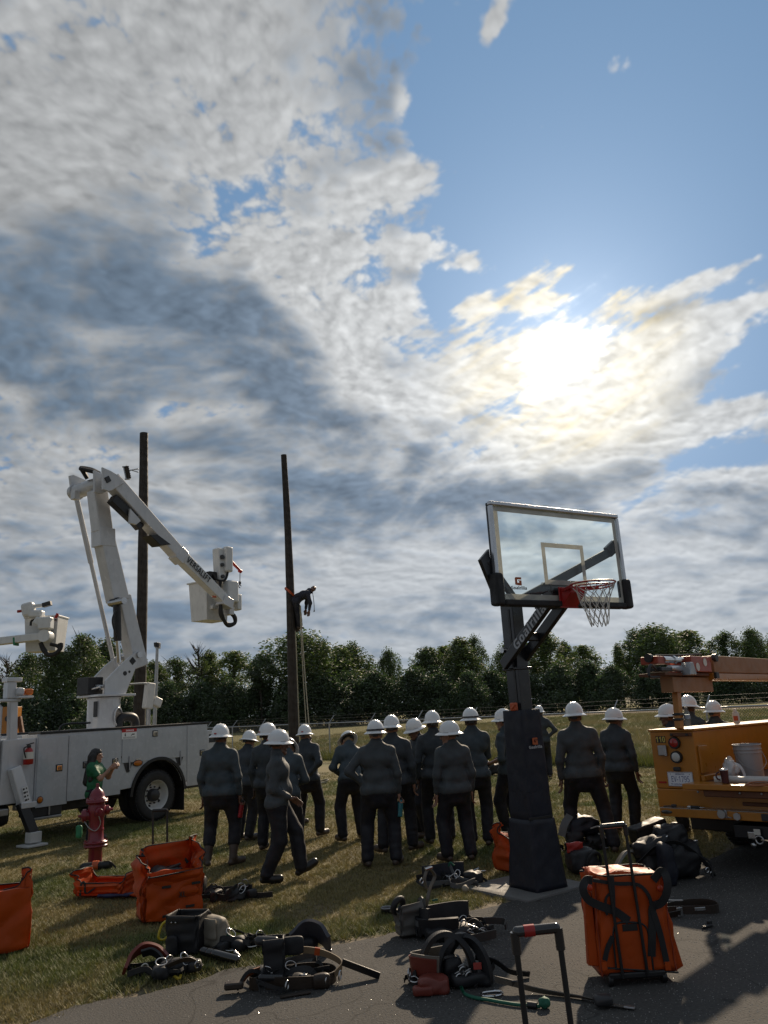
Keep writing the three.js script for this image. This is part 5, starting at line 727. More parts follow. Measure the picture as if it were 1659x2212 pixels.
// builds the figure on a group from joints in the group's own frame (y up, the person facing local +z before joints are posed)
function figure(root, J, o) {
  const g = o.girth ?? 1, cell = o.cell ?? 0.0165, T = (a, b, t) => a.clone().lerp(b, t);
  const sx = J.shR.clone().sub(J.shL).normalize(), hx = J.hipR.clone().sub(J.hipL).normalize();
  const torso = (k, dz = 0) => { const r = 0.103 * g * k, bl = (o.belly ?? 0); const fz = J.front; return [
    bone(J.hipL.clone().addScaledVector(hx, 0.015), J.hipR.clone().addScaledVector(hx, -0.015), r * 1.02), bone(J.hipL.clone().add(V3(0, -0.03, 0)).addScaledVector(fz, -0.03), J.hipR.clone().add(V3(0, -0.03, 0)).addScaledVector(fz, -0.03), r * 0.9),
    bone(J.waist.clone().addScaledVector(sx, -0.065 * g), J.waist.clone().addScaledVector(sx, 0.065 * g), r * 1.0), bone(J.waist.clone().addScaledVector(fz, 0.02 + 0.06 * bl), J.waist.clone().addScaledVector(fz, 0.021 + 0.06 * bl), r * (1 + 0.22 * bl)),
    bone(J.chest.clone().addScaledVector(sx, -0.085 * g), J.chest.clone().addScaledVector(sx, 0.085 * g), r * 1.08), bone(J.shL.clone().addScaledVector(sx, 0.03), J.shR.clone().addScaledVector(sx, -0.03), 0.068 * k), bone(J.waist, J.chest, r * 1.05), bone(J.shL.clone().lerp(J.shR, 0.22).add(V3(0, 0.02, 0)), J.neck.clone().add(V3(0, 0.035, 0)), 0.055 * k, 0.05), bone(J.shR.clone().lerp(J.shL, 0.22).add(V3(0, 0.02, 0)), J.neck.clone().add(V3(0, 0.035, 0)), 0.055 * k, 0.05)]; };
  const neck = bone(J.neck, J.head.clone().addScaledVector(J.headUp, -0.06), 0.056, 0.054);
  const limbs = [bone(J.shL, J.elL, 0.050 * g, 0.041), bone(J.shR, J.elR, 0.050 * g, 0.041), bone(J.elL, J.wrL, 0.040, 0.027), bone(J.elR, J.wrR, 0.040, 0.027), bone(J.hipL, J.knL, 0.088 * g, 0.056), bone(J.hipR, J.knR, 0.088 * g, 0.056), bone(J.knL, J.anL, 0.055, 0.038), bone(J.knR, J.anR, 0.055, 0.038), bone(T(J.knL, J.anL, 0.15), T(J.knL, J.anL, 0.45), 0.058), bone(T(J.knR, J.anR, 0.15), T(J.knR, J.anR, 0.45), 0.058)];
  const feet = ['L', 'R'].map((s) => bone(J['an' + s].clone().add(V3(0, -0.035, 0)), J['toe' + s], 0.036, 0.03));
  const bones = [...torso(0.94), neck, ...limbs, ...feet], [lo, hi] = bounds(bones, 0.04), bodyG = netMesh(boneField(bones, 0.035), lo, hi, cell * 1.25);
  const list = [bodyG];
  const hd = HEAD.clone(); hd.applyMatrix4(new THREE.Matrix4().compose(J.head, J.headQ, V3(1, 1, 1).multiplyScalar(o.headScale ?? 1.03))); list.push(hd);
  for (const s of ['L', 'R']) if (!o['no' + s]) {
    const h = HAND[(o['grip' + s] ? 'grip' : 'loose')].clone(); if (s === 'L') { h.scale(-1, 1, 1); h.index.array.reverse(); h.computeVertexNormals(); }
    const down = J['wr' + s].clone().sub(J['el' + s]).normalize(); if (J['hand' + s]) down.copy(J['hand' + s]).normalize(); const fwd = (J['palmF' + s] ?? J.front).clone(); const y = down.clone().negate(), x = y.clone().cross(fwd).normalize(), z = x.clone().cross(y).normalize();
    h.applyMatrix4(basisM(J['wr' + s].clone(), x, y, z)); list.push(h);
  }
  part('body', list, bodyMat(o.skin ?? 'tan'), root);
  // shirt: loose, tucked or hanging, ends at cuffs and neckline
  const belt = o.untucked ? -0.06 : 0, sl = o.sleeve ?? 0.93, seed = o.seed ?? 1, up = J.chest.clone().sub(J.waist).normalize();
  const sBones = [...torso(1.0).map((b) => { b[6] += 0.017; b[7] += 0.017; return b; }), bone(J.neck.clone().addScaledVector(up, -0.02), J.neck.clone().addScaledVector(up, 0.018), 0.074, 0.066)];
  for (const s of ['L', 'R']) { const sh = J['sh' + s], el = J['el' + s], wr = J['wr' + s]; if (sl > 0.5) { sBones.push(bone(sh, el, 0.070 * Math.sqrt(g), 0.056), bone(el, T(el, wr, (sl - 0.5) * 2), 0.055, 0.041)); } else sBones.push(bone(sh, T(sh, el, sl * 2), 0.078, 0.066)); }
  const aBones = sBones.splice(10), sf = boneField(sBones, 0.04), af = boneField(aBones, 0.03), wrinkle = (x, y, z) => 0.006 * noise2(x * 9 + seed * 3, y * 14 - z * 7) + 0.0045 * noise2(z * 16 + x * 22, y * 9 + seed);
  const shirtF = (x, y, z) => { const dx = x - J.waist.x, dy = y - J.waist.y, dz = z - J.waist.z, along = dx * up.x + dy * up.y + dz * up.z; let d = sf(x, y, z); if (!o.untucked) d -= 0.010 * Math.exp(-Math.pow((along + 0.13) / 0.07, 2)); d = Math.max(d, -(along + 0.215 - belt)); return smin(d, af(x, y, z), 0.03) + wrinkle(x, y, z); };
  { const [a, b] = bounds([...sBones, ...aBones], 0.05); part('shirt', netMesh(shirtF, a, b, cell), o.shirt ?? SHIRTS.slate, root); }
  // trousers
  const crotch = J.hipL.clone().lerp(J.hipR, 0.5).add(V3(0, -0.125, -0.01));
  const tB = [bone(crotch.clone().addScaledVector(hx, -0.05), crotch.clone().addScaledVector(hx, 0.05), 0.10 * g), ...torso(1.0).slice(0, 3).map((b) => { b[6] += 0.012; b[7] += 0.012; return b; })];
  for (const s of ['L', 'R']) { const h = J['hip' + s], k = J['kn' + s], a = J['an' + s]; tB.push(bone(h.clone().add(V3(0, 0.0, 0)), k, 0.112 * g, 0.090), bone(k, T(k, a, o.tallBoots ? 0.55 : 0.97), 0.088, 0.082), bone(T(k, a, 0.2), T(k, a, 0.5), 0.080, 0.078)); }
  const tf = boneField(tB, 0.03); { const [a, b] = bounds(tB, 0.03); const top = J.waist.clone().addScaledVector(up, -0.055); part('trousers', netMesh((x, y, z) => { let d = tf(x, y, z) + 0.006 * noise2(x * 12 + seed, y * 13 + z * 5) + 0.005 * noise2(z * 10, y * 30 + seed * 2) * sstep(0.6, 0.1, y); return Math.max(d, (x - top.x) * up.x + (y - top.y) * up.y + (z - top.z) * up.z); }, a, b, cell), o.trousers ?? TROUSERS, root); }
  if (!o.noBoots) for (const s of ['L', 'R']) {
    const a = J['an' + s], t = J['toe' + s], k = J['kn' + s], d = t.clone().sub(a), heel = a.clone().addScaledVector(V3(d.x, 0, d.z).normalize(), -0.045); heel.y = Math.max(0.035, a.y - 0.06);
    const toe = t.clone(); const B = [bone(heel, toe, 0.041, 0.043), bone(heel.clone().lerp(toe, 0.6), toe, 0.050, 0.046), bone(a.clone().add(V3(0, 0, 0)), T(a, k, o.tallBoots ? 0.55 : 0.28), 0.052, o.tallBoots ? 0.074 : 0.056), bone(a, heel.clone().lerp(toe, 0.55), 0.05, 0.045)];
    const bf = boneField(B, 0.025), [p, q] = bounds(B, 0.02), flatSole = (x, y, z) => Math.max(bf(x, y, z), o.lift?.[s] ? -1 : 0.002 - y); part('boot', netMesh(flatSole, p, q, 0.0125), o.boot ?? BOOT, root);
  }
  if (o.hat !== null) hardHat(root, J.head, J.headQ, o.hat ?? {});
  if (o.hair && o.hat === null || o.hair) { const h = new THREE.SphereGeometry(1, 22, 14, 0, Math.PI * 2, 0, o.hairLow ?? Math.PI * 0.64), p = h.attributes.position; for (let i = 0; i < p.count; i++) { const x = p.getX(i), y = p.getY(i), z = p.getZ(i); p.setXYZ(i, x * 0.083, y * 0.092 + 0.034 - (z < 0 ? 0 : -0.028 * z), z * 0.108 - 0.014); } h.computeVertexNormals(); const m = part('hair', h, HAIR[o.hair], root); m.position.copy(J.head); m.quaternion.copy(J.headQ); }
  if (o.glasses) { const w = [box(0.052, 0.034, 0.010, -0.033, 0.012, 0.108, 0.008), box(0.052, 0.034, 0.010, 0.033, 0.012, 0.108, 0.008), bar([-0.058, 0.018, 0.102], [-0.082, 0.016, 0.0], 0.008, 0.004), bar([0.058, 0.018, 0.102], [0.082, 0.016, 0.0], 0.008, 0.004)]; const m = part('sunglasses', w, M.black, root); m.position.copy(J.head); m.quaternion.copy(J.headQ); }
  return root;
}
// poses a standing person. at: ground point; face: heading (0 = towards camera, 180 = away, 90 = to the right of the picture); feet: world offsets [left], [right]
function person(label, x, z, face, o = {}) {
  const yaw = face * D2R, root = thing('person', label, 'person', [x, 0, z], yaw, o.group), s = (o.height ?? 1.8) / 1.8, loc = (dx, dz) => V3(dx * Math.cos(yaw) - dz * Math.sin(yaw), 0, dx * Math.sin(yaw) + dz * Math.cos(yaw));
  // facing local +z, the person's left is +x
  const fL = o.feetLocal ? V3(o.feetLocal[0][0], 0, o.feetLocal[0][1]) : o.feet ? loc(...o.feet[0]) : V3(0.11, 0, 0), fR = o.feetLocal ? V3(o.feetLocal[1][0], 0, o.feetLocal[1][1]) : o.feet ? loc(...o.feet[1]) : V3(-0.11, 0, 0);
  const mid = fL.clone().lerp(fR, 0.5), spread = fL.distanceTo(fR), toeOut = o.toeOut ?? 0.2;
  const J = { front: V3(0, 0, 1) }, g = o.girth ?? 1; if (o.girth) o = { ...o, girth: 1 + (o.girth - 1) * 0.75 };
  const drop = Math.max(0, 0.86 - Math.sqrt(Math.max(0.2, 0.86 * 0.86 - Math.pow(Math.max(0, spread / 2 - 0.09), 2)))) + (o.crouch ?? 0);
  const pel = V3(mid.x + (o.shift?.[0] ?? 0), (0.955 - drop) * s, mid.z + (o.shift?.[1] ?? 0));
  const lean = new THREE.Quaternion().setFromEuler(new THREE.Euler((o.lean?.[0] ?? 0) * D2R, (o.twist ?? 0) * D2R, (o.lean?.[1] ?? 0) * D2R, 'YXZ')), lv = (a, b, c) => V3(a, b, c).multiplyScalar(s).applyQuaternion(lean).add(pel);
  J.front = V3(0, 0, 1).applyQuaternion(lean);
  J.hipL = pel.clone().add(V3(0.093 * g * s, -0.02, 0)); J.hipR = pel.clone().add(V3(-0.093 * g * s, -0.02, 0));
  J.waist = lv(0, 0.14, 0); J.chest = lv(0, 0.37, 0.005); const sw = 0.178 * (0.8 + 0.2 * g); J.shL = lv(sw, 0.458, -0.01); J.shR = lv(-sw, 0.458, -0.01); J.neck = lv(0, 0.545, -0.005);
  const hq = new THREE.Quaternion().setFromEuler(new THREE.Euler((o.headTilt ?? 0) * D2R, (o.headTurn ?? 0) * D2R, (o.headRoll ?? 0) * D2R, 'YXZ')); const leanSmall = new THREE.Quaternion().slerp(lean, 0.75); J.headQ = leanSmall.multiply(hq);
  J.headUp = V3(0, 1, 0).applyQuaternion(J.headQ); J.head = J.neck.clone().add(V3(0, 0.128, 0.022).multiplyScalar(s).applyQuaternion(J.headQ));
  for (const [S, f, sg] of [['L', fL, 1], ['R', fR, -1]]) {
    const lift = o.lift?.[S] ?? [0, 0]; J['an' + S] = V3(f.x, (0.095 + lift[0]) * s, f.z); const ta = (sg * toeOut) + (o.toeTurn?.[S] ?? 0);
    J['toe' + S] = J['an' + S].clone().add(V3(Math.sin(ta) * 0.165 * s, -0.052 * s + lift[1], Math.cos(ta) * 0.165 * s)); if (!lift[0]) J['toe' + S].y = Math.max(0.04, J['toe' + S].y);
    J['kn' + S] = bend(J['hip' + S], J['an' + S], 0.44 * s, 0.43 * s, V3(sg * 0.25, 0, 1));
    const a = (o.arms?.[S === 'L' ? 0 : 1]) ?? 'down', sh = J['sh' + S], tor = (x2, y2, z2) => lv(sg * x2, y2, z2);
    let w, pole = V3(sg * 0.6, -0.1, -0.8).applyQuaternion(lean), hand = null, pf = null;
    if (Array.isArray(a)) { w = tor(a[0], a[1], a[2]); if (a[3]) pole = V3(sg * a[3][0], a[3][1], a[3][2]).applyQuaternion(lean); if (a[4]) hand = V3(sg * a[4][0], a[4][1], a[4][2]); }
    else if (a === 'down') { w = sh.clone().add(V3(sg * 0.075, -0.545, 0.05).multiplyScalar(s)); hand = V3(sg * 0.05, -1, 0.15); }
    else if (a === 'hips') { w = tor(0.165 * g, 0.06, -0.02); pole = V3(sg, -0.2, -0.35).applyQuaternion(lean); hand = V3(-sg * 0.55, -0.35, 0.75); }
    else if (a === 'pocket') { w = tor(0.185 * g, 0.02, 0.05); pole = V3(sg * 0.7, 0, -0.7).applyQuaternion(lean); hand = V3(-sg * 0.15, -0.9, 0.35); }
    else if (a === 'back') { w = tor(0.06, 0.04, -0.15); pole = V3(sg * 0.9, 0, -0.35).applyQuaternion(lean); hand = V3(-sg * 0.8, -0.4, 0); }
    else if (a === 'front') { w = tor(0.07, 0.13, 0.22); pole = V3(sg * 0.9, -0.4, -0.3).applyQuaternion(lean); hand = V3(-sg * 0.9, -0.2, 0.3); pf = V3(0, 1, 0); }
    else if (a === 'crossed') { w = tor(-0.05, 0.27, 0.19 + (sg > 0 ? 0.03 : 0)); pole = V3(sg * 0.8, -0.5, 0.1).applyQuaternion(lean); hand = V3(-sg, 0.1, 0); pf = V3(0, 1, 0); }
    J['wr' + S] = w; J['el' + S] = bend(sh, w, 0.305 * s, 0.262 * s, pole); const d = w.clone().sub(J['el' + S]); J['wr' + S] = J['el' + S].clone().addScaledVector(d.normalize(), 0.262 * s); if (hand) J['hand' + S] = hand.applyQuaternion(lean); if (pf) J['palmF' + S] = pf;
  }
  root.userData.joints = undefined; delete root.userData.joints;
  figure(root, J, { seed: x * 7 + z, headScale: 1.03 * Math.pow(s, 0.6), hat: { scale: 1.05 * Math.pow(s, 0.6), ...(o.hatOpt ?? {}) }, ...o }); root.J = J; return root;
}
const palm = (p, S, d = 0.085) => { const J = p.J, dir = (J['hand' + S] ?? J['wr' + S].clone().sub(J['el' + S])).clone().normalize(); p.updateMatrixWorld(); return J['wr' + S].clone().addScaledVector(dir, d).applyMatrix4(p.matrixWorld); };

// ------------------------------------------------------------------ the crew watching the pole
const CREW = 'linemen in white hard hats watching the training pole', S = SHIRTS;
const p1 = person('heavyset lineman in tall boots with a red bottle, leftmost of the crew', -2.45, -11.43, 172, { height: 1.86, girth: 1.2, feet: [[-0.26, -0.02], [0.10, 0.02]], arms: ['down', 'down'], gripR: true, tallBoots: true, shirt: S.slate, skin: 'brown', hair: 'black', toeOut: 0.5, hatOpt: { badge: true }, headTurn: -8 });
person('lineman almost wholly hidden behind the heavyset man in tall boots', -2.62, -13.6, 150, { height: 1.72, arms: ['front', 'front'], lean: [14, 0], shirt: S.char, skin: 'tan', hair: 'brown', cell: 0.022 });
person('bearded lineman just behind the man striding in black boots', -2.03, -12.5, 160, { height: 1.82, girth: 1.08, arms: ['down', 'pocket'], shirt: S.char, skin: 'dark', hair: 'black', hatOpt: { badge: true }, headTurn: -30, cell: 0.02 });
person('lineman striding to the right in black boots, one toe lifted', -1.56, -10.2, 98, { height: 1.76, girth: 1.15, belly: 0.45, feetLocal: [[0.06, 0.30], [-0.08, -0.13]], lift: { L: [0.03, 0.09], R: [0, 0] }, arms: ['pocket', [0.16, 0.04, 0.17, [0.4, -0.3, -1]]], boot: BOOTBLACK, shirt: S.warm, skin: 'brown', hair: 'black', hatOpt: { badge: true }, headTurn: 20, shift: [0, -0.07], lean: [2, 0] });
person('lineman with bowed head showing the inside of his hat brim', -1.60, -11.5, 175, { height: 1.70, girth: 1.05, lean: [16, 0], headTilt: 42, arms: ['front', 'front'], shirt: S.slate, skin: 'tan', hair: 'fair', feet: [[-0.16, 0.02], [0.12, 0]] });
person('lineman with pale boots set wide apart, hand in back pocket', -1.53, -13.55, 170, { height: 1.76, girth: 1.02, feet: [[-0.17, 0.06], [0.17, -0.06]], arms: ['front', 'back'], shirt: S.char, skin: 'tan', hair: 'fair', hatOpt: { badge: true }, lean: [4, -4], toeOut: 0.5, cell: 0.02 });
person('bare-headed person with reddish brown hair bending in front of the pole', -1.96, -15.2, 120, { height: 1.66, lean: [24, 0], hat: null, hair: 'brown', arms: ['front', 'front'], shirt: S.char, skin: 'tan', cell: 0.024 });
person('long-haired lineman stooping to the left and looking down', -0.80, -13.0, 205, { height: 1.74, lean: [26, 10], headTilt: 24, headTurn: 20, arms: ['front', 'front'], feet: [[-0.13, 0.10], [0.16, -0.06]], shirt: S.slate, skin: 'light', hair: 'fair', hairLow: Math.PI * 0.8, cell: 0.02, headRoll: 12 });
const p7 = person('broad lineman with hand on hip and black band round his hat', -0.27, -10.78, 178, { height: 1.80, girth: 1.18, feet: [[-0.20, 0.0], [0.17, 0.0]], arms: ['hips', 'down'], gripR: true, shirt: S.warm, skin: 'light', hair: 'grey', hatOpt: { strap: true }, toeOut: 0.3 });
person('stocky lineman in brown boots between the banded hat and the white hats', 0.02, -11.75, 176, { height: 1.85, girth: 1.15, feet: [[-0.30, 0.05], [0.12, -0.02]], arms: ['down', 'down'], shirt: S.char, skin: 'tan', hair: 'black', toeOut: 0.7 });
person('lineman with dark glasses whose face shows between two others', 0.33, -12.9, 300, { height: 1.76, arms: ['front', 'front'], shirt: S.char, skin: 'brown', hair: 'black', headTilt: 14, glasses: true, cell: 0.022 });
person('tall dark-haired lineman behind the man in profile, right arm lost in shade', 0.58, -12.2, 184, { height: 1.87, girth: 1.08, arms: ['down', 'down'], shirt: S.char, skin: 'dark', hair: 'black', feet: [[-0.17, 0], [0.12, 0.02]] });
person('lineman turning his face left in sunglasses, hand hanging loose', 0.72, -10.82, 196, { height: 1.72, girth: 1.08, feet: [[-0.15, 0.02], [0.16, -0.02]], arms: ['down', 'down'], shirt: S.warm, skin: 'tan', hair: 'brown', glasses: true, headTurn: 62, toeOut: 0.35 });
person('tall lineman with folded arms and black band round his hat', 1.12, -11.8, 178, { height: 1.88, girth: 1.06, arms: ['crossed', 'crossed'], shirt: S.slate, skin: 'dark', hair: 'black', hatOpt: { strap: true }, feet: [[-0.13, 0], [0.10, 0]] });
const p13 = person('lineman with rolled sleeves half hidden by the hoop post', 1.72, -12.35, 235, { height: 1.83, arms: [[0.16, 0.10, 0.20, [0.5, -0.3, -0.8]], 'down'], sleeve: 0.55, gripL: true, shirt: S.slate, skin: 'tan', hair: 'black', glasses: true, toeOut: 0.4, feet: [[-0.16, 0.03], [0.06, 0]] });
person('distant lineman with hand on hip just right of the hoop post', 3.82, -21.2, 178, { height: 1.80, arms: ['hips', 'hips'], shirt: S.char, skin: 'brown', hair: 'black', cell: 0.024 });
const p15 = person('biggest lineman, standing right of the padded post', 2.50, -10.95, 176, { height: 1.90, girth: 1.2, feet: [[-0.22, -0.12], [0.24, 0.16]], arms: ['down', 'down'], gripR: true, shirt: S.warm, skin: 'brown', hair: 'black', lean: [0, -2], shift: [0.04, 0], headTurn: -12 });
person('lineman in sunglasses walking right with his arm swung out', 3.32, -12.25, 140, { height: 1.75, girth: 1.06, feetLocal: [[0.10, -0.12], [-0.10, 0.10]], arms: ['down', 'down'], shirt: S.char, skin: 'brown', hair: 'black', glasses: true, headTurn: -35, lean: [3, 0] });
person('lineman peering from behind the yellow upright of the truck', 4.13, -12.1, 250, { height: 1.76, arms: ['pocket', 'pocket'], shirt: S.char, skin: 'brown', hair: 'black', glasses: true, cell: 0.02 });
person('lineman facing right behind the yellow truck, cap of his hat under the boom', 4.55, -12.5, 130, { height: 1.88, girth: 1.1, arms: ['crossed', 'crossed'], shirt: S.warm, skin: 'dark', hair: 'black', cell: 0.02, lean: [6, 0] });
person('lineman with scuffed hat and red neck behind the yellow truck', 4.97, -12.5, 165, { height: 1.77, girth: 1.12, arms: ['crossed', 'crossed'], shirt: S.warm, skin: 'light', hair: 'grey', headTurn: -30, cell: 0.02 });
const pw = person('long dark-haired woman in a green top photographing by the white truck', -5.45, -14.45, 88, { height: 1.58, girth: 0.9, hat: null, hair: 'black', shirt: S.green, sleeve: 0.3, arms: [[0.10, 0.42, 0.34, [0.5, -1, -0.2], [0, 0.55, 0.8]], [0.07, 0.42, 0.34, [0.5, -1, -0.2], [0, 0.55, 0.8]]], gripL: true, gripR: true, skin: 'light', untucked: true });
{ // her long hair
  const J = pw.J, B = [bone(J.head.clone().add(V3(0, 0.05, -0.02)), J.head.clone().add(V3(0, -0.02, -0.05)), 0.088, 0.085), bone(J.head.clone().add(V3(0, -0.02, -0.06)), J.head.clone().add(V3(-0.02, -0.44, -0.15)), 0.09, 0.07), bone(J.head.clone().add(V3(0.06, -0.02, -0.01)), J.head.clone().add(V3(0.09, -0.36, 0.05)), 0.04, 0.03), bone(J.head.clone().add(V3(-0.075, 0.0, -0.02)), J.head.clone().add(V3(-0.135, -0.40, -0.03)), 0.052, 0.045)], f = boneField(B, 0.03), [lo, hi] = bounds(B, 0.02);
  part('long_hair', netMesh((x, y, z) => f(x, y, z) + 0.006 * noise2(x * 40, y * 6) + 0.004 * noise2(x * 90 + z * 40, y * 5), lo, hi, 0.012), HAIR.black, pw);
  const h = palm(pw, 'L'), h2 = palm(pw, 'R'), c = h.lerp(h2, 0.5), ph = thing('phone', 'dark phone held up by the woman in green', 'phone', [c.x + 0.015, c.y + 0.02, c.z], 88 * D2R); part('phone_case', box(0.075, 0.152, 0.010, 0, 0.02, 0, 0.006), M.black, ph).rotation.x = -0.15; part('screen', box(0.066, 0.138, 0.002, 0, 0.02, -0.0065, 0.001), mat(0.02, 0.022, 0.03, { rough: 0.1 }), ph).rotation.x = -0.15;
}
{ // things in hands
  const c = palm(p1, 'R', 0.10), b = thing('water_bottle', 'slim red bottle held by the heavyset lineman in tall boots', 'bottle', [c.x, c.y - 0.13, c.z]); b.rotation.z = -0.16;
  part('flask', lathe([[0, -0.06], [0.034, -0.06], [0.036, -0.05], [0.036, 0.10], [0.030, 0.13], [0.022, 0.14], [0, 0.14]]), mat(0.30, 0.02, 0.03, { rough: 0.35, metal: 0.3 }), b); part('cap', [cyl([0, 0.14, 0], [0, 0.175, 0], 0.024, 0.024), ring(0.022, 0.005, [0, 0.19, 0])], M.black, b);
  const d = palm(p7, 'R', 0.10), t = thing('water_bottle', 'teal bottle held by the lineman with black hat band', 'bottle', [d.x, d.y - 0.12, d.z]); t.rotation.z = -0.12;
  part('flask', lathe([[0, -0.07], [0.036, -0.07], [0.038, -0.06], [0.038, 0.10], [0.03, 0.13], [0.02, 0.14], [0, 0.14]]), mat(0.03, 0.20, 0.24, { rough: 0.3 }), t); part('cap', cyl([0, 0.14, 0], [0, 0.17, 0], 0.021, 0.021), M.black, t);
  const q = palm(p13, 'L', 0.09), ph = thing('phone', 'phone glinting in the hand beside the hoop post', 'phone', [q.x, q.y, q.z], -0.9); ph.rotation.x = -1.2; part('phone_case', box(0.075, 0.155, 0.01, 0, 0, 0, 0.006), M.black, ph); part('screen', box(0.068, 0.142, 0.002, 0, 0, 0.0065, 0.001), mat(0.05, 0.06, 0.07, { rough: 0.06 }), ph);
  const e = palm(p15, 'R', 0.09), k = thing('folding_ruler', 'thin dark stick hanging from the biggest lineman\'s hand', 'stick', [e.x, e.y, e.z]); part('stick_body', bar([0, 0.04, 0], [0.05, -0.27, 0.01], 0.02, 0.012), M.leather, k);
}

// ------------------------------------------------------------------ the yellow service truck
const YT = frameAt(3.10, -9.9, -Math.PI / 4);
{
  const t = thing('service_truck', 'old yellow service truck with folded boom, cropped by the right edge', 'truck', YT.o.toArray(), YT.yaw); t.rotation.order = 'YXZ'; t.rotation.x = -0.018; const R = (x, y, z = 0) => YT.z(K7(x, y), z), X = (x, y, u) => YT.x(K7(x, y), u), Y = M.yellow, T = 1.53;
  const comp = part('side_compartment', [box2([0, 0.845, -3.9], [0.55, T - 0.03, 0], 0.012), box2([-0.012, T - 0.03, -3.92], [0.575, T, 0.015], 0.008)], Y, t); part('side_compartment', [box2([1.85, 0.845, -3.9], [2.40, T - 0.03, 0], 0.012), box2([1.825, T - 0.03, -3.92], [2.412, T, 0.015], 0.008)], Y, t);
  part('bed_floor', box2([0.551, 0.86, -3.9], [1.849, 0.93, -0.02]), M.rust, t); part('head_board', box2([0.551, 0.931, -3.95], [1.849, 1.6, -3.88]), Y, t);
  part('inner_ledge', [box2([0.551, 0.93, -3.8], [0.60, 1.0, -0.03]), box2([0.551, 1.02, -0.28], [0.575, T - 0.2, -0.05])], Y, comp);
  const sl = R(650, 1335, 0.34), sh = part('work_shelf', [box2([sl[0], 0.875, -0.02], [1.9, 0.935, 0.34], 0.008)], Y, t); part('shelf_rail', box2([sl[0] + 0.22, 0.80, 0.0], [1.9, 0.873, 0.30]), M.rust, sh);
  for (const [x, y] of [[800, 1398], [1183, 1412], [1383, 1415]]) { const c = R(x, y, 0.30); part('rail_bolt', moved(new THREE.SphereGeometry(0.014, 8, 6), [c[0], c[1] > 0.86 ? 0.85 : c[1], 0.302]), M.galv, sh); }
  // riser and step bumper
  part('riser_panel', box2([0.005, 0.63, -0.2], [2.395, 0.843, 0.012]), Y, t);
  const bA = R(455, 1600, 0.2), bB = R(465, 1665, 0.2); const bump = part('bumper', [box2([bA[0], bB[1], 0.013], [2.4, bA[1] + 0.012, 0.2], 0.008)], Y, t); part('step_plate', box2([bA[0] + 0.005, bA[1] + 0.013, 0.013], [2.4, bA[1] + 0.019, 0.198], 0.002), M.steel, bump);
  { const c = R(520, 1627, 0.2), g = new THREE.SphereGeometry(1, 16, 8); g.scale(0.072, 0.022, 0.012); part('marker_lamp', g.translate(c[0], c[1], 0.203), mat(0.05, 0.045, 0.04, { rough: 0.25, coat: 0.5 }), bump); }
  { const c = R(1035, 1645, 0.2), d = R(1172, 1668, 0.2), e = R(1435, 1680, 0.2); part('trailer_socket', [moved(new THREE.CylinderGeometry(0.045, 0.045, 0.05, 16), [c[0], c[1], 0.22], [Math.PI / 2, 0, 0]), box(0.1, 0.085, 0.012, c[0], c[1], 0.206), bar([c[0] + 0.05, c[1] - 0.03, 0.21], [c[0] + 0.1, c[1] - 0.035, 0.22], 0.012, 0.012)], M.galv, bump); part('socket_cover', [moved(new THREE.CylinderGeometry(0.042, 0.042, 0.03, 6), [d[0], d[1], 0.212], [Math.PI / 2, 0, 0])], M.galv, bump); part('receiver', box(0.1, 0.075, 0.03, e[0], e[1], 0.2), M.dark, bump); }
  { const c = R(1320, 1555, 0.02); part('red_bar', box2([c[0] - 0.12, c[1] - 0.02, 0.0125], [1.8, c[1] + 0.02, 0.04]), M.rust, t); }
  // rear face: unit number, lamps, plate
  { const a = R(412, 930), b = R(508, 990), cx = (a[0] + b[0]) / 2, cy = (a[1] + b[1]) / 2, n = part('number_plate', box(b[0] - a[0], a[1] - b[1], 0.004, cx, cy, 0.003, 0.001), M.black, t); const l = part('number', lettering('110', 0.066, 0.002), mat(0.62, 0.48, 0.10), n); l.position.set(cx, cy, 0.0055); l.scale.x = 0.82; }
  { const a = R(425, 1015, 0.03), b = R(510, 1110, 0.03); part('hinge_box', [box2([a[0] + 0.01, b[1], 0.001], [b[0], a[1], 0.05], 0.012), cyl([b[0], b[1], 0.03], [b[0], a[1], 0.03], 0.018)], M.galv, t); }
  for (const [x, y, m] of [[592, 990, M.redLens], [612, 1120, M.clearLens]]) { const c = R(x, y); const o = part('tail_lamp', [moved(new THREE.CylinderGeometry(0.068, 0.072, 0.04, 28), [c[0], c[1], 0.018], [Math.PI / 2, 0, 0])], M.black, t); const g = new THREE.SphereGeometry(1, 20, 12); g.scale(0.052, 0.052, 0.014); part('lens', g.translate(c[0], c[1], 0.038), m, o); }
  { const a = R(585, 1210), b = R(655, 1250); part('plate_lamp', [box2([a[0], b[1], 0.001], [b[0], a[1], 0.045], 0.015)], M.dark, t); }
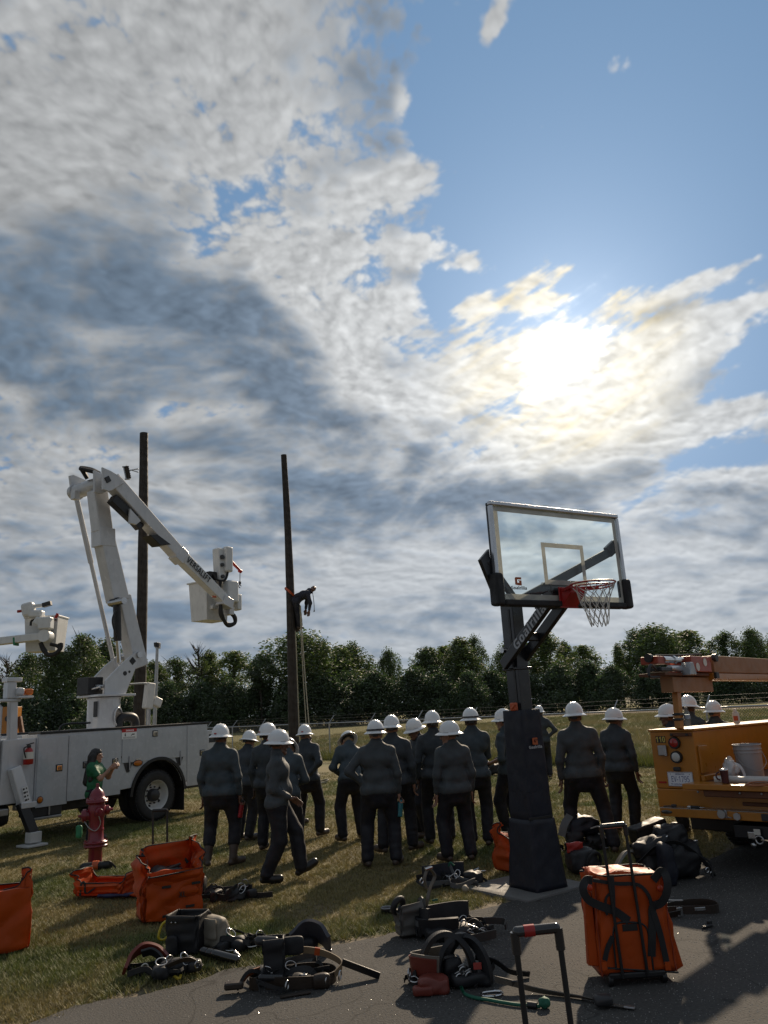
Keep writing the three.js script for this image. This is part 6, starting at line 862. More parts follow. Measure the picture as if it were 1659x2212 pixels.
  { const a = R(525, 1258), cx = a[0] + 0.153, cy = a[1] - 0.078; const cv = document.createElement('canvas'); cv.width = 360; cv.height = 180; const c = cv.getContext('2d'); c.fillStyle = '#d9dbe0'; c.fillRect(0, 0, 360, 180); c.strokeStyle = '#8c93a8'; c.lineWidth = 3; c.strokeRect(6, 6, 348, 168); c.fillStyle = '#24336e'; c.textAlign = 'center'; c.font = 'bold 26px sans-serif'; c.fillText('WEIGHTED', 180, 34); c.save(); c.translate(180, 128); c.scale(0.82, 1.15); c.font = '92px sans-serif'; c.fillText('EV-1795', 0, 0); c.restore(); c.font = 'bold 24px sans-serif'; c.fillText('N CAROLINA', 120, 166); c.fillStyle = '#555'; for (const [x, y] of [[40, 24], [320, 24], [40, 156]]) { c.beginPath(); c.arc(x, y, 6, 0, 7); c.fill(); } const o = new THREE.Mesh(new THREE.BoxGeometry(0.305, 0.152, 0.003), decal(cv)); o.name = 'license_plate'; o.position.set(cx, cy, 0.006); t.add(o); part('plate_rim', [box(0.315, 0.008, 0.008, cx, cy + 0.079, 0.006, 0.003), box(0.315, 0.008, 0.008, cx, cy - 0.079, 0.006, 0.003), box(0.008, 0.152, 0.008, cx - 0.155, cy, 0.006, 0.003), box(0.008, 0.152, 0.008, cx + 0.155, cy, 0.006, 0.003)], M.steel, o).position.set(-cx, -cy, -0.006); const rb = R(475, 1352); part('reflector', box(0.10, 0.022, 0.003, rb[0] + 0.01, rb[1], 0.003, 0.001), M.redLens, t); }
  { const a = R(550, 900), b = R(735, 930); part('rear_strap', [box2([a[0], b[1], 0.002], [b[0] + 0.02, a[1], 0.03])], M.rust, t); for (const x of [570, 710]) { const c = R(x, 915); part('strap_bolt', moved(new THREE.CylinderGeometry(0.014, 0.014, 0.02, 8), [c[0], c[1], 0.038], [Math.PI / 2, 0, 0]), M.dark, t); } }
  // mast, boom and hydraulic tool
  const mz = -0.2, mb = X(636, 890, 0.42), mt = X(602, 530, 0.42); const mast = part('mast', bar([0.42, T, mb[2]], [0.42, 1.97, mt[2]], 0.10, 0.07, [0, 0, 1], 0.006), Y, t); part('mast_clamp', [box(0.10, 0.03, 0.13, 0.42, 1.70, mix(mb[2], mt[2], 0.45)), box(0.10, 0.03, 0.13, 0.42, 1.64, mix(mb[2], mt[2], 0.30))], M.dark, mast);
  const peach = M.yellowOld; const ra = X(562, 390, 0.52), rb = X(945, 510, 0.52); part('boom_rest', box2([0.36, 1.955, rb[2]], [0.52, ra[1], ra[2]], 0.006), peach, t);
  const b1 = part('boom', [box2([0.30, 2.185, -5.2], [0.60, 2.40, -0.76], 0.01)], peach, t); part('boom_underside', box2([0.32, 2.095, -5.2], [0.585, 2.184, -0.73], 0.008), Y, b1); part('boom_pivot', [moved(new THREE.CylinderGeometry(0.05, 0.05, 0.05, 14), [0.61, 2.37, -0.80], [0, 0, Math.PI / 2]), box(0.03, 0.08, 0.09, 0.61, 2.15, -0.78)], M.dark, b1);
  part('tool_base', box2([0.22, 2.145, -0.68], [0.56, 2.18, 0.52], 0.006), M.rust, t); const tool = part('tool_body', [box2([0.28, 2.19, -0.68], [0.60, 2.38, -0.12], 0.01), box2([0.30, 2.28, 0.30], [0.52, 2.37, 0.58], 0.01)], mat(0.36, 0.05, 0.02, { rough: 0.5, map: 'grime' }), t); part('tool_cylinder', [cyl([0.50, 2.33, -0.12], [0.50, 2.33, 0.42], 0.042), cyl([0.50, 2.33, 0.14], [0.50, 2.33, 0.18], 0.055)], M.chrome, tool); part('tool_cylinder', cyl([0.53, 2.23, -0.10], [0.53, 2.23, 0.34], 0.038), M.alu, tool); part('tool_cap', [cyl([0.42, 2.35, 0.56], [0.42, 2.35, 0.62], 0.05), box2([0.36, 2.19, 0.30], [0.56, 2.24, 0.60])], M.black, tool);
  part('tool_handle', tube([[0.5, 2.20, 0.58], [0.5, 2.26, 0.74], [0.5, 2.14, 0.80], [0.5, 2.13, 0.56]], 0.016), M.dark, tool); part('tool_bracket', [prism([[0.02, 2.15], [0.2, 2.15], [0.14, 2.3], [0.06, 2.3]], -0.06, 0.06).rotateY(Math.PI / 2).translate(0.6, 0, 0.1)], M.galv, tool); part('pull_cord', tube([[0.45, 2.385, 0.5], [0.45, 2.40, -0.1], [0.46, 2.43, -0.75]], 0.012, 6), M.black, tool);
  for (const z of [-0.28, -0.5]) { part('tool_sticker', moved(new THREE.CylinderGeometry(0.05, 0.05, 0.004, 16), [0.603, 2.25 + (z > -0.4 ? 0 : 0.06), z], [0, 0, Math.PI / 2]), M.cream, tool); }
  // running gear in the shade
  part('chassis', [box2([0.55, 0.5, -6], [0.7, 0.85, -0.1]), box2([1.7, 0.5, -6], [1.85, 0.85, -0.1]), box2([0.2, 0.35, -1.0], [2.2, 0.50, -0.35]), box2([0.9, 0.36, -0.3], [1.5, 0.5, 0.1])], M.black, t); part('hitch', [box(0.09, 0.08, 0.16, 1.10, 0.40, 0.05), moved(new THREE.SphereGeometry(0.032, 12, 8), [1.10, 0.30, 0.10]), ring(0.04, 0.01, [1.18, 0.36, 0.13])], M.steel, t); part('hitch_plate', box(0.07, 0.06, 0.01, 1.17, 0.44, 0.14), M.cream, t);
  for (const x of [0.12, 1.95]) { const w = part('wheel', (() => { const g = lathe([[0.18, 0], [0.37, 0], [0.42, 0.05], [0.42, 0.22], [0.37, 0.28], [0.18, 0.28], [0.15, 0.2], [0.02, 0.2]], 32); g.rotateZ(-Math.PI / 2); return g; })(), M.rubber, t); w.position.set(x, 0.42, -1.75); part('tyre_lugs', (() => { const l = []; for (let i = 0; i < 36; i++) { const a = i / 36 * 6.283; l.push(moved(box(0.24, 0.02, 0.05, 0.14, 0, 0, 0.003), [0, Math.cos(a) * 0.418, Math.sin(a) * 0.418], [a, 0, 0])); } return l; })(), M.rubber, w, null, 'stuff'); part('mud_flap', box2([x - 0.02, 0.22, -1.2], [x + 0.34, 0.84, -1.18]), M.rubber, t); }
  part('cab', prism([[-4.2, 0.6], [-4.2, 1.75], [-4.4, 2.2], [-5.6, 2.25], [-6.4, 1.5], [-7.6, 1.4], [-7.7, 0.6]], 0.25, 2.15, 0.05).rotateY(-Math.PI / 2).translate(2.4, 0, 0).scale(1, 1, 1), Y, t);
}
const yPos = (x, y, z) => V3(x, y, z).applyAxisAngle(UP3, YT.yaw).add(YT.o).toArray();
{ // things standing on the truck
  const glassy = new THREE.MeshPhysicalMaterial({ roughness: 0.08, transmission: 0.95, thickness: 0, ior: 1.3 }); glassy.color.setRGB(0.85, 0.9, 0.92);
  const w = thing('plastic_bottle', 'clear half-full water bottle beside the yellow mast', 'bottle', yPos(0.49, 1.531, -0.06)); part('bottle_shell', lathe([[0.0, 0], [0.030, 0.002], [0.034, 0.02], [0.031, 0.045], [0.034, 0.07], [0.031, 0.095], [0.034, 0.125], [0.033, 0.15], [0.018, 0.195], [0.0135, 0.20], [0.0135, 0.215]], 20), glassy, w); part('bottle_cap', cyl([0, 0.214, 0], [0, 0.229, 0], 0.0155, 0.0155), M.cream, w); part('bottle_label', cyl([0, 0.10, 0], [0, 0.145, 0], 0.0346, 0.0346, 20), mat(0.35, 0.42, 0.50, { rough: 0.5 }), w); w.scale.setScalar(1.1);
  const l = thing('lotion_bottle', 'small white squeeze bottle with orange label on the truck side', 'bottle', yPos(0.50, 1.506, -1.47), -0.6); part('bottle_body', pouch(0.085, 0.16, 0.05, 0.001, 2, 0.1).translate(0, 0.08, 0), M.cream, l); part('bottle_cap', cyl([0, 0.155, 0], [0, 0.195, 0], 0.024, 0.018), M.cream, l); part('bottle_label', box(0.055, 0.06, 0.004, 0, 0.075, 0.029, 0.001), M.orangeRed, l);
  const b = thing('plastic_bucket', 'grey five gallon bucket standing in the yellow truck bed', 'bucket', yPos(0.92, 0.936, -0.60)); part('bucket_wall', lathe([[0.0, 0], [0.135, 0], [0.14, 0.01], [0.152, 0.27], [0.158, 0.272], [0.158, 0.285], [0.153, 0.287], [0.154, 0.31], [0.16, 0.312], [0.16, 0.325], [0.154, 0.327], [0.156, 0.36], [0.163, 0.362], [0.163, 0.374], [0.150, 0.374], [0.136, 0.02], [0, 0.015]], 40), mat(0.36, 0.37, 0.39, { rough: 0.5, map: 'grime' }), b); part('bucket_handle', tube([[0.163, 0.30, 0], [0.14, 0.16, 0.13], [0, 0.08, 0.19], [-0.14, 0.16, 0.13], [-0.163, 0.30, 0]], 0.004, 6, 32), M.galv, b);
  const mg = thing('insulated_mug', 'dark red travel mug on the truck shelf', 'mug', yPos(0.93, 0.937, 0.17)); part('mug_body', lathe([[0, 0], [0.036, 0], [0.038, 0.01], [0.045, 0.14], [0.047, 0.145], [0, 0.145]], 24), mat(0.07, 0.018, 0.022, { rough: 0.4 }), mg); part('mug_lid', lathe([[0.048, 0.142], [0.050, 0.148], [0.046, 0.162], [0, 0.164]], 24), M.chrome, mg); part('mug_handle', ring(0.04, 0.009, [-0.055, 0.085, 0], [0, 0, Math.PI / 2], Math.PI), mat(0.07, 0.018, 0.022, { rough: 0.4 }), mg);
  const pb = thing('plastic_bag', 'crumpled white plastic bag between mug and grey bucket', 'plastic bag', yPos(0.86, 0.945, -0.18)); part('bag_film', rumple(new THREE.SphereGeometry(0.1, 26, 20).scale(0.85, 1.15, 0.7).translate(0, 0.11, 0), 0.035, 14, 5), mat(0.75, 0.75, 0.76, { rough: 0.5, through: 0.3 }), pb); part('bag_handles', [ribbon([[0.03, 0.19, 0], [0.09, 0.15, 0.05], [0.12, 0.05, 0.07], [0.10, 0.01, 0.08]], 0.03, 0.003, [1, 0.3, 0]), ribbon([[-0.02, 0.2, 0], [0.0, 0.25, 0.01], [0.03, 0.22, 0.0]], 0.03, 0.003, [1, 0, 0])], mat(0.75, 0.75, 0.76, { rough: 0.5, through: 0.3 }), pb);
  const pl = thing('white_plank', 'white board lying across the yellow truck shelf', 'board', yPos(1.25, 0.936, -0.02), YT.yaw); part('plank', rumple(new THREE.BoxGeometry(1.0, 0.06, 0.14, 12, 2, 4).translate(0, 0.032, 0), 0.002, 8), M.whiteDull, pl);
  const bl = thing('wire_coil', 'thin orange tubing coiled on the truck shelf', 'tubing', yPos(1.30, 0.945, 0.24)); part('coil', [ring(0.12, 0.006, [0, 0, 0], [Math.PI / 2, 0, 0]), ring(0.11, 0.006, [0.01, 0.012, 0.005], [Math.PI / 2 + 0.04, 0.05, 0])], mat(0.4, 0.14, 0.05), bl);
  const bz = YT.z(K7(790, 1580), 0.12), pn = thing('screwdriver', 'grey and black screwdriver lying on the yellow bumper step', 'screwdriver', yPos(bz[0], 0.668, 0.13), YT.yaw); part('handle', cyl([-0.05, 0, 0], [0.05, 0, 0], 0.017, 0.015), M.black, pn); part('shank', [cyl([0.05, 0, 0], [0.11, 0, 0], 0.008, 0.003), cyl([-0.09, 0, 0], [-0.05, 0, 0], 0.012, 0.015)], M.steel, pn);
  const cz = YT.z(K7(555, 1568), 0.12), cl = thing('wire_clamp', 'dark clamp lying at the left end of the bumper step', 'clamp', yPos(cz[0], 0.664, 0.13), YT.yaw + 0.2); part('clamp_body', [bar([-0.07, 0, 0], [0.03, 0.005, 0.01], 0.03, 0.012), box(0.06, 0.03, 0.04, 0.05, 0.008, 0)], M.dark, cl);
}

// ------------------------------------------------------------------ hydrant, dummy, bags and climbing gear
const KA = (x, y) => [x * 0.3472, 1700.7 + y * 0.3472], KB = (x, y) => [493.7 + x * 0.3307, 1810.4 + y * 0.3307], KC = (x, y) => [822.9 + x * 0.2645, 1783 + y * 0.2645], KD = (x, y) => [1179.5 + x * 0.289, 1728 + y * 0.289], K8 = (x, y) => [548.6 + x * 0.29775, 932.6 + y * 0.29775];
{
  const p = onGround(205, 1864), h = thing('fire_hydrant', 'dark red fire hydrant standing on the grass by the truck', 'fire hydrant', p.toArray(), 0.15), Hm = M.hydrant;
  part('barrel', lathe([[0.098, -0.05], [0.098, 0.22], [0.17, 0.225], [0.172, 0.25], [0.13, 0.262], [0.172, 0.275], [0.168, 0.30], [0.112, 0.315], [0.104, 0.44], [0.112, 0.455], [0.112, 0.475], [0.104, 0.49], [0.106, 0.60], [0.125, 0.66], [0.132, 0.74], [0.118, 0.81], [0.12, 0.835], [0.155, 0.84], [0.157, 0.87], [0.11, 0.875], [0, 0.875]], 32), Hm, h);
  const bn = part('bonnet', lathe([[0.157, 0.872], [0.155, 0.895], [0.112, 0.905], [0.105, 0.95], [0.085, 1.0], [0.05, 1.035], [0.034, 1.042], [0.034, 1.055], [0.02, 1.06], [0.02, 1.09], [0, 1.095]], 28), Hm, h); part('operating_nut', new THREE.CylinderGeometry(0.022, 0.026, 0.045, 5).translate(0, 1.09, 0), Hm, bn);
  for (let i = 0; i < 8; i++) { const a = i / 8 * 6.283; part('flange_bolt', [cyl([Math.cos(a) * 0.14, 0.83, Math.sin(a) * 0.14], [Math.cos(a) * 0.14, 0.91, Math.sin(a) * 0.14], 0.013, 0.013, 6), cyl([Math.cos(a) * 0.152, 0.21, Math.sin(a) * 0.152], [Math.cos(a) * 0.152, 0.315, Math.sin(a) * 0.152], 0.014, 0.014, 6)], Hm, bn); }
  for (const [d, r, l] of [[V3(-0.97, 0, 0.24), 0.085, 0.215], [V3(0.42, 0.0, 0.9), 0.062, 0.20], [V3(0.9, 0, -0.45), 0.062, 0.19]]) { const y = d.x < -0.9 ? 0.67 : 0.72, a = V3(0, y, 0), at = (k) => a.clone().addScaledVector(d, k); const n = part('nozzle', [cyl(a, at(l - 0.05), r * 0.85, r * 0.85, 20), cyl(at(l - 0.07), at(l - 0.02), r * 1.12, r * 1.12, 20), cyl(at(l - 0.02), at(l), r * 0.95, r * 0.7, 20)], Hm, h); part('cap_nut', cyl(at(l), at(l + 0.045), 0.022, 0.022, 5), Hm, n); }
  part('chain', [tube([[0.06, 0.69, 0.17], [0.09, 0.55, 0.15], [0.02, 0.46, 0.14], [-0.06, 0.5, 0.15], [-0.17, 0.62, 0.08]], 0.007, 5, 30)], M.galv, h);
  const g = thing('green_pouch', 'small green bag dangling from the hydrant nozzle', 'bag', [p.x - 0.235, 0.36, p.z + 0.05]); part('pouch_cloth', pouch(0.085, 0.18, 0.05, 0.008, 4).translate(0, 0.09, 0), mat(0.02, 0.22, 0.10, { rough: 0.6 }), g); part('cord', tube([[0, 0.17, 0], [0.01, 0.24, 0], [0.015, 0.33, 0]], 0.006), M.black, g);
  const q = onGround(...KA(600, 515)), r = thing('tool_roll', 'dark tool roll with an orange band at the foot of the hydrant', 'tool roll', q.toArray(), 0.1); part('roll_cloth', rumple(new THREE.CapsuleGeometry(0.055, 0.34, 6, 16).rotateZ(Math.PI / 2).translate(0, 0.055, 0), 0.012, 12, 3), M.nylon, r); part('roll_band', cyl([-0.05, 0.058, 0], [0.03, 0.058, 0], 0.066, 0.066, 18), M.orangeRed, r); part('roll_strap', ribbon([[0.1, 0.1, 0.02], [0.2, 0.09, 0.04], [0.28, 0.02, 0.06]], 0.03, 0.004, [0, 1, 0.2]), M.webbing, r);
}
{ // the training dummy on the pole
  const D = 22, q = (x, y, dz = 0) => atDepth(...K8(x, y), D + dz), base = q(310, 1215); base.y = 0; const d = thing('training_dummy', 'limp rescue training dummy strapped high on the right pole', 'dummy', base.toArray()), J = {}, P = (x, y, dz = 0) => q(x, y, dz).sub(base);
  Object.assign(J, { hipL: P(303, 1222, -0.09), hipR: P(303, 1222, 0.09), waist: P(322, 1206), chest: P(360, 1184), shL: P(388, 1172, -0.19), shR: P(388, 1172, 0.19), neck: P(402, 1160), head: P(430, 1140), front: V3(-0.5, 0.86, 0), headUp: V3(0.82, 0.5, 0).normalize() });
  J.headQ = new THREE.Quaternion().setFromRotationMatrix(basisM(V3(0, 0, 0), V3(0, 0, -1), V3(0.82, 0.57, 0).normalize(), V3(-0.57, 0.82, 0).normalize()));
  Object.assign(J, { elL: P(408, 1242, -0.2), elR: P(382, 1240, 0.2), wrL: P(400, 1300, -0.2), wrR: P(376, 1290, 0.2), knL: P(322, 1325, -0.08), knR: P(310, 1330, 0.08), anL: P(334, 1405, -0.08), anR: P(314, 1425, 0.08), toeL: P(325, 1420, -0.08), toeR: P(302, 1440, 0.08), palmF: V3(1, 0, 0) });
  figure(d, J, { hat: null, girth: 1.0, shirt: SHIRTS.navy, skin: 'brown', noBoots: false, lift: { L: true, R: true }, cell: 0.024, seed: 3 });
  part('harness_belt', [ring(0.17, 0.03, P(315, 1212).toArray(), [Math.PI / 2 - 0.2, 0.5, 0])], M.webbing, d); part('chest_lanyard', [tube([P(425, 1165, -0.1), P(433, 1220, -0.1), P(437, 1290, -0.1), P(433, 1308, -0.1)], 0.010, 5), tube([P(437, 1290, -0.1), P(441, 1306, -0.1)], 0.010, 5)], mat(0.25, 0.25, 0.25), d); part('leg_strap', [tube([P(325, 1240, -0.12), P(335, 1290, -0.12), P(340, 1340, -0.1), P(345, 1390, -0.1)], 0.02, 6)], mat(0.30, 0.14, 0.03), d);
  const s = thing('pole_strap', 'orange safety strap round the right pole at the dummy', 'strap', [base.x, 0, base.z]); const a = P(232, 1135), b = P(290, 1188); part('strap_band', [ribbon([P(292, 1190, -0.1), P(262, 1163, -0.26), P(236, 1140, -0.20), P(226, 1138, 0), P(240, 1150, 0.2), P(270, 1170, 0.26), P(294, 1192, 0.1)], 0.06, 0.012, [0.3, 1, 0], 40)], M.orangeRed, s); part('strap_tail', bar(P(222, 1138, -0.1), P(232, 1128, -0.1), 0.06, 0.02), M.orangeRed, s); void a; void b;
  const rope = (label, pts, r, m) => { const w = pts.map(([x, y, dz]) => q(x, y, dz ?? 0)), g = w[w.length - 1].clone(); g.y = 0; const o = thing('rope', label, 'rope', g.toArray()); part('rope_line', tube(w.map((p) => p.sub(g)), r, 6, 30), m, o); };
  const pale = mat(0.36, 0.33, 0.24, { rough: 0.9 });
  rope('pale rope hanging straight down against the right pole', [[300, 1445, -0.25], [308, 1620, -0.25], [318, 1900, -0.25], [326, 2110, -0.25], [332, 2300, -0.25]], 0.014, pale); rope('thin rope dropping from the dummy, middle of three lines', [[333, 1255, -0.15], [340, 1450, -0.3], [358, 1800, -0.6], [378, 2120, -0.9], [392, 2330, -1.1]], 0.011, pale); rope('rope slanting from the dummy to the right, farthest from the pole', [[338, 1262, -0.15], [350, 1480, -0.4], [380, 1900, -0.9], [406, 2200, -1.3], [418, 2340, -1.5]], 0.013, pale);
  const gc = onGround(690, 1692), c = thing('rope_coil', 'loose rope heap on the grass behind the crew', 'rope', gc.toArray()); part('coil', [0, 1, 2].map((i) => ring(0.22 - i * 0.04, 0.014, [i * 0.06, 0.02 + i * 0.02, 0], [Math.PI / 2 + 0.06 * i, 0.08 * i, 0])), pale, c, null, 'stuff');
}
// ---- orange tarpaulin tool bags
// open-topped bag wall: rounded rectangle rings from the floor up; rim(a) = height of the rim at angle a, out(t, a) = extra bulge
function bagWall(w, d, h, { seed = 1, flare = 0, lean = [0, 0], rim = () => 1, crush = 0.02, inner = 0.012 } = {}) {
  const N = 56, K = 16, P = [], I = [], ringPt = (a, t, inset) => { const c = Math.cos(a), s = Math.sin(a), e = 0.15, x = Math.sign(c) * Math.pow(Math.abs(c), e), z = Math.sign(s) * Math.pow(Math.abs(s), e), top = rim(a), k = 1 + flare * t, n = crush * (noise2(a * 1.4 + seed * 5, t * 2.6 + seed) + 0.7 * noise2(a * 3.1 + t * 3 + seed, t * 3.7 - a) + 0.28 * noise2(a * 7 + seed, t * 6 + a * 2) + 0.2 * noise2(a * 13 - t * 5, t * 11 + seed)) * (0.35 + t); return [x * (w / 2 * k + n - inset) + lean[0] * t * t, 0.02 + t * h * top, z * (d / 2 * k + n * 1.2 - inset) + lean[1] * t * t]; };
  for (let j = 0; j <= K; j++) for (let i = 0; i < N; i++) P.push(...ringPt(i / N * Math.PI * 2, j / K, 0));
  for (let j = K; j >= 0; j--) for (let i = 0; i < N; i++) P.push(...ringPt(i / N * Math.PI * 2, Math.max(0.02, j / K), inner));
  for (let j = 0; j < 2 * K + 1; j++) for (let i = 0; i < N; i++) { const a = j * N + i, b = j * N + (i + 1) % N; I.push(a, a + N, b, b, a + N, b + N); }
  const o = P.length / 3; P.push(0, 0.02, 0, 0, 0.032, 0); for (let i = 0; i < N; i++) { I.push(o, i, (i + 1) % N); const e = (2 * K + 1) * N; I.push(o + 1, e + (i + 1) % N, e + i); }
  const g = new THREE.BufferGeometry(); g.setAttribute('position', new THREE.Float32BufferAttribute(P, 3)); g.setIndex(I); g.computeVertexNormals();
  g.userData.rim = [...Array(N).keys()].map((i) => ringPt(i / N * Math.PI * 2, 1, inner / 2)); g.userData.edges = [0.25, 0.75, 1.25, 1.75].map((q) => [...Array(9).keys()].map((k) => ringPt(q * Math.PI, k / 8, -0.002))); return g;
}
// bound rim and piped corners of a bag wall
function binding(o, g, off = [0, 0, 0], m = M.webbing) { const at = (p) => [p[0] + off[0], p[1] + off[1], p[2] + off[2]]; part('rim_binding', tube(g.userData.rim.map(at), 0.008, 5, 112, true), m, o); for (const e of g.userData.edges) part('piping', tube(e.map(at), 0.0055, 5, 24), mat(0.30, 0.035, 0.006, { rough: 0.7 }), o); }
// a heap of loose straps and small pouches tangled together
function tangle(o, seed, rx, rz, n = 7) {
  const r = rng(seed * 97 + 5); const S = [];
  for (let i = 0; i < n; i++) { const P = [], a0 = r() * 6.28, cx = (r() - 0.5) * rx, cz = (r() - 0.5) * rz, R = 0.06 + r() * 0.14; for (let k = 0; k < 6; k++) { const a = a0 + k * (0.5 + r() * 0.6); P.push([cx + Math.cos(a) * R * (0.6 + r() * 0.8), 0.02 + r() * 0.10 * (k % 5 ? 1 : 0.1), cz + Math.sin(a) * R * 0.7 * (0.6 + r() * 0.8)]); } S.push(ribbon(P, 0.022 + r() * 0.03, 0.006, V3((r() - 0.5), 0.4 + r(), (r() - 0.5)).normalize(), 36)); }
  part('loose_straps', S, M.webbing, o, null, 'stuff');
  for (let i = 0; i < 3; i++) part('small_pouch', pouch(0.10 + r() * 0.08, 0.07 + r() * 0.06, 0.07 + r() * 0.05, 0.012, seed + i).rotateY(r() * 3).translate((r() - 0.5) * rx, 0.05, (r() - 0.5) * rz), M.nylon, o);
  for (let i = 0; i < 3; i++) part('snap_hook', moved(carabiner(), [(r() - 0.5) * rx, 0.06 + r() * 0.05, (r() - 0.5) * rz], [r() * 1.5, r() * 6, r()], 0.8), M.steel, o);
}
function trolley(o, hw, hTop, z, gripTone) {
  const rods = part('handle_rods', [cyl([-hw, 0.06, z], [-hw, hTop - 0.03, z], 0.011), cyl([hw, 0.06, z], [hw, hTop - 0.03, z], 0.011)], M.black, o); const grip = part('handle_grip', [rumple(new THREE.CapsuleGeometry(0.019, hw * 2 - 0.02, 6, 14).rotateZ(Math.PI / 2).translate(0, hTop, z), 0.0015, 40), cyl([-hw, hTop - 0.075, z], [-hw, hTop, z], 0.017), cyl([hw, hTop - 0.075, z], [hw, hTop, z], 0.017)], mat(0.02, 0.02, 0.022, { rough: 0.28, coat: 0.5 }), o); if (gripTone) part('release_button', cyl([-hw + 0.035, hTop, z], [-hw + 0.075, hTop, z], 0.0212, 0.0212), M.red, grip); return rods;
}
const wheelsOf = (o, hw, z) => { for (const s of [-1, 1]) part('wheel', moved(new THREE.CylinderGeometry(0.042, 0.042, 0.03, 18), [s * hw, 0.042, z], [0, 0, Math.PI / 2]), M.black, o); };
{ // the near bag on the asphalt, its back and straps towards us
  const g = onGround(...KD(690, 1385)), F = frameAt(g.x, g.z, 0.04), o = thing('rolling_bag', 'orange rolling tool bag with black shoulder straps on the asphalt', 'bag', F.o.toArray(), F.yaw), Z = (x, y, z = 0.012) => F.z(KD(x, y), z);
  const bl = Z(410, 1310, 0), br = Z(1000, 1330, 0), tl = Z(300, 640, 0), w = br[0] - bl[0], top = tl[1], cx = (bl[0] + br[0]) / 2, y0 = bl[1] - 0.01, h = top - y0 + 0.02;
  const wall = bagWall(w, 0.34, h, { seed: 4, flare: -0.06, crush: 0.018, rim: (a) => 1 + 0.06 * Math.max(0, Math.cos(a - 2.2)) + 0.05 * Math.max(0, -Math.sin(a)) * (0.5 + 0.5 * Math.sin(a * 3)) }).translate(cx, y0 - 0.02, -0.17);
  binding(o, wall, [cx, y0 - 0.02, -0.17]); const bag = part('bag_body', wall, M.orange, o); part('bag_flap', [rumple(new THREE.BoxGeometry(w * 0.9, 0.02, 0.3, 14, 1, 8).translate(cx - 0.05, top + 0.04, -0.18).rotateZ(-0.07), 0.03, 7, 3)], M.orange, bag); { const f0 = Z(905, 780), f1 = Z(1055, 1265), f2 = Z(1000, 1300); part('side_gusset', rumple(prism([[f0[0], f0[1]], [f1[0], f1[1]], [f2[0], f2[1]], [f0[0] - 0.04, f0[1] - 0.1]], -0.12, -0.05, 0.006), 0.003, 8), M.orange, bag); const g0 = Z(300, 700), g1 = Z(335, 1255), g2 = Z(412, 1262); part('side_gusset', rumple(prism([[g0[0], g0[1]], [g0[0] + 0.05, g0[1]], [g2[0], g2[1]], [g1[0], g1[1]]], -0.10, -0.03, 0.006), 0.003, 8), M.orange, bag); }
  // trolley frame
  const r0 = Z(495, 560), r1 = Z(680, 590), hT = Z(548, 185), hw = (r1[0] - r0[0]) / 2, hc = (r0[0] + r1[0]) / 2; const tr = new THREE.Group(); tr.name = 'trolley_handle'; tr.position.set(hc - 0.012, 0, 0.004); o.add(tr); trolley(tr, hw, hT[1], 0.02); tr.rotation.z = 0.03;
  wheelsOf(o, 0.19, -0.02); part('trolley_base', [box2([-0.20, 0.045, -0.16], [0.20, y0 + 0.02, 0.02], 0.015)], M.black, o);
  const st = (pts, wd, z = 0.02) => ribbon(pts.map(([x, y, dz]) => { const p = Z(x, y, z + (dz ?? 0)); return p; }), wd, 0.008, [0, 0, 1], pts.length * 10);
  const flatSt = (pts, wd) => ribbon(pts.map(([x, y, dz]) => Z(x, y, 0.022 + (dz ?? 0))), wd, 0.007, (t) => { void t; return V3(0, 0, 1); }, pts.length * 8); void flatSt; void st;
  // straps lie flat against the back: width across their run, in the bag's plane
  const strip = (pts, wd, m, nm, dz = 0.014) => { const P = pts.map(([x, y, e]) => V3(...Z(x, y, dz + (e ?? 0)))), c = new THREE.CatmullRomCurve3(P, false, 'centripetal'), n = pts.length * 8; const g = ribbon(P, wd, 0.006, (t) => c.getTangentAt(Math.min(1, t)).cross(V3(0, 0.02, 1)).normalize(), n); return part(nm, g, m, o); };
  strip([[345, 600], [300, 600, 0.03], [276, 660, 0.05], [310, 740, 0.04], [400, 790, 0.02], [520, 835], [620, 905]], 0.055, M.webbing, 'shoulder_strap'); strip([[800, 600], [870, 530, 0.02], [905, 600, 0.05], [900, 700, 0.05], [860, 770, 0.03], [800, 800], [795, 900], [790, 1170]], 0.055, M.webbing, 'shoulder_strap'); strip([[800, 830, 0.004], [850, 990, 0.002], [905, 1225]], 0.042, M.webbing, 'lower_strap'); strip([[500, 1020], [460, 1110], [440, 1200]], 0.034, M.webbing, 'lower_strap'); strip([[478, 700], [450, 730], [450, 840], [460, 860]], 0.018, M.webbing, 'side_strap'); strip([[490, 560, 0.012], [500, 700, 0.012], [505, 840, 0.012]], 0.03, M.webbing, 'rod_sleeve'); strip([[350, 600], [520, 625], [700, 640], [770, 720], [790, 800]], 0.024, M.webbing, 'rim_binding');
  { const a = Z(502, 925), b = Z(748, 925), c = Z(805, 1285), d = Z(525, 1270), z = 0.012, pad = part('back_panel', prism([[d[0], d[1]], [c[0], c[1]], [b[0], b[1] - 0.03], [b[0] - 0.03, b[1]], [a[0] + 0.03, a[1]], [a[0], a[1] - 0.03]], 0.004, z, 0.003), M.orange, o); part('panel_binding', [tube([[d[0], d[1], z], [a[0], a[1] - 0.03, z], [a[0] + 0.03, a[1], z], [b[0] - 0.03, b[1], z], [b[0], b[1] - 0.03, z], [c[0], c[1], z]], 0.007, 6, 60)], M.black, pad); const l = Z(567, 930), m = Z(685, 975); part('panel_label', box2([l[0], m[1], z], [m[0], l[1], z + 0.004], 0.001), M.black, pad); }
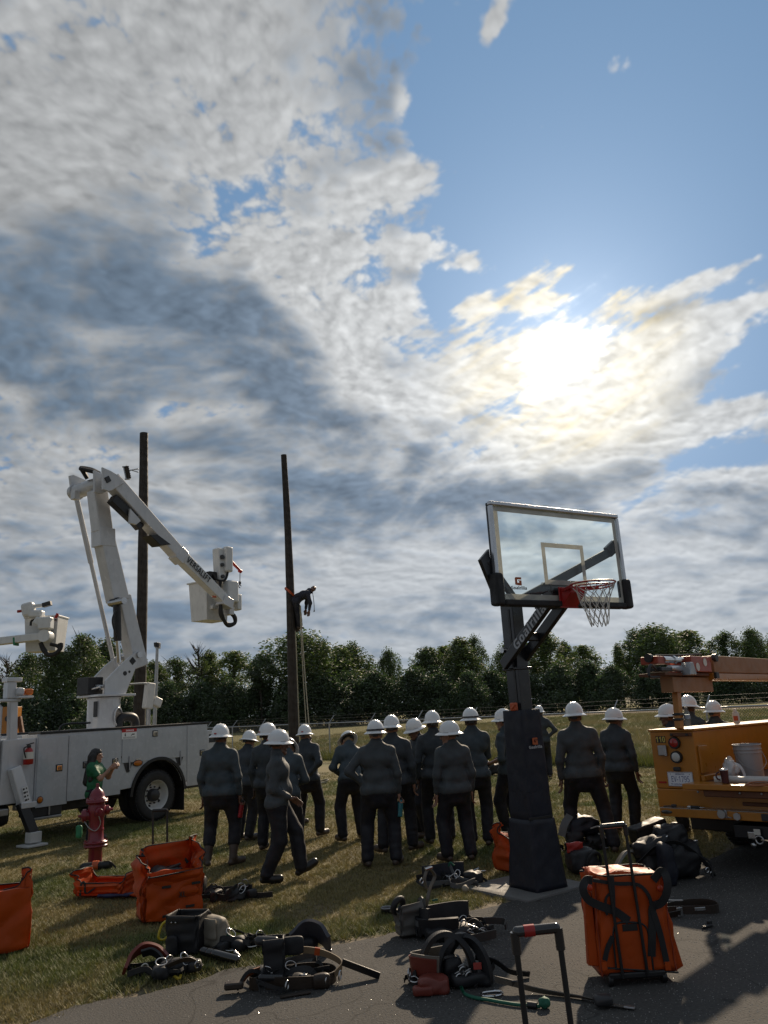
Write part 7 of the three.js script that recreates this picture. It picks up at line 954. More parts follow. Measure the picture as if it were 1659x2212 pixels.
  { const a = Z(430, 1255), b = Z(990, 1290); part('hem_binding', [cyl([a[0], a[1], 0.012], [b[0], b[1], 0.012], 0.006, 0.006, 6)], M.black, o); for (const x of [435, 908]) { const p = Z(x, 1240); part('strap_patch', box(0.04, 0.055, 0.006, p[0], p[1], 0.018, 0.002), M.orange, o); } for (const [x, y] of [[328, 655], [850, 660]]) { const p = Z(x, y); part('reflector', moved(new THREE.SphereGeometry(1, 12, 8), [p[0], p[1], 0.012], [0, 0, 0], [0.022, 0.022, 0.012]), mat(0.8, 0.10, 0.03, { rough: 0.3, through: 0.5 }), o); } }
}
{ // the bag whose handle rises into the picture at the bottom edge
  const a = atDepth(...KC(1115, 925), 3.2), b = atDepth(...KC(1475, 925), 3.2), hT = atDepth(...KC(1285, 850), 3.2), o = thing('rolling_bag', 'rolling bag below the frame, its black pull handle with a red button in view', 'bag', [(a.x + b.x) / 2 + 0.03, 0, -3.2], 0.02), hw = (b.x - a.x) / 2;
  part('bag_body', bagWall(0.6, 0.34, 0.48, { seed: 8, crush: 0.02 }).translate(0, 0.05, -0.2), M.orange, o); const rods = trolley(o, hw, hT.y, 0, true); rods.scale.set(1, 1, 1); part('rod_guide', [box(hw * 2 + 0.05, 0.04, 0.05, 0, 0.66, 0), box2([-0.2, 0.05, -0.04], [0.2, 0.1, 0.03])], M.black, o); wheelsOf(o, 0.24, 0); o.rotation.z = 0.035;
}
{ // the big open bag on the grass
  const g = onGround(...KA(1040, 800)), o = thing('rolling_bag', 'open orange tool bag with raised pull handle on the grass', 'bag', g.toArray(), 0.45);
  { const bw = bagWall(0.56, 0.44, 0.54, { seed: 12, flare: 0.06, crush: 0.07, rim: (a) => 0.92 + 0.5 * Math.pow(Math.max(0, -Math.sin(a - 0.5)), 1.5) + 0.14 * Math.sin(a * 2 + 1), lean: [0.03, 0.03] }); binding(o, bw); part('bag_body', bw, M.orange, o); } part('bag_contents', [pouch(0.36, 0.22, 0.25, 0.03, 4).translate(0, 0.36, 0), bar([-0.05, 0.45, 0.05], [0.12, 0.50, 0.08], 0.05, 0.02)], M.black, o);
  { const q = (x, y) => { const p = atDepth(...KA(x, y), -g.z + 0.28).sub(g); return V3(p.x * Math.cos(0.45) - p.z * Math.sin(0.45), p.y, p.x * Math.sin(0.45) + p.z * Math.cos(0.45)); }; const a = q(950, 145), b = q(1040, 140), c = q(952, 400), d = q(1040, 380); part('handle_rods', [cyl(c, a, 0.011), cyl(d, b, 0.011)], M.black, o); part('handle_grip', cyl(a, b, 0.017), M.black, o); part('back_panel', [rumple(bar(c.clone().lerp(d, 0.5).add(V3(0, 0.02, 0)), c.clone().lerp(d, 0.5).add(V3(0, -0.16, 0)), 0.34, 0.07, [1, 0, 0]), 0.006, 6)], M.nylon, o); part('carry_strap', [tube([q(1040, 370), q(1085, 350), q(1120, 400), q(1170, 470)], 0.016, 8)], M.webbing, o); }
  part('front_flap', rumple(new THREE.BoxGeometry(0.56, 0.46, 0.02, 14, 12, 1).translate(0.03, 0.25, 0.25), 0.035, 6, 2), M.orange, o); for (const [x, y] of [[0.24, 0.33], [0.18, 0.12], [-0.06, 0.33], [-0.05, 0.06]]) part('velcro_tab', box(0.09, 0.025, 0.006, x, y, 0.282, 0.002), M.black, o);
  { const l = part('printed_letters', lettering('XL', 0.055, 0.002), M.black, o); l.position.set(0.10, 0.24, 0.285); l.scale.x = 0.8; }
}
{ // bag at the left edge
  const g = onGround(...KA(40, 1030)), o = thing('tool_bag', 'tall orange tool bag cropped by the left edge', 'bag', [g.x - 0.14, 0, g.z - 0.1], 0.5); { const bw = bagWall(0.52, 0.40, 0.62, { seed: 21, flare: -0.06, crush: 0.05, rim: (a) => 0.9 + 0.2 * Math.sin(a * 2 + 0.4) }); binding(o, bw); part('bag_body', bw, M.orange, o); } part('front_flap', rumple(new THREE.BoxGeometry(0.38, 0.5, 0.04, 12, 12, 2).translate(0.06, 0.29, 0.235), 0.03, 6, 6), M.orange, o); part('carry_strap', ribbon([[-0.12, 0.60, 0.22], [-0.14, 0.42, 0.24], [-0.13, 0.3, 0.25]], 0.04, 0.006, [1, 0, 0.2]), M.webbing, o); part('buckle', box(0.06, 0.05, 0.02, 0.22, 0.26, 0.25, 0.006), M.black, o);
}
{ // flat open bag
  const g = onGround(...KA(640, 680)), o = thing('tool_bag', 'low orange bag lying open on the grass, black handle loop', 'bag', [g.x, 0, g.z - 0.14], -0.18); { const bw = bagWall(0.62, 0.40, 0.20, { seed: 31, flare: 0.06, crush: 0.035, rim: (a) => 0.9 + 0.25 * Math.sin(a * 2 + 2) + 0.25 * Math.max(0, -Math.cos(a)) }); binding(o, bw); part('bag_body', bw, M.orange, o); } part('bag_flap', rumple(new THREE.BoxGeometry(0.34, 0.02, 0.26, 12, 1, 10).translate(0.40, 0.03, 0.1), 0.02, 7, 3), M.orange, o); part('carry_handle', ribbon([[-0.22, 0.03, 0.22], [-0.20, 0.16, 0.235], [-0.16, 0.18, 0.24], [-0.14, 0.06, 0.235], [-0.02, 0.12, 0.225]], 0.03, 0.006, [1, 0.2, 0.3]), M.webbing, o); part('blue_lining', rumple(new THREE.BoxGeometry(0.4, 0.03, 0.10, 10, 1, 4).translate(0.22, 0.03, 0.20), 0.012, 9, 5), mat(0.02, 0.025, 0.08, { rough: 0.8 }), o);
}
{ // bag standing behind the padded post, and a scrap of red on its other side
  const g = onGround(1098, 1886), o = thing('tool_bag', 'orange bag peeping out left of the padded hoop base', 'bag', [g.x + 0.12, 0, g.z - 0.15], 0.7); { const bw = bagWall(0.42, 0.3, 0.46, { seed: 41, flare: -0.05, crush: 0.06, rim: (a) => 0.85 + 0.3 * Math.sin(a * 2) }); binding(o, bw); part('bag_body', bw, M.orange, o); } part('carry_strap', ribbon([[-0.18, 0.5, 0.1], [-0.2, 0.35, 0.14], [-0.16, 0.2, 0.17]], 0.05, 0.006, [1, 0, 0]), M.webbing, o);
  const k = onGround(1250, 1885), r = thing('tool_bag', 'black gear bag with red flap right of the hoop base', 'bag', [k.x + 0.02, 0, k.z], 0.2); part('bag_body', pouch(0.34, 0.26, 0.28, 0.03, 9).translate(0.04, 0.12, 0), M.nylon, r); part('red_flap', rumple(new THREE.BoxGeometry(0.2, 0.10, 0.02, 8, 6, 1).translate(-0.02, 0.27, -0.02), 0.02, 9, 2), mat(0.45, 0.03, 0.02, { rough: 0.6 }), r); part('hanging_loop', ring(0.11, 0.018, [0.12, 0.12, 0.14], [0.3, 0.4, 0]), M.webbing, r);
}
// ---- climbing gear lying about: belts are straps on edge with pads, rings, buckles and pouches
const loopPts = (rx, rz, y = 0.05, a0 = 0, a1 = 6.0, wob = 0.02, n = 18, sd = 1) => [...Array(n).keys()].map((i) => { const a = mix(a0, a1, i / (n - 1)), k = 1 + wob * Math.sin(a * 3 + sd) * 3; return [Math.cos(a) * rx * k, y + wob * Math.sin(a * 2 + sd), Math.sin(a) * rz * k]; });
const tilted = (x, z, k) => V3(x, 1, z).normalize().multiplyScalar(k ?? 1);
function carabiner(m = M.steel, s = 1) { return moved(tube([[0, 0, 0], [0.05, 0, -0.012], [0.105, 0, 0], [0.11, 0, 0.035], [0.06, 0, 0.062], [0.0, 0, 0.045]], 0.0065, 8, 36, true), [0, 0.008, 0], [0, 0, 0], s); }
function gear(name, label, cat, q, yaw = 0) { const g = Array.isArray(q) ? onGround(...q) : q; return thing(name, label, cat, g.toArray(), yaw); }
function belt(o, rx, rz, h, seed, { m = M.webbing, pad = true, rings = 3, tail = true, y = h / 2 + 0.006 } = {}) {
  const r = rng(seed); part('belt_strap', ribbon(loopPts(rx, rz, y, 0.2, 6.1, 0.02, 20, seed), h, 0.007, tilted(0.1 * (r() - 0.5), 0.1), 90), m, o);
  if (pad) part('back_pad', ribbon(loopPts(rx * 1.03, rz * 1.04, y + 0.01, 3.4, 5.9, 0.01, 10, seed), h * 1.7, 0.028, tilted(0.05, -0.15), 50), M.nylon, o);
  for (let i = 0; i < rings; i++) { const a = r() * 6.28; part('d_ring', ring(0.030, 0.0055, [Math.cos(a) * rx * 1.05, h * 0.5 + 0.01, Math.sin(a) * rz * 1.05], [0.3 * r(), -a + 1.57, 0]), M.steel, o); }
  part('buckle', [moved(box(0.055, h * 0.95, 0.012), [rx * 0.98, y, 0.03], [0, 1.5, 0]), moved(box(0.035, h * 0.5, 0.016), [rx * 0.99, y, 0.03], [0, 1.5, 0])], M.steel, o);
  if (tail) part('strap_tail', ribbon([[rx, y, 0.05], [rx + 0.12, y * 0.8, 0.10], [rx + 0.26, h * 0.5, 0.09]], h * 0.85, 0.006, tilted(0.1, 0.1), 24), m, o);
}
{ // cluster at the edge of the grass, left of centre
  const a = gear('climbing_belt', 'red padded tool belt lying on edge, left of the black tool bucket', 'belt', KA(920, 1150), 0.2); a.scale.setScalar(0.88); part('belt_pad', ribbon([[-0.20, 0.05, 0.08], [-0.16, 0.13, -0.02], [-0.06, 0.18, -0.10], [0.06, 0.15, -0.10], [0.16, 0.08, -0.02]], 0.11, 0.03, tilted(0.4, 0.5), 40), M.brick, a); part('belt_strap', ribbon(loopPts(0.19, 0.13, 0.045, 0.3, 6.0, 0.02, 18, 2), 0.05, 0.006, tilted(0.1, 0.2), 80), M.webbing, a); part('hip_pad', ribbon([[-0.06, 0.15, -0.04], [0.03, 0.16, -0.03], [0.12, 0.10, 0.02], [0.15, 0.03, 0.06]], 0.085, 0.022, tilted(0.2, 0.8), 30), M.nylon, a); part('d_ring', ring(0.03, 0.006, [-0.02, 0.07, 0.10], [0.2, 0.3, 0]), M.cream, a);
  const b = gear('tool_bucket', 'open black canvas tool bucket with khaki pouch on the grass edge', 'tool bag', KA(1170, 1030), -0.25); part('bucket_wall', bagWall(0.30, 0.22, 0.30, { seed: 51, crush: 0.012, flare: 0.05 }), M.nylon, b); for (const x of [-0.09, -0.05]) part('rivet', moved(new THREE.SphereGeometry(0.008, 8, 6), [x, 0.27, 0.13]), M.steel, b); part('side_pocket', pouch(0.12, 0.16, 0.05, 0.008, 6).translate(-0.08, 0.09, 0.13), M.nylon, b);
  const c = gear('ditty_bag', 'khaki canvas pouch slumped against the black tool bucket', 'pouch', KA(1310, 1010), -0.5); part('pouch_cloth', pouch(0.30, 0.25, 0.15, 0.02, 12, 0.25).translate(0.02, 0.15, 0), M.khaki, c); part('pouch_flap', rumple(new THREE.BoxGeometry(0.24, 0.16, 0.012, 10, 8, 1).translate(0.02, 0.19, 0.092), 0.008, 9), M.khaki, c); part('rim_binding', tube([[-0.13, 0.05, 0.085], [-0.03, 0.02, 0.10], [0.08, 0.03, 0.10], [0.17, 0.08, 0.06]], 0.010), M.nylon, c); part('tag', box(0.035, 0.05, 0.004, -0.02, 0.20, 0.104, 0.001), M.black, c);
  const h = gear('rope_hook', 'bright yellow curved hook standing by the black tool bucket', 'hook', KA(1060, 960), 0.2); part('hook_bar', tube([[0.03, 0.02, 0], [0.05, 0.14, -0.02], [0.06, 0.20, -0.03], [0.05, 0.22, -0.03], [0.02, 0.12, 0.0], [-0.05, 0.03, 0.03], [-0.10, 0.05, 0.05], [-0.07, 0.16, 0.03], [-0.03, 0.18, 0.02]], 0.011, 8, 50), mat(0.55, 0.42, 0.02, { rough: 0.4 }), h);
  const k = gear('climbing_spikes', 'shiny black pole climbers beneath the khaki pouch', 'climbing spikes', KA(1330, 1085), 0.15); for (let i = 0; i < 3; i++) part('shank', rumple(new THREE.CapsuleGeometry(0.033, 0.20, 6, 14).rotateZ(Math.PI / 2 - 0.25).rotateY(-0.3).translate(0.05 * i, 0.045, i * 0.055 - 0.05), 0.004, 14, i), mat(0.012, 0.012, 0.013, { rough: 0.2, coat: 0.7 }), k); part('gaff', cyl([0.17, 0.06, 0], [0.22, 0.03, 0.03], 0.014, 0.004), M.steel, k);
  const l = gear('tool_holster', 'dark tool holster with yellow tipped pliers on the grass edge', 'holster', KA(1090, 1165), 0.4); part('holster_leather', [pouch(0.24, 0.11, 0.12, 0.015, 3).translate(0, 0.055, 0), pouch(0.12, 0.08, 0.10, 0.01, 5).translate(0.14, 0.05, 0.03)], M.nylon, l); part('strap', ribbon([[-0.16, 0.03, 0.05], [-0.05, 0.10, 0.09], [0.1, 0.11, 0.07], [0.2, 0.03, 0.05]], 0.035, 0.005, tilted(0.1, 0.3), 30), M.leather, l); tangle(l, 23, 0.3, 0.16, 4); part('pliers', [bar([-0.02, 0.015, 0.10], [0.0, 0.02, 0.19], 0.02, 0.018), bar([0.03, 0.015, 0.10], [0.01, 0.02, 0.185], 0.02, 0.018)], mat(0.5, 0.36, 0.03), l); part('buckle', ring(0.025, 0.006, [0.16, 0.07, 0.09], [0.2, 0.5, 0]), M.steel, l);
  const e = gear('lanyard', 'green and black lanyard with steel snaps right of the khaki pouch', 'lanyard', KA(1480, 1015), 0.1); part('lanyard_strap', ribbon([[-0.16, 0.03, 0.02], [-0.04, 0.06, -0.02], [0.08, 0.05, 0.0], [0.20, 0.04, 0.03], [0.34, 0.02, 0.06]], 0.05, 0.01, tilted(0.1, 0.4), 40), M.webbing, e); part('green_cord', tube([[-0.22, 0.02, 0.0], [-0.14, 0.13, -0.04], [-0.05, 0.10, 0.0], [0.05, 0.05, 0.05]], 0.012), M.greenRope, e); for (const x of [-0.10, 0.08, 0.24]) part('snap_hook', moved(carabiner(), [x, 0.04, 0.03], [0.2, x * 4, 0]), M.steel, e); tangle(e, 14, 0.42, 0.12, 4); part('shock_pack', pouch(0.12, 0.06, 0.07, 0.008, 2).translate(0.14, 0.06, -0.01), M.nylon, e); part('metal_end', box(0.03, 0.05, 0.01, 0.37, 0.035, 0.07, 0.004), M.galv, e);
}
{ // pile on the asphalt, centre
  const a = gear('climbing_belt', 'lineman belt with tan strap and orange tape on the asphalt', 'belt', KB(430, 960), 0.12); part('belt_strap', ribbon(loopPts(0.32, 0.15, 0.05, 2.6, 8.6, 0.012, 22, 4), 0.085, 0.007, tilted(0.02, 0.1), 100), M.leather, a); part('tan_strap', ribbon([[-0.06, 0.19, -0.16], [0.12, 0.18, -0.17], [0.28, 0.14, -0.12], [0.36, 0.10, -0.02], [0.30, 0.06, 0.06]], 0.05, 0.007, tilted(0.0, 0.2), 50), mat(0.24, 0.17, 0.10, { rough: 0.7 }), a); part('orange_tape', ribbon([[0.16, 0.172, -0.165], [0.20, 0.165, -0.155]], 0.056, 0.012, tilted(0, 0.2), 4), M.orangeRed, a); part('orange_strap', ribbon([[-0.26, 0.10, -0.10], [-0.34, 0.09, -0.04], [-0.40, 0.03, 0.02]], 0.045, 0.006, tilted(0.2, 0.4), 24), mat(0.35, 0.10, 0.03, { rough: 0.7 }), a);
  part('tool_pouch', rumple(bagWall(0.16, 0.13, 0.28, { seed: 61, crush: 0.01 }), 0.002, 9).translate(-0.15, 0.02, -0.06), M.nylon, a); part('pouch_roll', [moved(new THREE.CapsuleGeometry(0.035, 0.12, 6, 14), [-0.20, 0.30, -0.05], [0, 0, 1.45]), moved(new THREE.CapsuleGeometry(0.022, 0.14, 6, 14), [-0.17, 0.10, 0.12], [0, 0.1, 1.45])], mat(0.03, 0.03, 0.032, { rough: 0.35 }), a); part('pouch_flap', pouch(0.2, 0.13, 0.04, 0.008, 7).translate(-0.02, 0.24, -0.10), M.nylon, a); part('strap_end', moved(box(0.30, 0.055, 0.012, 0, 0, 0, 0.004), [0.50, 0.07, 0.02], [0.3, -0.3, -0.28]), M.black, a); for (const [x, z] of [[0.24, 0.12], [0.34, 0.05], [-0.05, 0.16]]) part('d_ring', ring(0.032, 0.006, [x, 0.055, z + 0.02], [0.3, 1.2, 0]), M.steel, a); part('holster', [pouch(0.13, 0.1, 0.06, 0.01, 8).translate(0.20, 0.05, 0.13), bar([0.12, 0.012, 0.22], [-0.10, 0.01, 0.26], 0.035, 0.012), box(0.14, 0.05, 0.08, -0.44, 0.05, 0.04, 0.02)], M.leather, a);
  tangle(a, 3, 0.5, 0.22, 7);
  const b = gear('leg_pad', 'large black padded cuff standing behind the lineman belt', 'pad', KB(570, 745), -0.3); part('pad_shell', ribbon([[-0.16, 0.10, 0.06], [-0.06, 0.17, 0.02], [0.06, 0.15, 0.02], [0.16, 0.08, 0.08]], 0.20, 0.03, (t) => V3(0.25 - t * 0.2, 1, 0.5).normalize(), 40), mat(0.045, 0.045, 0.055, { rough: 0.6 }), b); part('pad_lining', pouch(0.2, 0.1, 0.12, 0.01, 3).translate(-0.08, 0.07, 0.02), M.nylon, b);
  const c = gear('climbing_belt', 'thin dark belt loop on the grass edge behind the centre pile', 'belt', KB(250, 700), 0.1); belt(c, 0.26, 0.10, 0.06, 14, { pad: false, rings: 2, tail: false });
}
{ // pile with brick red pouch and black cage of pads, centre right
  const a = gear('climbing_belt', 'brick red leather belt with black padded loops and rope on the asphalt', 'belt', KC(480, 1290), 0.05); part('belt_strap', ribbon(loopPts(0.20, 0.13, 0.13, 1.7, 5.0, 0.01, 14, 3), 0.13, 0.014, tilted(-0.1, 0.15), 60), M.brick, a); part('belt_lining', ribbon(loopPts(0.19, 0.12, 0.15, 1.6, 5.2, 0.01, 14, 3), 0.13, 0.008, tilted(-0.1, 0.15), 60), mat(0.20, 0.18, 0.15, { rough: 0.7 }), a);
  for (const [s, yw, x] of [[1, 0.2, 0.06], [0.92, -0.25, 0.16], [0.86, 0.6, 0.20]]) { const P = []; for (let i = 0; i < 15; i++) { const t = mix(-0.5, 3.6, i / 14); P.push([x + Math.cos(t) * 0.19 * s * Math.cos(yw), 0.06 + Math.max(-0.03, Math.sin(t) * 0.27 * s), Math.cos(t) * 0.19 * Math.sin(yw) + 0.02]); } part('padded_loop', ribbon(P, 0.085, 0.034, (t) => V3(Math.sin(yw), 0.1 + 0.05 * t, Math.cos(yw)), 50), M.nylon, a); }
  part('pouch', [pouch(0.22, 0.11, 0.14, 0.02, 5).translate(-0.06, 0.05, 0.17), pouch(0.14, 0.06, 0.07, 0.01, 2).translate(-0.14, 0.035, 0.23)], mat(0.17, 0.03, 0.018, { rough: 0.6 }), a); part('red_label', box(0.06, 0.045, 0.01, 0.27, 0.13, 0.12, 0.004), mat(0.4, 0.05, 0.04), a); part('saddle', [pouch(0.30, 0.09, 0.18, 0.015, 6).translate(0.22, 0.05, 0.08), pouch(0.14, 0.16, 0.1, 0.012, 8).translate(0.1, 0.10, 0.02)], M.nylon, a); for (const [x, y, z] of [[0.16, 0.13, 0.12], [0.20, 0.10, 0.14], [0.13, 0.09, 0.13]]) part('buckle', [moved(box(0.05, 0.045, 0.008), [x, y, z], [0.3, 0.2, 0.4]), ring(0.026, 0.006, [x, y - 0.02, z + 0.01], [0.2, 0.4, 0])], M.steel, a); part('d_ring', ring(0.028, 0.007, [-0.22, 0.10, 0.06], [0, 1.2, 0]), M.steel, a); tangle(a, 5, 0.42, 0.24, 8); part('long_strap', ribbon([[0.28, 0.14, -0.05], [0.42, 0.11, -0.02], [0.52, 0.05, 0.02], [0.66, 0.025, 0.03]], 0.045, 0.008, tilted(0.1, 0.6), 40), M.webbing, a);
  const s0 = onGround(...KC(980, 1300)), s = thing('strap', 'long flat tan strap stretched across the asphalt behind the handle', 'strap', s0.toArray()), sp = [[930, 1255], [1080, 1290], [1250, 1340], [1450, 1375], [1659, 1405], [1850, 1450], [1985, 1478], [2075, 1490]].map(([x, y], i) => { const p = onGround(...KC(x, y), [0.07, 0.06, 0.03, 0.02, 0.02, 0.02, 0.015, 0.012][i]); return p.sub(s0); }); part('webbing', ribbon(sp, 0.045, 0.006, (t) => V3(0.1, 1.0 - t * 0.9, 0.2 + t).normalize(), 90), mat(0.10, 0.085, 0.07, { rough: 0.7 }), s); part('strap_tip', bar(sp[6], sp[7], 0.05, 0.012, [0.2, 0.1, 1]), M.galv, s); part('buckle', [moved(box(0.06, 0.05, 0.014), sp[1].clone().add(V3(0.02, 0, 0.0)).toArray(), [0.6, 0, 0]), pouch(0.12, 0.06, 0.08, 0.012, 3).translate(...sp[6].clone().add(V3(-0.12, 0.03, -0.04)).toArray())], M.dark, s);
  const r0 = onGround(...KC(960, 1440)), r = thing('rope', 'green braided rope with a knotted end on the asphalt', 'rope', r0.toArray()), rp = [[655, 1320], [680, 1370], [760, 1405], [880, 1425], [1000, 1447], [1100, 1462], [1200, 1470], [1300, 1478]].map(([x, y], i) => onGround(...KC(x, y), i === 0 ? 0.06 : 0.014).sub(r0)); const rc = part('rope_line', tube(rp, 0.0115, 8, 80), M.greenRope, r); void rc; part('rope_sleeve', cyl(rp[6].clone().add(V3(0, 0.004, 0)), rp[7].clone().add(V3(-0.02, 0.004, 0)), 0.021), M.black, r); part('knot', [rumple(new THREE.IcosahedronGeometry(0.036, 3), 0.010, 40).translate(...rp[7].clone().add(V3(0.03, 0.02, 0)).toArray())], M.greenRope, r);
  const c = gear('carabiner', 'silver carabiner lying on the asphalt by the green rope', 'carabiner', KC(925, 1385), 0.1); part('carabiner_body', moved(carabiner(M.steel, 1.25), [-0.08, 0.0, -0.03]), M.chrome, c); part('gate', cyl([-0.075, 0.010, 0.03], [0.0, 0.010, 0.05], 0.008), M.dark, c);
}
{ // harness pile behind it, and the grey leather bag
  const a = gear('body_harness', 'black padded harness belt with steel buckles behind the brick red belt', 'harness', KC(560, 905), 0.02); part('waist_pad', [ribbon(loopPts(0.24, 0.15, 0.16, 2.4, 5.6, 0.01, 12, 3), 0.16, 0.03, tilted(0.05, -0.1), 50), ribbon(loopPts(0.27, 0.17, 0.12, 1.3, 4.0, 0.01, 12, 5), 0.12, 0.03, tilted(0.0, 0.2), 50)], M.nylon, a); part('pad_trim', [ribbon(loopPts(0.285, 0.185, 0.14, 1.3, 3.6, 0.01, 12, 5), 0.05, 0.006, tilted(0, 0.2), 50)], mat(0.10, 0.105, 0.11, { rough: 0.8 }), a); part('lower_pad', [pouch(0.40, 0.12, 0.2, 0.02, 2).translate(-0.02, 0.06, 0.08)], M.nylon, a); part('leg_strap', [ribbon([[0.10, 0.07, 0.10], [0.22, 0.13, 0.06], [0.30, 0.06, 0.12], [0.33, 0.03, 0.16]], 0.035, 0.007, tilted(0.3, 0.3), 30), ribbon(loopPts(0.22, 0.07, 0.045, 0.2, 5.4, 0.01, 14, 7).map(([x, y, z]) => [x + 0.16, y, z + 0.20]), 0.07, 0.009, tilted(0.0, 0.1), 60), ribbon([[0.30, 0.09, -0.06], [0.42, 0.09, -0.05], [0.50, 0.08, -0.02], [0.49, 0.05, 0.03]], 0.055, 0.012, tilted(0, 0.1), 30)], mat(0.05, 0.045, 0.04, { rough: 0.7 }), a); for (const [x, y, z, w] of [[0.20, 0.10, 0.14, 0.10], [0.27, 0.07, 0.16, 0.06], [0.16, 0.07, 0.18, 0.08]]) part('buckle', [moved(box(w, 0.016, 0.012), [x, y, z], [0, -0.3, -0.3]), ring(0.024, 0.005, [x, y, z], [0.4, 0.3, 0])], M.steel, a); tangle(a, 8, 0.5, 0.3, 8); part('eyelet', ring(0.022, 0.006, [0.12, 0.13, 0.12], [0, 0.2, 0]), M.galv, a); part('green_tag', [moved(box(0.05, 0.018, 0.008), [-0.10, 0.27, -0.12], [0, 0, 0.1])], M.greenRope, a);
  const b = gear('leather_bag', 'grey leather bolt bag with an upright buckled strap', 'bag', KC(250, 900), 0.3); part('bag_leather', rumple(bagWall(0.24, 0.16, 0.27, { seed: 71, crush: 0.03, rim: (q) => 0.85 + 0.2 * Math.sin(q + 1) }), 0.004, 9), mat(0.11, 0.105, 0.095, { rough: 0.75, bump: 'fold', bumpBy: 0.006 }), b); part('bag_roll', moved(new THREE.TorusGeometry(0.06, 0.028, 8, 18), [-0.10, 0.25, -0.03], [0.4, 0.5, 0]), M.nylon, b); part('buckled_strap', [ribbon([[0.12, 0.05, 0.06], [0.14, 0.20, 0.03], [0.20, 0.36, 0.0], [0.26, 0.46, -0.02], [0.21, 0.52, -0.03], [0.16, 0.44, -0.02], [0.17, 0.36, -0.01]], 0.045, 0.007, (t) => V3(0.3, 0.1 * t, 1).normalize(), 70)], mat(0.10, 0.085, 0.065, { rough: 0.6 }), b); part('steel_buckle', [moved(box(0.07, 0.02, 0.05), [0.21, 0.525, -0.03], [0, 0, 0.2]), ring(0.02, 0.005, [0.13, 0.43, -0.01], [0, 0.4, 0]), ring(0.02, 0.005, [0.15, 0.18, 0.05], [0, 0.4, 0])], M.chrome, b); part('bag_tail', ribbon([[0.12, 0.05, 0.10], [0.13, -0.0 + 0.02, 0.16], [0.12, 0.012, 0.24]], 0.025, 0.005, [1, 0, 0.1], 16), M.leather, b);
  const c = gear('body_harness', 'dark harness with pale webbing lying nearest the crew', 'harness', KC(540, 490), 0.0); part('waist_pad', ribbon(loopPts(0.26, 0.13, 0.12, 2.6, 5.6, 0.01, 12, 3), 0.18, 0.03, tilted(0.05, -0.1), 50), M.navyPad, c); part('webbing', [ribbon([[0.05, 0.20, -0.1], [0.10, 0.10, 0.02], [0.22, 0.06, 0.10], [0.34, 0.03, 0.12]], 0.04, 0.007, tilted(0.3, 0.2), 36), ribbon(loopPts(0.28, 0.14, 0.05, 1.2, 4.4, 0.01, 12, 5), 0.05, 0.007, tilted(0, 0.2), 50), ribbon(loopPts(0.14, 0.08, 0.05, 0.2, 5.4, 0.02, 12, 7).map(([x, y, z]) => [x + 0.16, y, z + 0.14]), 0.05, 0.007, tilted(0, 0.1), 50)], mat(0.11, 0.115, 0.12, { rough: 0.8 }), c); part('pouches', [pouch(0.22, 0.12, 0.14, 0.02, 5).translate(0.3, 0.07, -0.02)], M.nylon, c); part('buckle', [moved(box(0.07, 0.02, 0.03), [0.34, 0.15, 0.0], [0, 0.3, 0.2]), ring(0.03, 0.006, [0.42, 0.13, 0.02], [1.3, 0, 0])], M.chrome, c); tangle(c, 11, 0.5, 0.24, 6); part('green_cord', tube([[0.04, 0.18, -0.1], [0.06, 0.22, -0.08], [0.10, 0.19, -0.06]], 0.011), M.greenRope, c);
  const d = gear('cap', 'small round black cap on the grass left of the leather bag', 'cap', KB(1036, 490)); part('cap_body', lathe([[0, 0.05], [0.055, 0.05], [0.06, 0.045], [0.062, 0.0], [0, 0.0]], 20), M.black, d); part('cap_rim', ring(0.058, 0.004, [0, 0.05, 0], [Math.PI / 2, 0, 0]), M.galv, d);
  const e = gear('earth_clod', 'small tan lump on the grass in front of the pale-webbed harness', 'clod', KC(690, 545)); part('lump', rumple(new THREE.IcosahedronGeometry(0.04, 2).translate(0, 0.03, 0), 0.012, 20), M.khaki, e);
}
{ // beside the open bag
  const a = gear('climbing_belt', 'black belt and pouch spread right of the open orange bag', 'belt', KA(1440, 690), 0.0); belt(a, 0.22, 0.12, 0.07, 21, { rings: 2 }); part('tool_pouch', pouch(0.22, 0.24, 0.18, 0.02, 4).translate(-0.40, 0.13, -0.02), M.nylon, a); tangle(a, 17, 0.5, 0.2, 5); part('pouch_straps', [ribbon([[-0.46, 0.04, 0.10], [-0.3, 0.06, 0.13], [-0.14, 0.05, 0.08]], 0.045, 0.008, tilted(0, 0.4), 24), ring(0.05, 0.007, [-0.20, 0.12, 0.04], [0.2, 0.5, 0]), ring(0.045, 0.007, [-0.13, 0.10, 0.05], [0.3, 0.2, 0])], M.webbing, a); part('green_cord', tube([[-0.52, 0.03, 0.09], [-0.4, 0.02, 0.13], [-0.28, 0.03, 0.12]], 0.010), M.greenRope, a); const b = gear('hoop_strap', 'tan strap loop leaning on the right side of the open bag', 'strap', KA(1235, 765), 0.3); part('strap_loop', ribbon(loopPts(0.10, 0.05, 0.05, 0.5, 5.0, 0.01, 12, 3), 0.05, 0.006, tilted(0.1, 0.3), 50), mat(0.20, 0.15, 0.09), b);
}
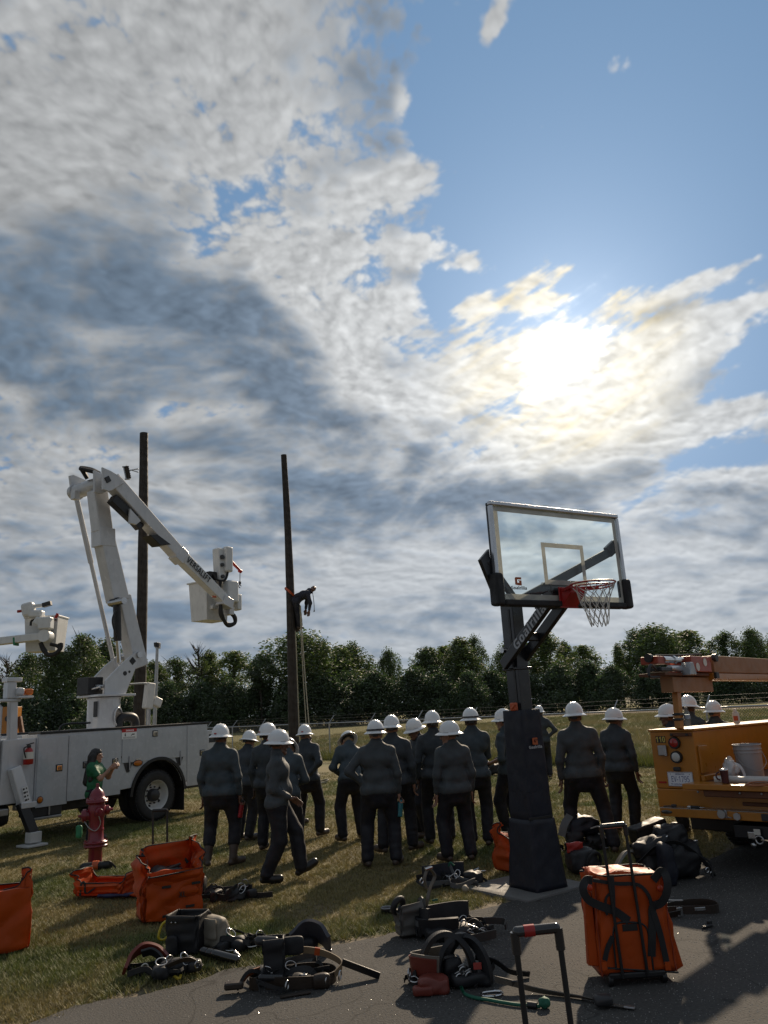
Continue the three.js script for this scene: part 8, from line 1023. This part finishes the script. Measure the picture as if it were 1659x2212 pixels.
{ // right of the hoop
  const a = gear('gear_bag', 'slumped dark climbing bag with pale cord right of the padded base', 'bag', KD(285, 375), 0.1); part('bag_cloth', pouch(0.44, 0.24, 0.26, 0.04, 4).translate(0, 0.30, -0.05).rotateZ(-0.12), M.navyPad, a); part('bag_pads', [pouch(0.24, 0.26, 0.2, 0.03, 6).translate(-0.12, 0.13, 0.02), pouch(0.3, 0.18, 0.18, 0.03, 8).translate(0.16, 0.10, 0.05)], M.nylon, a); part('pale_cord', tube([[0.08, 0.28, 0.12], [0.20, 0.30, 0.14], [0.34, 0.22, 0.16], [0.38, 0.13, 0.18], [0.30, 0.14, 0.20], [0.16, 0.22, 0.17]], 0.010, 6, 40), mat(0.45, 0.45, 0.43), a); part('grey_pad', [ribbon([[-0.30, 0.20, 0.05], [-0.24, 0.34, 0.04], [-0.14, 0.44, 0.0]], 0.10, 0.03, [0.8, -0.3, 0.5], 20)], mat(0.12, 0.13, 0.13, { rough: 0.8 }), a); tangle(a, 19, 0.5, 0.26, 6); part('steel_ring', ring(0.035, 0.007, [0.24, 0.03, 0.16], [1.2, 0, 0]), M.steel, a);
  const b = gear('gear_case', 'flat black case leaning on the grass behind the pull handle', 'case', KD(770, 345), 0.25); part('case_body', [rumple(new THREE.BoxGeometry(0.46, 0.22, 0.24, 12, 6, 6).rotateZ(0.22).translate(0.02, 0.18, 0), 0.012, 7)], M.nylon, b); part('case_handle', [pouch(0.30, 0.12, 0.14, 0.02, 3).translate(0.16, 0.06, 0.14), pouch(0.12, 0.14, 0.12, 0.02, 5).translate(0.30, 0.12, 0.05)], M.black, b); part('case_strap', ribbon([[-0.34, 0.03, 0.05], [-0.2, 0.07, 0.12], [0.0, 0.05, 0.16]], 0.04, 0.006, tilted(0, 0.3), 24), M.webbing, b);
  const c = gear('gear_bag', 'big black duffel and harness heap between bag and yellow truck', 'bag', KD(930, 600), 0.1); part('duffel', [pouch(0.66, 0.36, 0.34, 0.05, 4).translate(0.05, 0.19, -0.1)], M.nylon, c); part('duffel_top', [pouch(0.34, 0.22, 0.24, 0.04, 8).translate(0.12, 0.42, -0.16), pouch(0.4, 0.16, 0.2, 0.03, 3).rotateZ(0.25).translate(-0.14, 0.35, -0.05)], M.nylon, c); part('boot_shape', [pouch(0.16, 0.42, 0.18, 0.02, 5).translate(-0.10, 0.20, 0.20)], M.navyPad, c); part('straps', [ribbon([[-0.36, 0.20, 0.05], [-0.15, 0.36, 0.10], [0.1, 0.38, 0.06], [0.34, 0.2, 0.1], [0.44, 0.03, 0.12]], 0.05, 0.007, tilted(0.1, 0.8), 50), tube([[0.3, 0.25, 0.1], [0.42, 0.16, 0.12], [0.40, 0.03, 0.16]], 0.012)], M.webbing, c); for (const [x, y, z] of [[0.02, 0.42, 0.02], [0.36, 0.10, 0.14], [0.42, 0.06, 0.12]]) part('buckle', ring(0.03, 0.007, [x, y, z], [0.4, 0.4, 0]), M.chrome, c);
  const d = gear('leg_pad', 'round grey edged pad behind the near orange bag', 'pad', KD(640, 590), 0); part('pad_shell', ribbon(loopPts(0.20, 0.07, 0.12, 0.4, 2.9, 0.01, 10, 2).map(([x, y, z]) => [x, 0.05 + 0.24 * Math.sin((x + 0.2) / 0.4 * Math.PI), z - 0.05]), 0.16, 0.02, [0, 0.2, 1], 40), M.nylon, d); part('pad_edge', ribbon(loopPts(0.20, 0.07, 0.12, 0.4, 2.9, 0.01, 10, 2).map(([x, y, z]) => [x, 0.065 + 0.24 * Math.sin((x + 0.2) / 0.4 * Math.PI), z + 0.03]), 0.012, 0.026, [0, 0.2, 1], 40), mat(0.3, 0.3, 0.28), d); part('green_cord', tube([[-0.26, 0.02, 0.05], [-0.2, 0.1, 0.02], [-0.16, 0.04, 0.06]], 0.01), M.greenRope, d);
  const e = gear('climbing_belt', 'brown belt loop with steel buckle on the asphalt right of the bag', 'belt', KD(1080, 845), 0.05); part('belt_strap', ribbon(loopPts(0.27, 0.12, 0.045, 3.2, 9.2, 0.01, 22, 4), 0.07, 0.008, tilted(0.0, 0.06), 90), M.leather, e); part('white_cord', tube([[-0.30, 0.03, 0.0], [-0.2, 0.10, -0.08], [-0.10, 0.09, -0.1], [0.0, 0.08, -0.12]], 0.007), mat(0.5, 0.5, 0.47), e); part('buckle', [moved(box(0.06, 0.075, 0.014), [-0.14, 0.045, 0.115], [0, 0.3, 0]), box(0.1, 0.03, 0.014, 0.04, 0.06, 0.128), ring(0.028, 0.006, [-0.26, 0.12, 0.04], [0.3, 0.4, 0])], M.steel, e); part('strap_tail', ribbon([[-0.14, 0.04, 0.13], [-0.26, 0.03, 0.14], [-0.38, 0.02, 0.12]], 0.06, 0.006, tilted(0, 0.5), 20), M.leather, e);
  const f = gear('wire_clip', 'small black clip alone on the shaded asphalt at right', 'clip', KD(1200, 955), 0.6); part('clip_body', [bar([-0.05, 0.012, 0], [0.05, 0.016, 0.02], 0.03, 0.02), box(0.05, 0.05, 0.03, 0.05, 0.025, 0, 0.01), ring(0.018, 0.005, [-0.06, 0.018, 0.02], [1.2, 0, 0])], M.black, f);
  const k = gear('drink_can', 'shiny can lying in the grass near the yellow truck', 'can', KD(1105, 345), 0.3); part('can_body', [moved(new THREE.CylinderGeometry(0.034, 0.034, 0.12, 18), [0, 0.036, 0], [0, 0.2, Math.PI / 2])], M.alu, k); part('can_end', moved(new THREE.CylinderGeometry(0.03, 0.03, 0.004, 18), [-0.061, 0.036, 0], [0, 0.2, Math.PI / 2]), M.chrome, k);
  const m = gear('gear_bag', 'small black bag on the grass far behind, between two linemen', 'bag', [1068, 1672]); part('bag_cloth', pouch(0.5, 0.28, 0.3, 0.03, 5).translate(0, 0.14, 0), M.nylon, m); part('bag_handle', ring(0.12, 0.025, [0.14, 0.32, 0], [0, 0.2, 0], Math.PI), M.webbing, m);
}

scene.traverse((o) => { if (o.isMesh) { o.castShadow = true; o.receiveShadow = true; } });
renderer.render(scene, camera);
